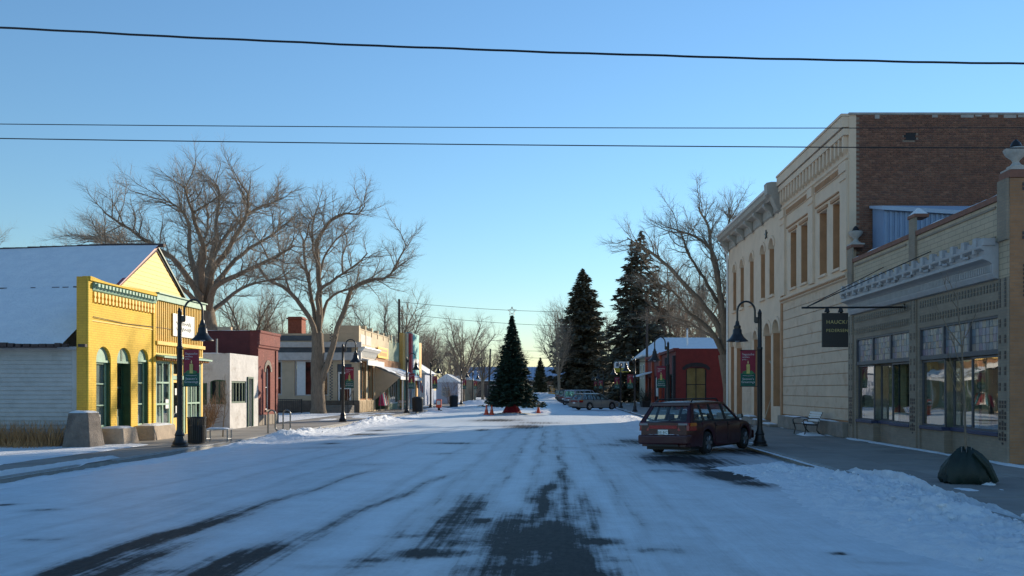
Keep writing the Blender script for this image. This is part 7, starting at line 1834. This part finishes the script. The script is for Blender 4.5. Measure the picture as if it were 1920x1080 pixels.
put(spruce('spruce_tree', 'tall ragged spruce behind the utility pole', 24.6, 6.4, 8, M_NEEDLE, lambda f: (1 - f) ** .72, 1.0, 50, 13, 34, .9, .30, 'dark spruces', 'tree', .46, .16), 12.3, 118)
put(spruce('spruce_tree', 'slimmer ragged spruce left of the tallest spruce', 22.8, 4.6, 9, M_NEEDLE, lambda f: (1 - f) ** .8, 1.0, 46, 11, 26, .85, .30, 'dark spruces', 'tree', .46, .16), 10.8, 116)
put(spruce('small_conifer', 'small cone-shaped conifer before the metal-roofed building', 8.4, 1.75, 10, M_NEEDLE3, lambda f: min(1, .8 + f) * (1 - f) ** .75, .2, 40, 12, 24, .5, -.25, 'dark spruces', 'tree', .12), -2.95, 170)
# ------------------------------------------------------------------ shrubs, grass, saplings
def tuft(name, label, x0, x1, y0, y1, n, h, mt, seed, lean=.35, kind=None, cat=None, r=.006):
    g = random.Random(seed); S = Strands()
    for i in range(n):
        p = Vector((g.uniform(x0, x1), g.uniform(y0, y1), -.02)); hh = h * g.uniform(.35, 1.1)
        d = Vector((g.gauss(0, lean), g.gauss(0, lean), 1)).normalized(); e = (d + Vector((g.gauss(0, .3), g.gauss(0, .3), -.05))).normalized()
        S.add([p, p + d * hh * .55, p + d * hh * .55 + e * hh * .45], [r, r * .8, r * .25], 3)
    t_ = thing(name, label, cat, ((x0 + x1) / 2, (y0 + y1) / 2, 0)) if label else None
    o = S.build('stems' if label else name, mt, t_)
    if not label: o['kind'] = kind or 'stuff'
    return t_ or o
M_STRAW = mat('dry_grass', (.52, .28, .12), .9, .35, 6, 0)
M_SHRUB = mat('dry_shrub', (.20, .125, .075), .9, .3, 6, 0)
tuft('dry_grass', None, -22, -15.1, 25.05, 25.75, 2600, .85, M_STRAW, 1, .22)
tuft('dry_grass', None, -24, -15.3, 24.4, 25.2, 900, .32, M_STRAW, 2, .4)
def shrub(label, x, y, h, w, seed, mt=M_SHRUB, n=26, name='bare_shrub'):
    g = random.Random(seed); t_ = thing(name, label, 'shrub', (x, y, 0)); S = (Strands(), Strands())
    C = {2: dict(per_m=5 / max(1, h * .6), len=h * .35, ang=(20, 50), r=.012, n=4, wig=.2, up=.05, min=4), 3: dict(per_m=9 / max(1, h * .6), len=h * .18, ang=(20, 50), r=.006, n=3, wig=.2, up=.05, min=4)}
    for k in range(n):
        a = g.uniform(0, 6.28); q = path(g, Vector((x + g.gauss(0, w * .12), y + g.gauss(0, w * .12), 0)), Vector((math.cos(a) * w / h, math.sin(a) * w / h, 1.2)), h * g.uniform(.6, 1.1), 5, .12, .03)
        S[0].add(q, [.018 * (1 - .8 * j / 5) for j in range(6)], 5); branch_out(g, q, [.018] * 6, 2, S, C)
    S[0].build('stems', mt, t_); S[1].build('twigs', mt, t_)['kind'] = 'stuff'; return t_
shrub('dry brown shrub in the gap beside the white stucco wall', -14.95, 35.6, 1.45, .75, 4, n=34)
shrub('bare brown shrub beyond the pale cottage', -13.2, 104.0, 3.6, 1.5, 5, M_SHRUB, 16)
shrub('tall bare shrub behind the far left lamps', -14.3, 116.0, 5.2, 2.4, 6, M_TWIG_R, 34)
shrub('dark bare shrub in front of the far tan cottage', -11.9, 119.0, 3.4, 1.6, 7, M_TWIG, 28)
shrub('dark shrub growing in the planter by the red shop', 9.2, 84, 1.9, .9, 8, mat('dark_twigs', (.05, .05, .035), .9, .3), 40)
def sapling(label, x, y, h, seed, n=9, group='young street trees'):
    g = random.Random(seed); t_ = thing('sapling', label, 'tree', (x, y, 0), group); S = (Strands(), Strands())
    tp = path(g, Vector((x, y, -.02)), Vector((.02, 0, 1)), h, 8, .025, .1)
    MB().tube(tp, [.028 * (1 - .75 * i / 8) for i in range(9)], 7).build('trunk', M_BARK, t_, smooth=True)
    C = {3: dict(per_m=3, len=.42, ang=(22, 45), r=.006, n=3, wig=.12, up=.1, min=2)}
    for k in range(n):
        p, d = along(tp, .32 + .66 * (k + g.random()) / n); a = g.uniform(0, 6.28)
        q = path(g, p, Vector((math.cos(a) * .75, math.sin(a) * .75, 1)), g.uniform(.5, 1.1) * h / 3.4, 5, .08, .1)
        S[0].add(q, [.011 * (1 - .8 * j / 5) for j in range(6)], 5); branch_out(g, q, [.01] * 6, 3, S, C)
    S[0].build('branches', M_BARK, t_)
    if S[1].g: S[1].build('twigs', M_BARK, t_)['kind'] = 'stuff'
    return t_
sapling('thin bare sapling beside the backless bench', -12.4, 30.9, 2.0, 3, 10)
sp2 = gnd(1812, 905)
sapling('thin bare sapling rising from the dark green bag', sp2.x, sp2.y, 3.6, 5, 11)
# green watering bag round the sapling
bg_ = thing('watering_bag', 'dark green slumped watering bag around the sapling foot', 'bag', (sp2.x, sp2.y, 0))
v = []; f = []; n_ = 64; g = random.Random(2)
prof_ = [(.40, 0.0), (.45, .06), (.45, .17), (.42, .29), (.36, .41), (.28, .51), (.19, .59), (.10, .64), (.04, .65)]
for j, (r_, z_) in enumerate(prof_):
    for k in range(n_):
        a = 2 * math.pi * k / n_
        fold = .10 * math.sin(5 * a + 1.2 + z_ * 2) + .08 * abs(math.sin(6.5 * a + 2 + z_ * 3)) + .04 * math.sin(17 * a + z_ * 9)
        rr_ = r_ * (1 + fold * (1.2 - .5 * z_)) + .05 * math.exp(-((a - 3.4) / .5) ** 2) * (1 - z_)
        v.append((rr_ * math.cos(a) * .95 + sp2.x, rr_ * math.sin(a) * .75 + sp2.y, z_ + .03 * math.sin(3 * a + j * .7) * (j > 0) + .015 * math.sin(11 * a)))
for j in range(len(prof_) - 1):
    for k in range(n_): f.append((j * n_ + k, j * n_ + (k + 1) % n_, (j + 1) * n_ + (k + 1) % n_, (j + 1) * n_ + k))
f.append(tuple((len(prof_) - 1) * n_ + k for k in range(n_)))
MB().add(v, f).build('bag', mat('green_tarp', (.004, .016, .011), .55, .3, 6, .35, bdist=.02), bg_, smooth=True)
MB().tube([(sp2.x + .05, sp2.y - .2, .58), (sp2.x + .22, sp2.y - .33, .35), (sp2.x + .38, sp2.y - .33, .05)], [.06, .08, .06], 8).build('flap', MATS['green_tarp'], bg_, smooth=True)
for k in range(3): MB().tube([(sp2.x - .14 + k * .09, sp2.y - .1, .58), (sp2.x - .15 + k * .09, sp2.y - .12, .68)], .008, 6).build('grommet_strap', M_STEEL, bg_)
hp = heap(1812, 905, .85, .10, 12); hp.location.z = .1
hp = heap(1850, 908, .3, .12, 13); hp.location.z = .12

# ------------------------------------------------------------------ wood smoke drifting from the house chimney
sm, t, b = new_mat('wood_smoke'); t.nodes.remove(b)
out = [n for n in t.nodes if n.type == 'OUTPUT_MATERIAL'][0]
pv = nd(t, 'ShaderNodeVolumePrincipled'); pv.inputs['Color'].default_value = (.8, .84, .9, 1)
tc_ = nd(t, 'ShaderNodeTexCoord'); ln_ = nd(t, 'ShaderNodeVectorMath', operation='LENGTH'); t.links.new(tc_.outputs['Object'], ln_.inputs[0])
fo = nd(t, 'ShaderNodeMapRange'); fo.inputs[1].default_value = 1.0; fo.inputs[2].default_value = .2; t.links.new(ln_.outputs['Value'], fo.inputs[0])
ns = ramp(t, noise_(t, tc_.outputs['Object'], 2.2, 4, .6), .38, .72)
ml = nd(t, 'ShaderNodeMath', operation='MULTIPLY'); t.links.new(fo.outputs[0], ml.inputs[0]); t.links.new(ns, ml.inputs[1])
m2 = nd(t, 'ShaderNodeMath', operation='MULTIPLY'); t.links.new(ml.outputs[0], m2.inputs[0]); m2.inputs[1].default_value = .075; t.links.new(m2.outputs[0], pv.inputs['Density'])
t.links.new(pv.outputs[0], out.inputs['Volume'])
bm = bmesh.new(); bmesh.ops.create_icosphere(bm, subdivisions=2, radius=1); me = bpy.data.meshes.new('wood_smoke'); bm.to_mesh(me); bm.free()
so_ = link_mesh('wood_smoke', me, sm); c = at(1272, 612, 114); so_.location = c; so_.scale = (10, 3.5, 4.2); so_['kind'] = 'stuff'
ck = thing('chimney_stack', 'white vent pipe rising from the snow-covered hip roof', 'chimney', (16.2, 101, 7))
MB().tube([(16.2, 101, 6.8), (16.2, 101, 9.1)], .1, 8).build('pipe', M_WHITE, ck); MB().lathe(16.2, 101, [(.17, 9.1), (.17, 9.2), (.02, 9.3)], 10).build('cap', M_STEEL, ck)
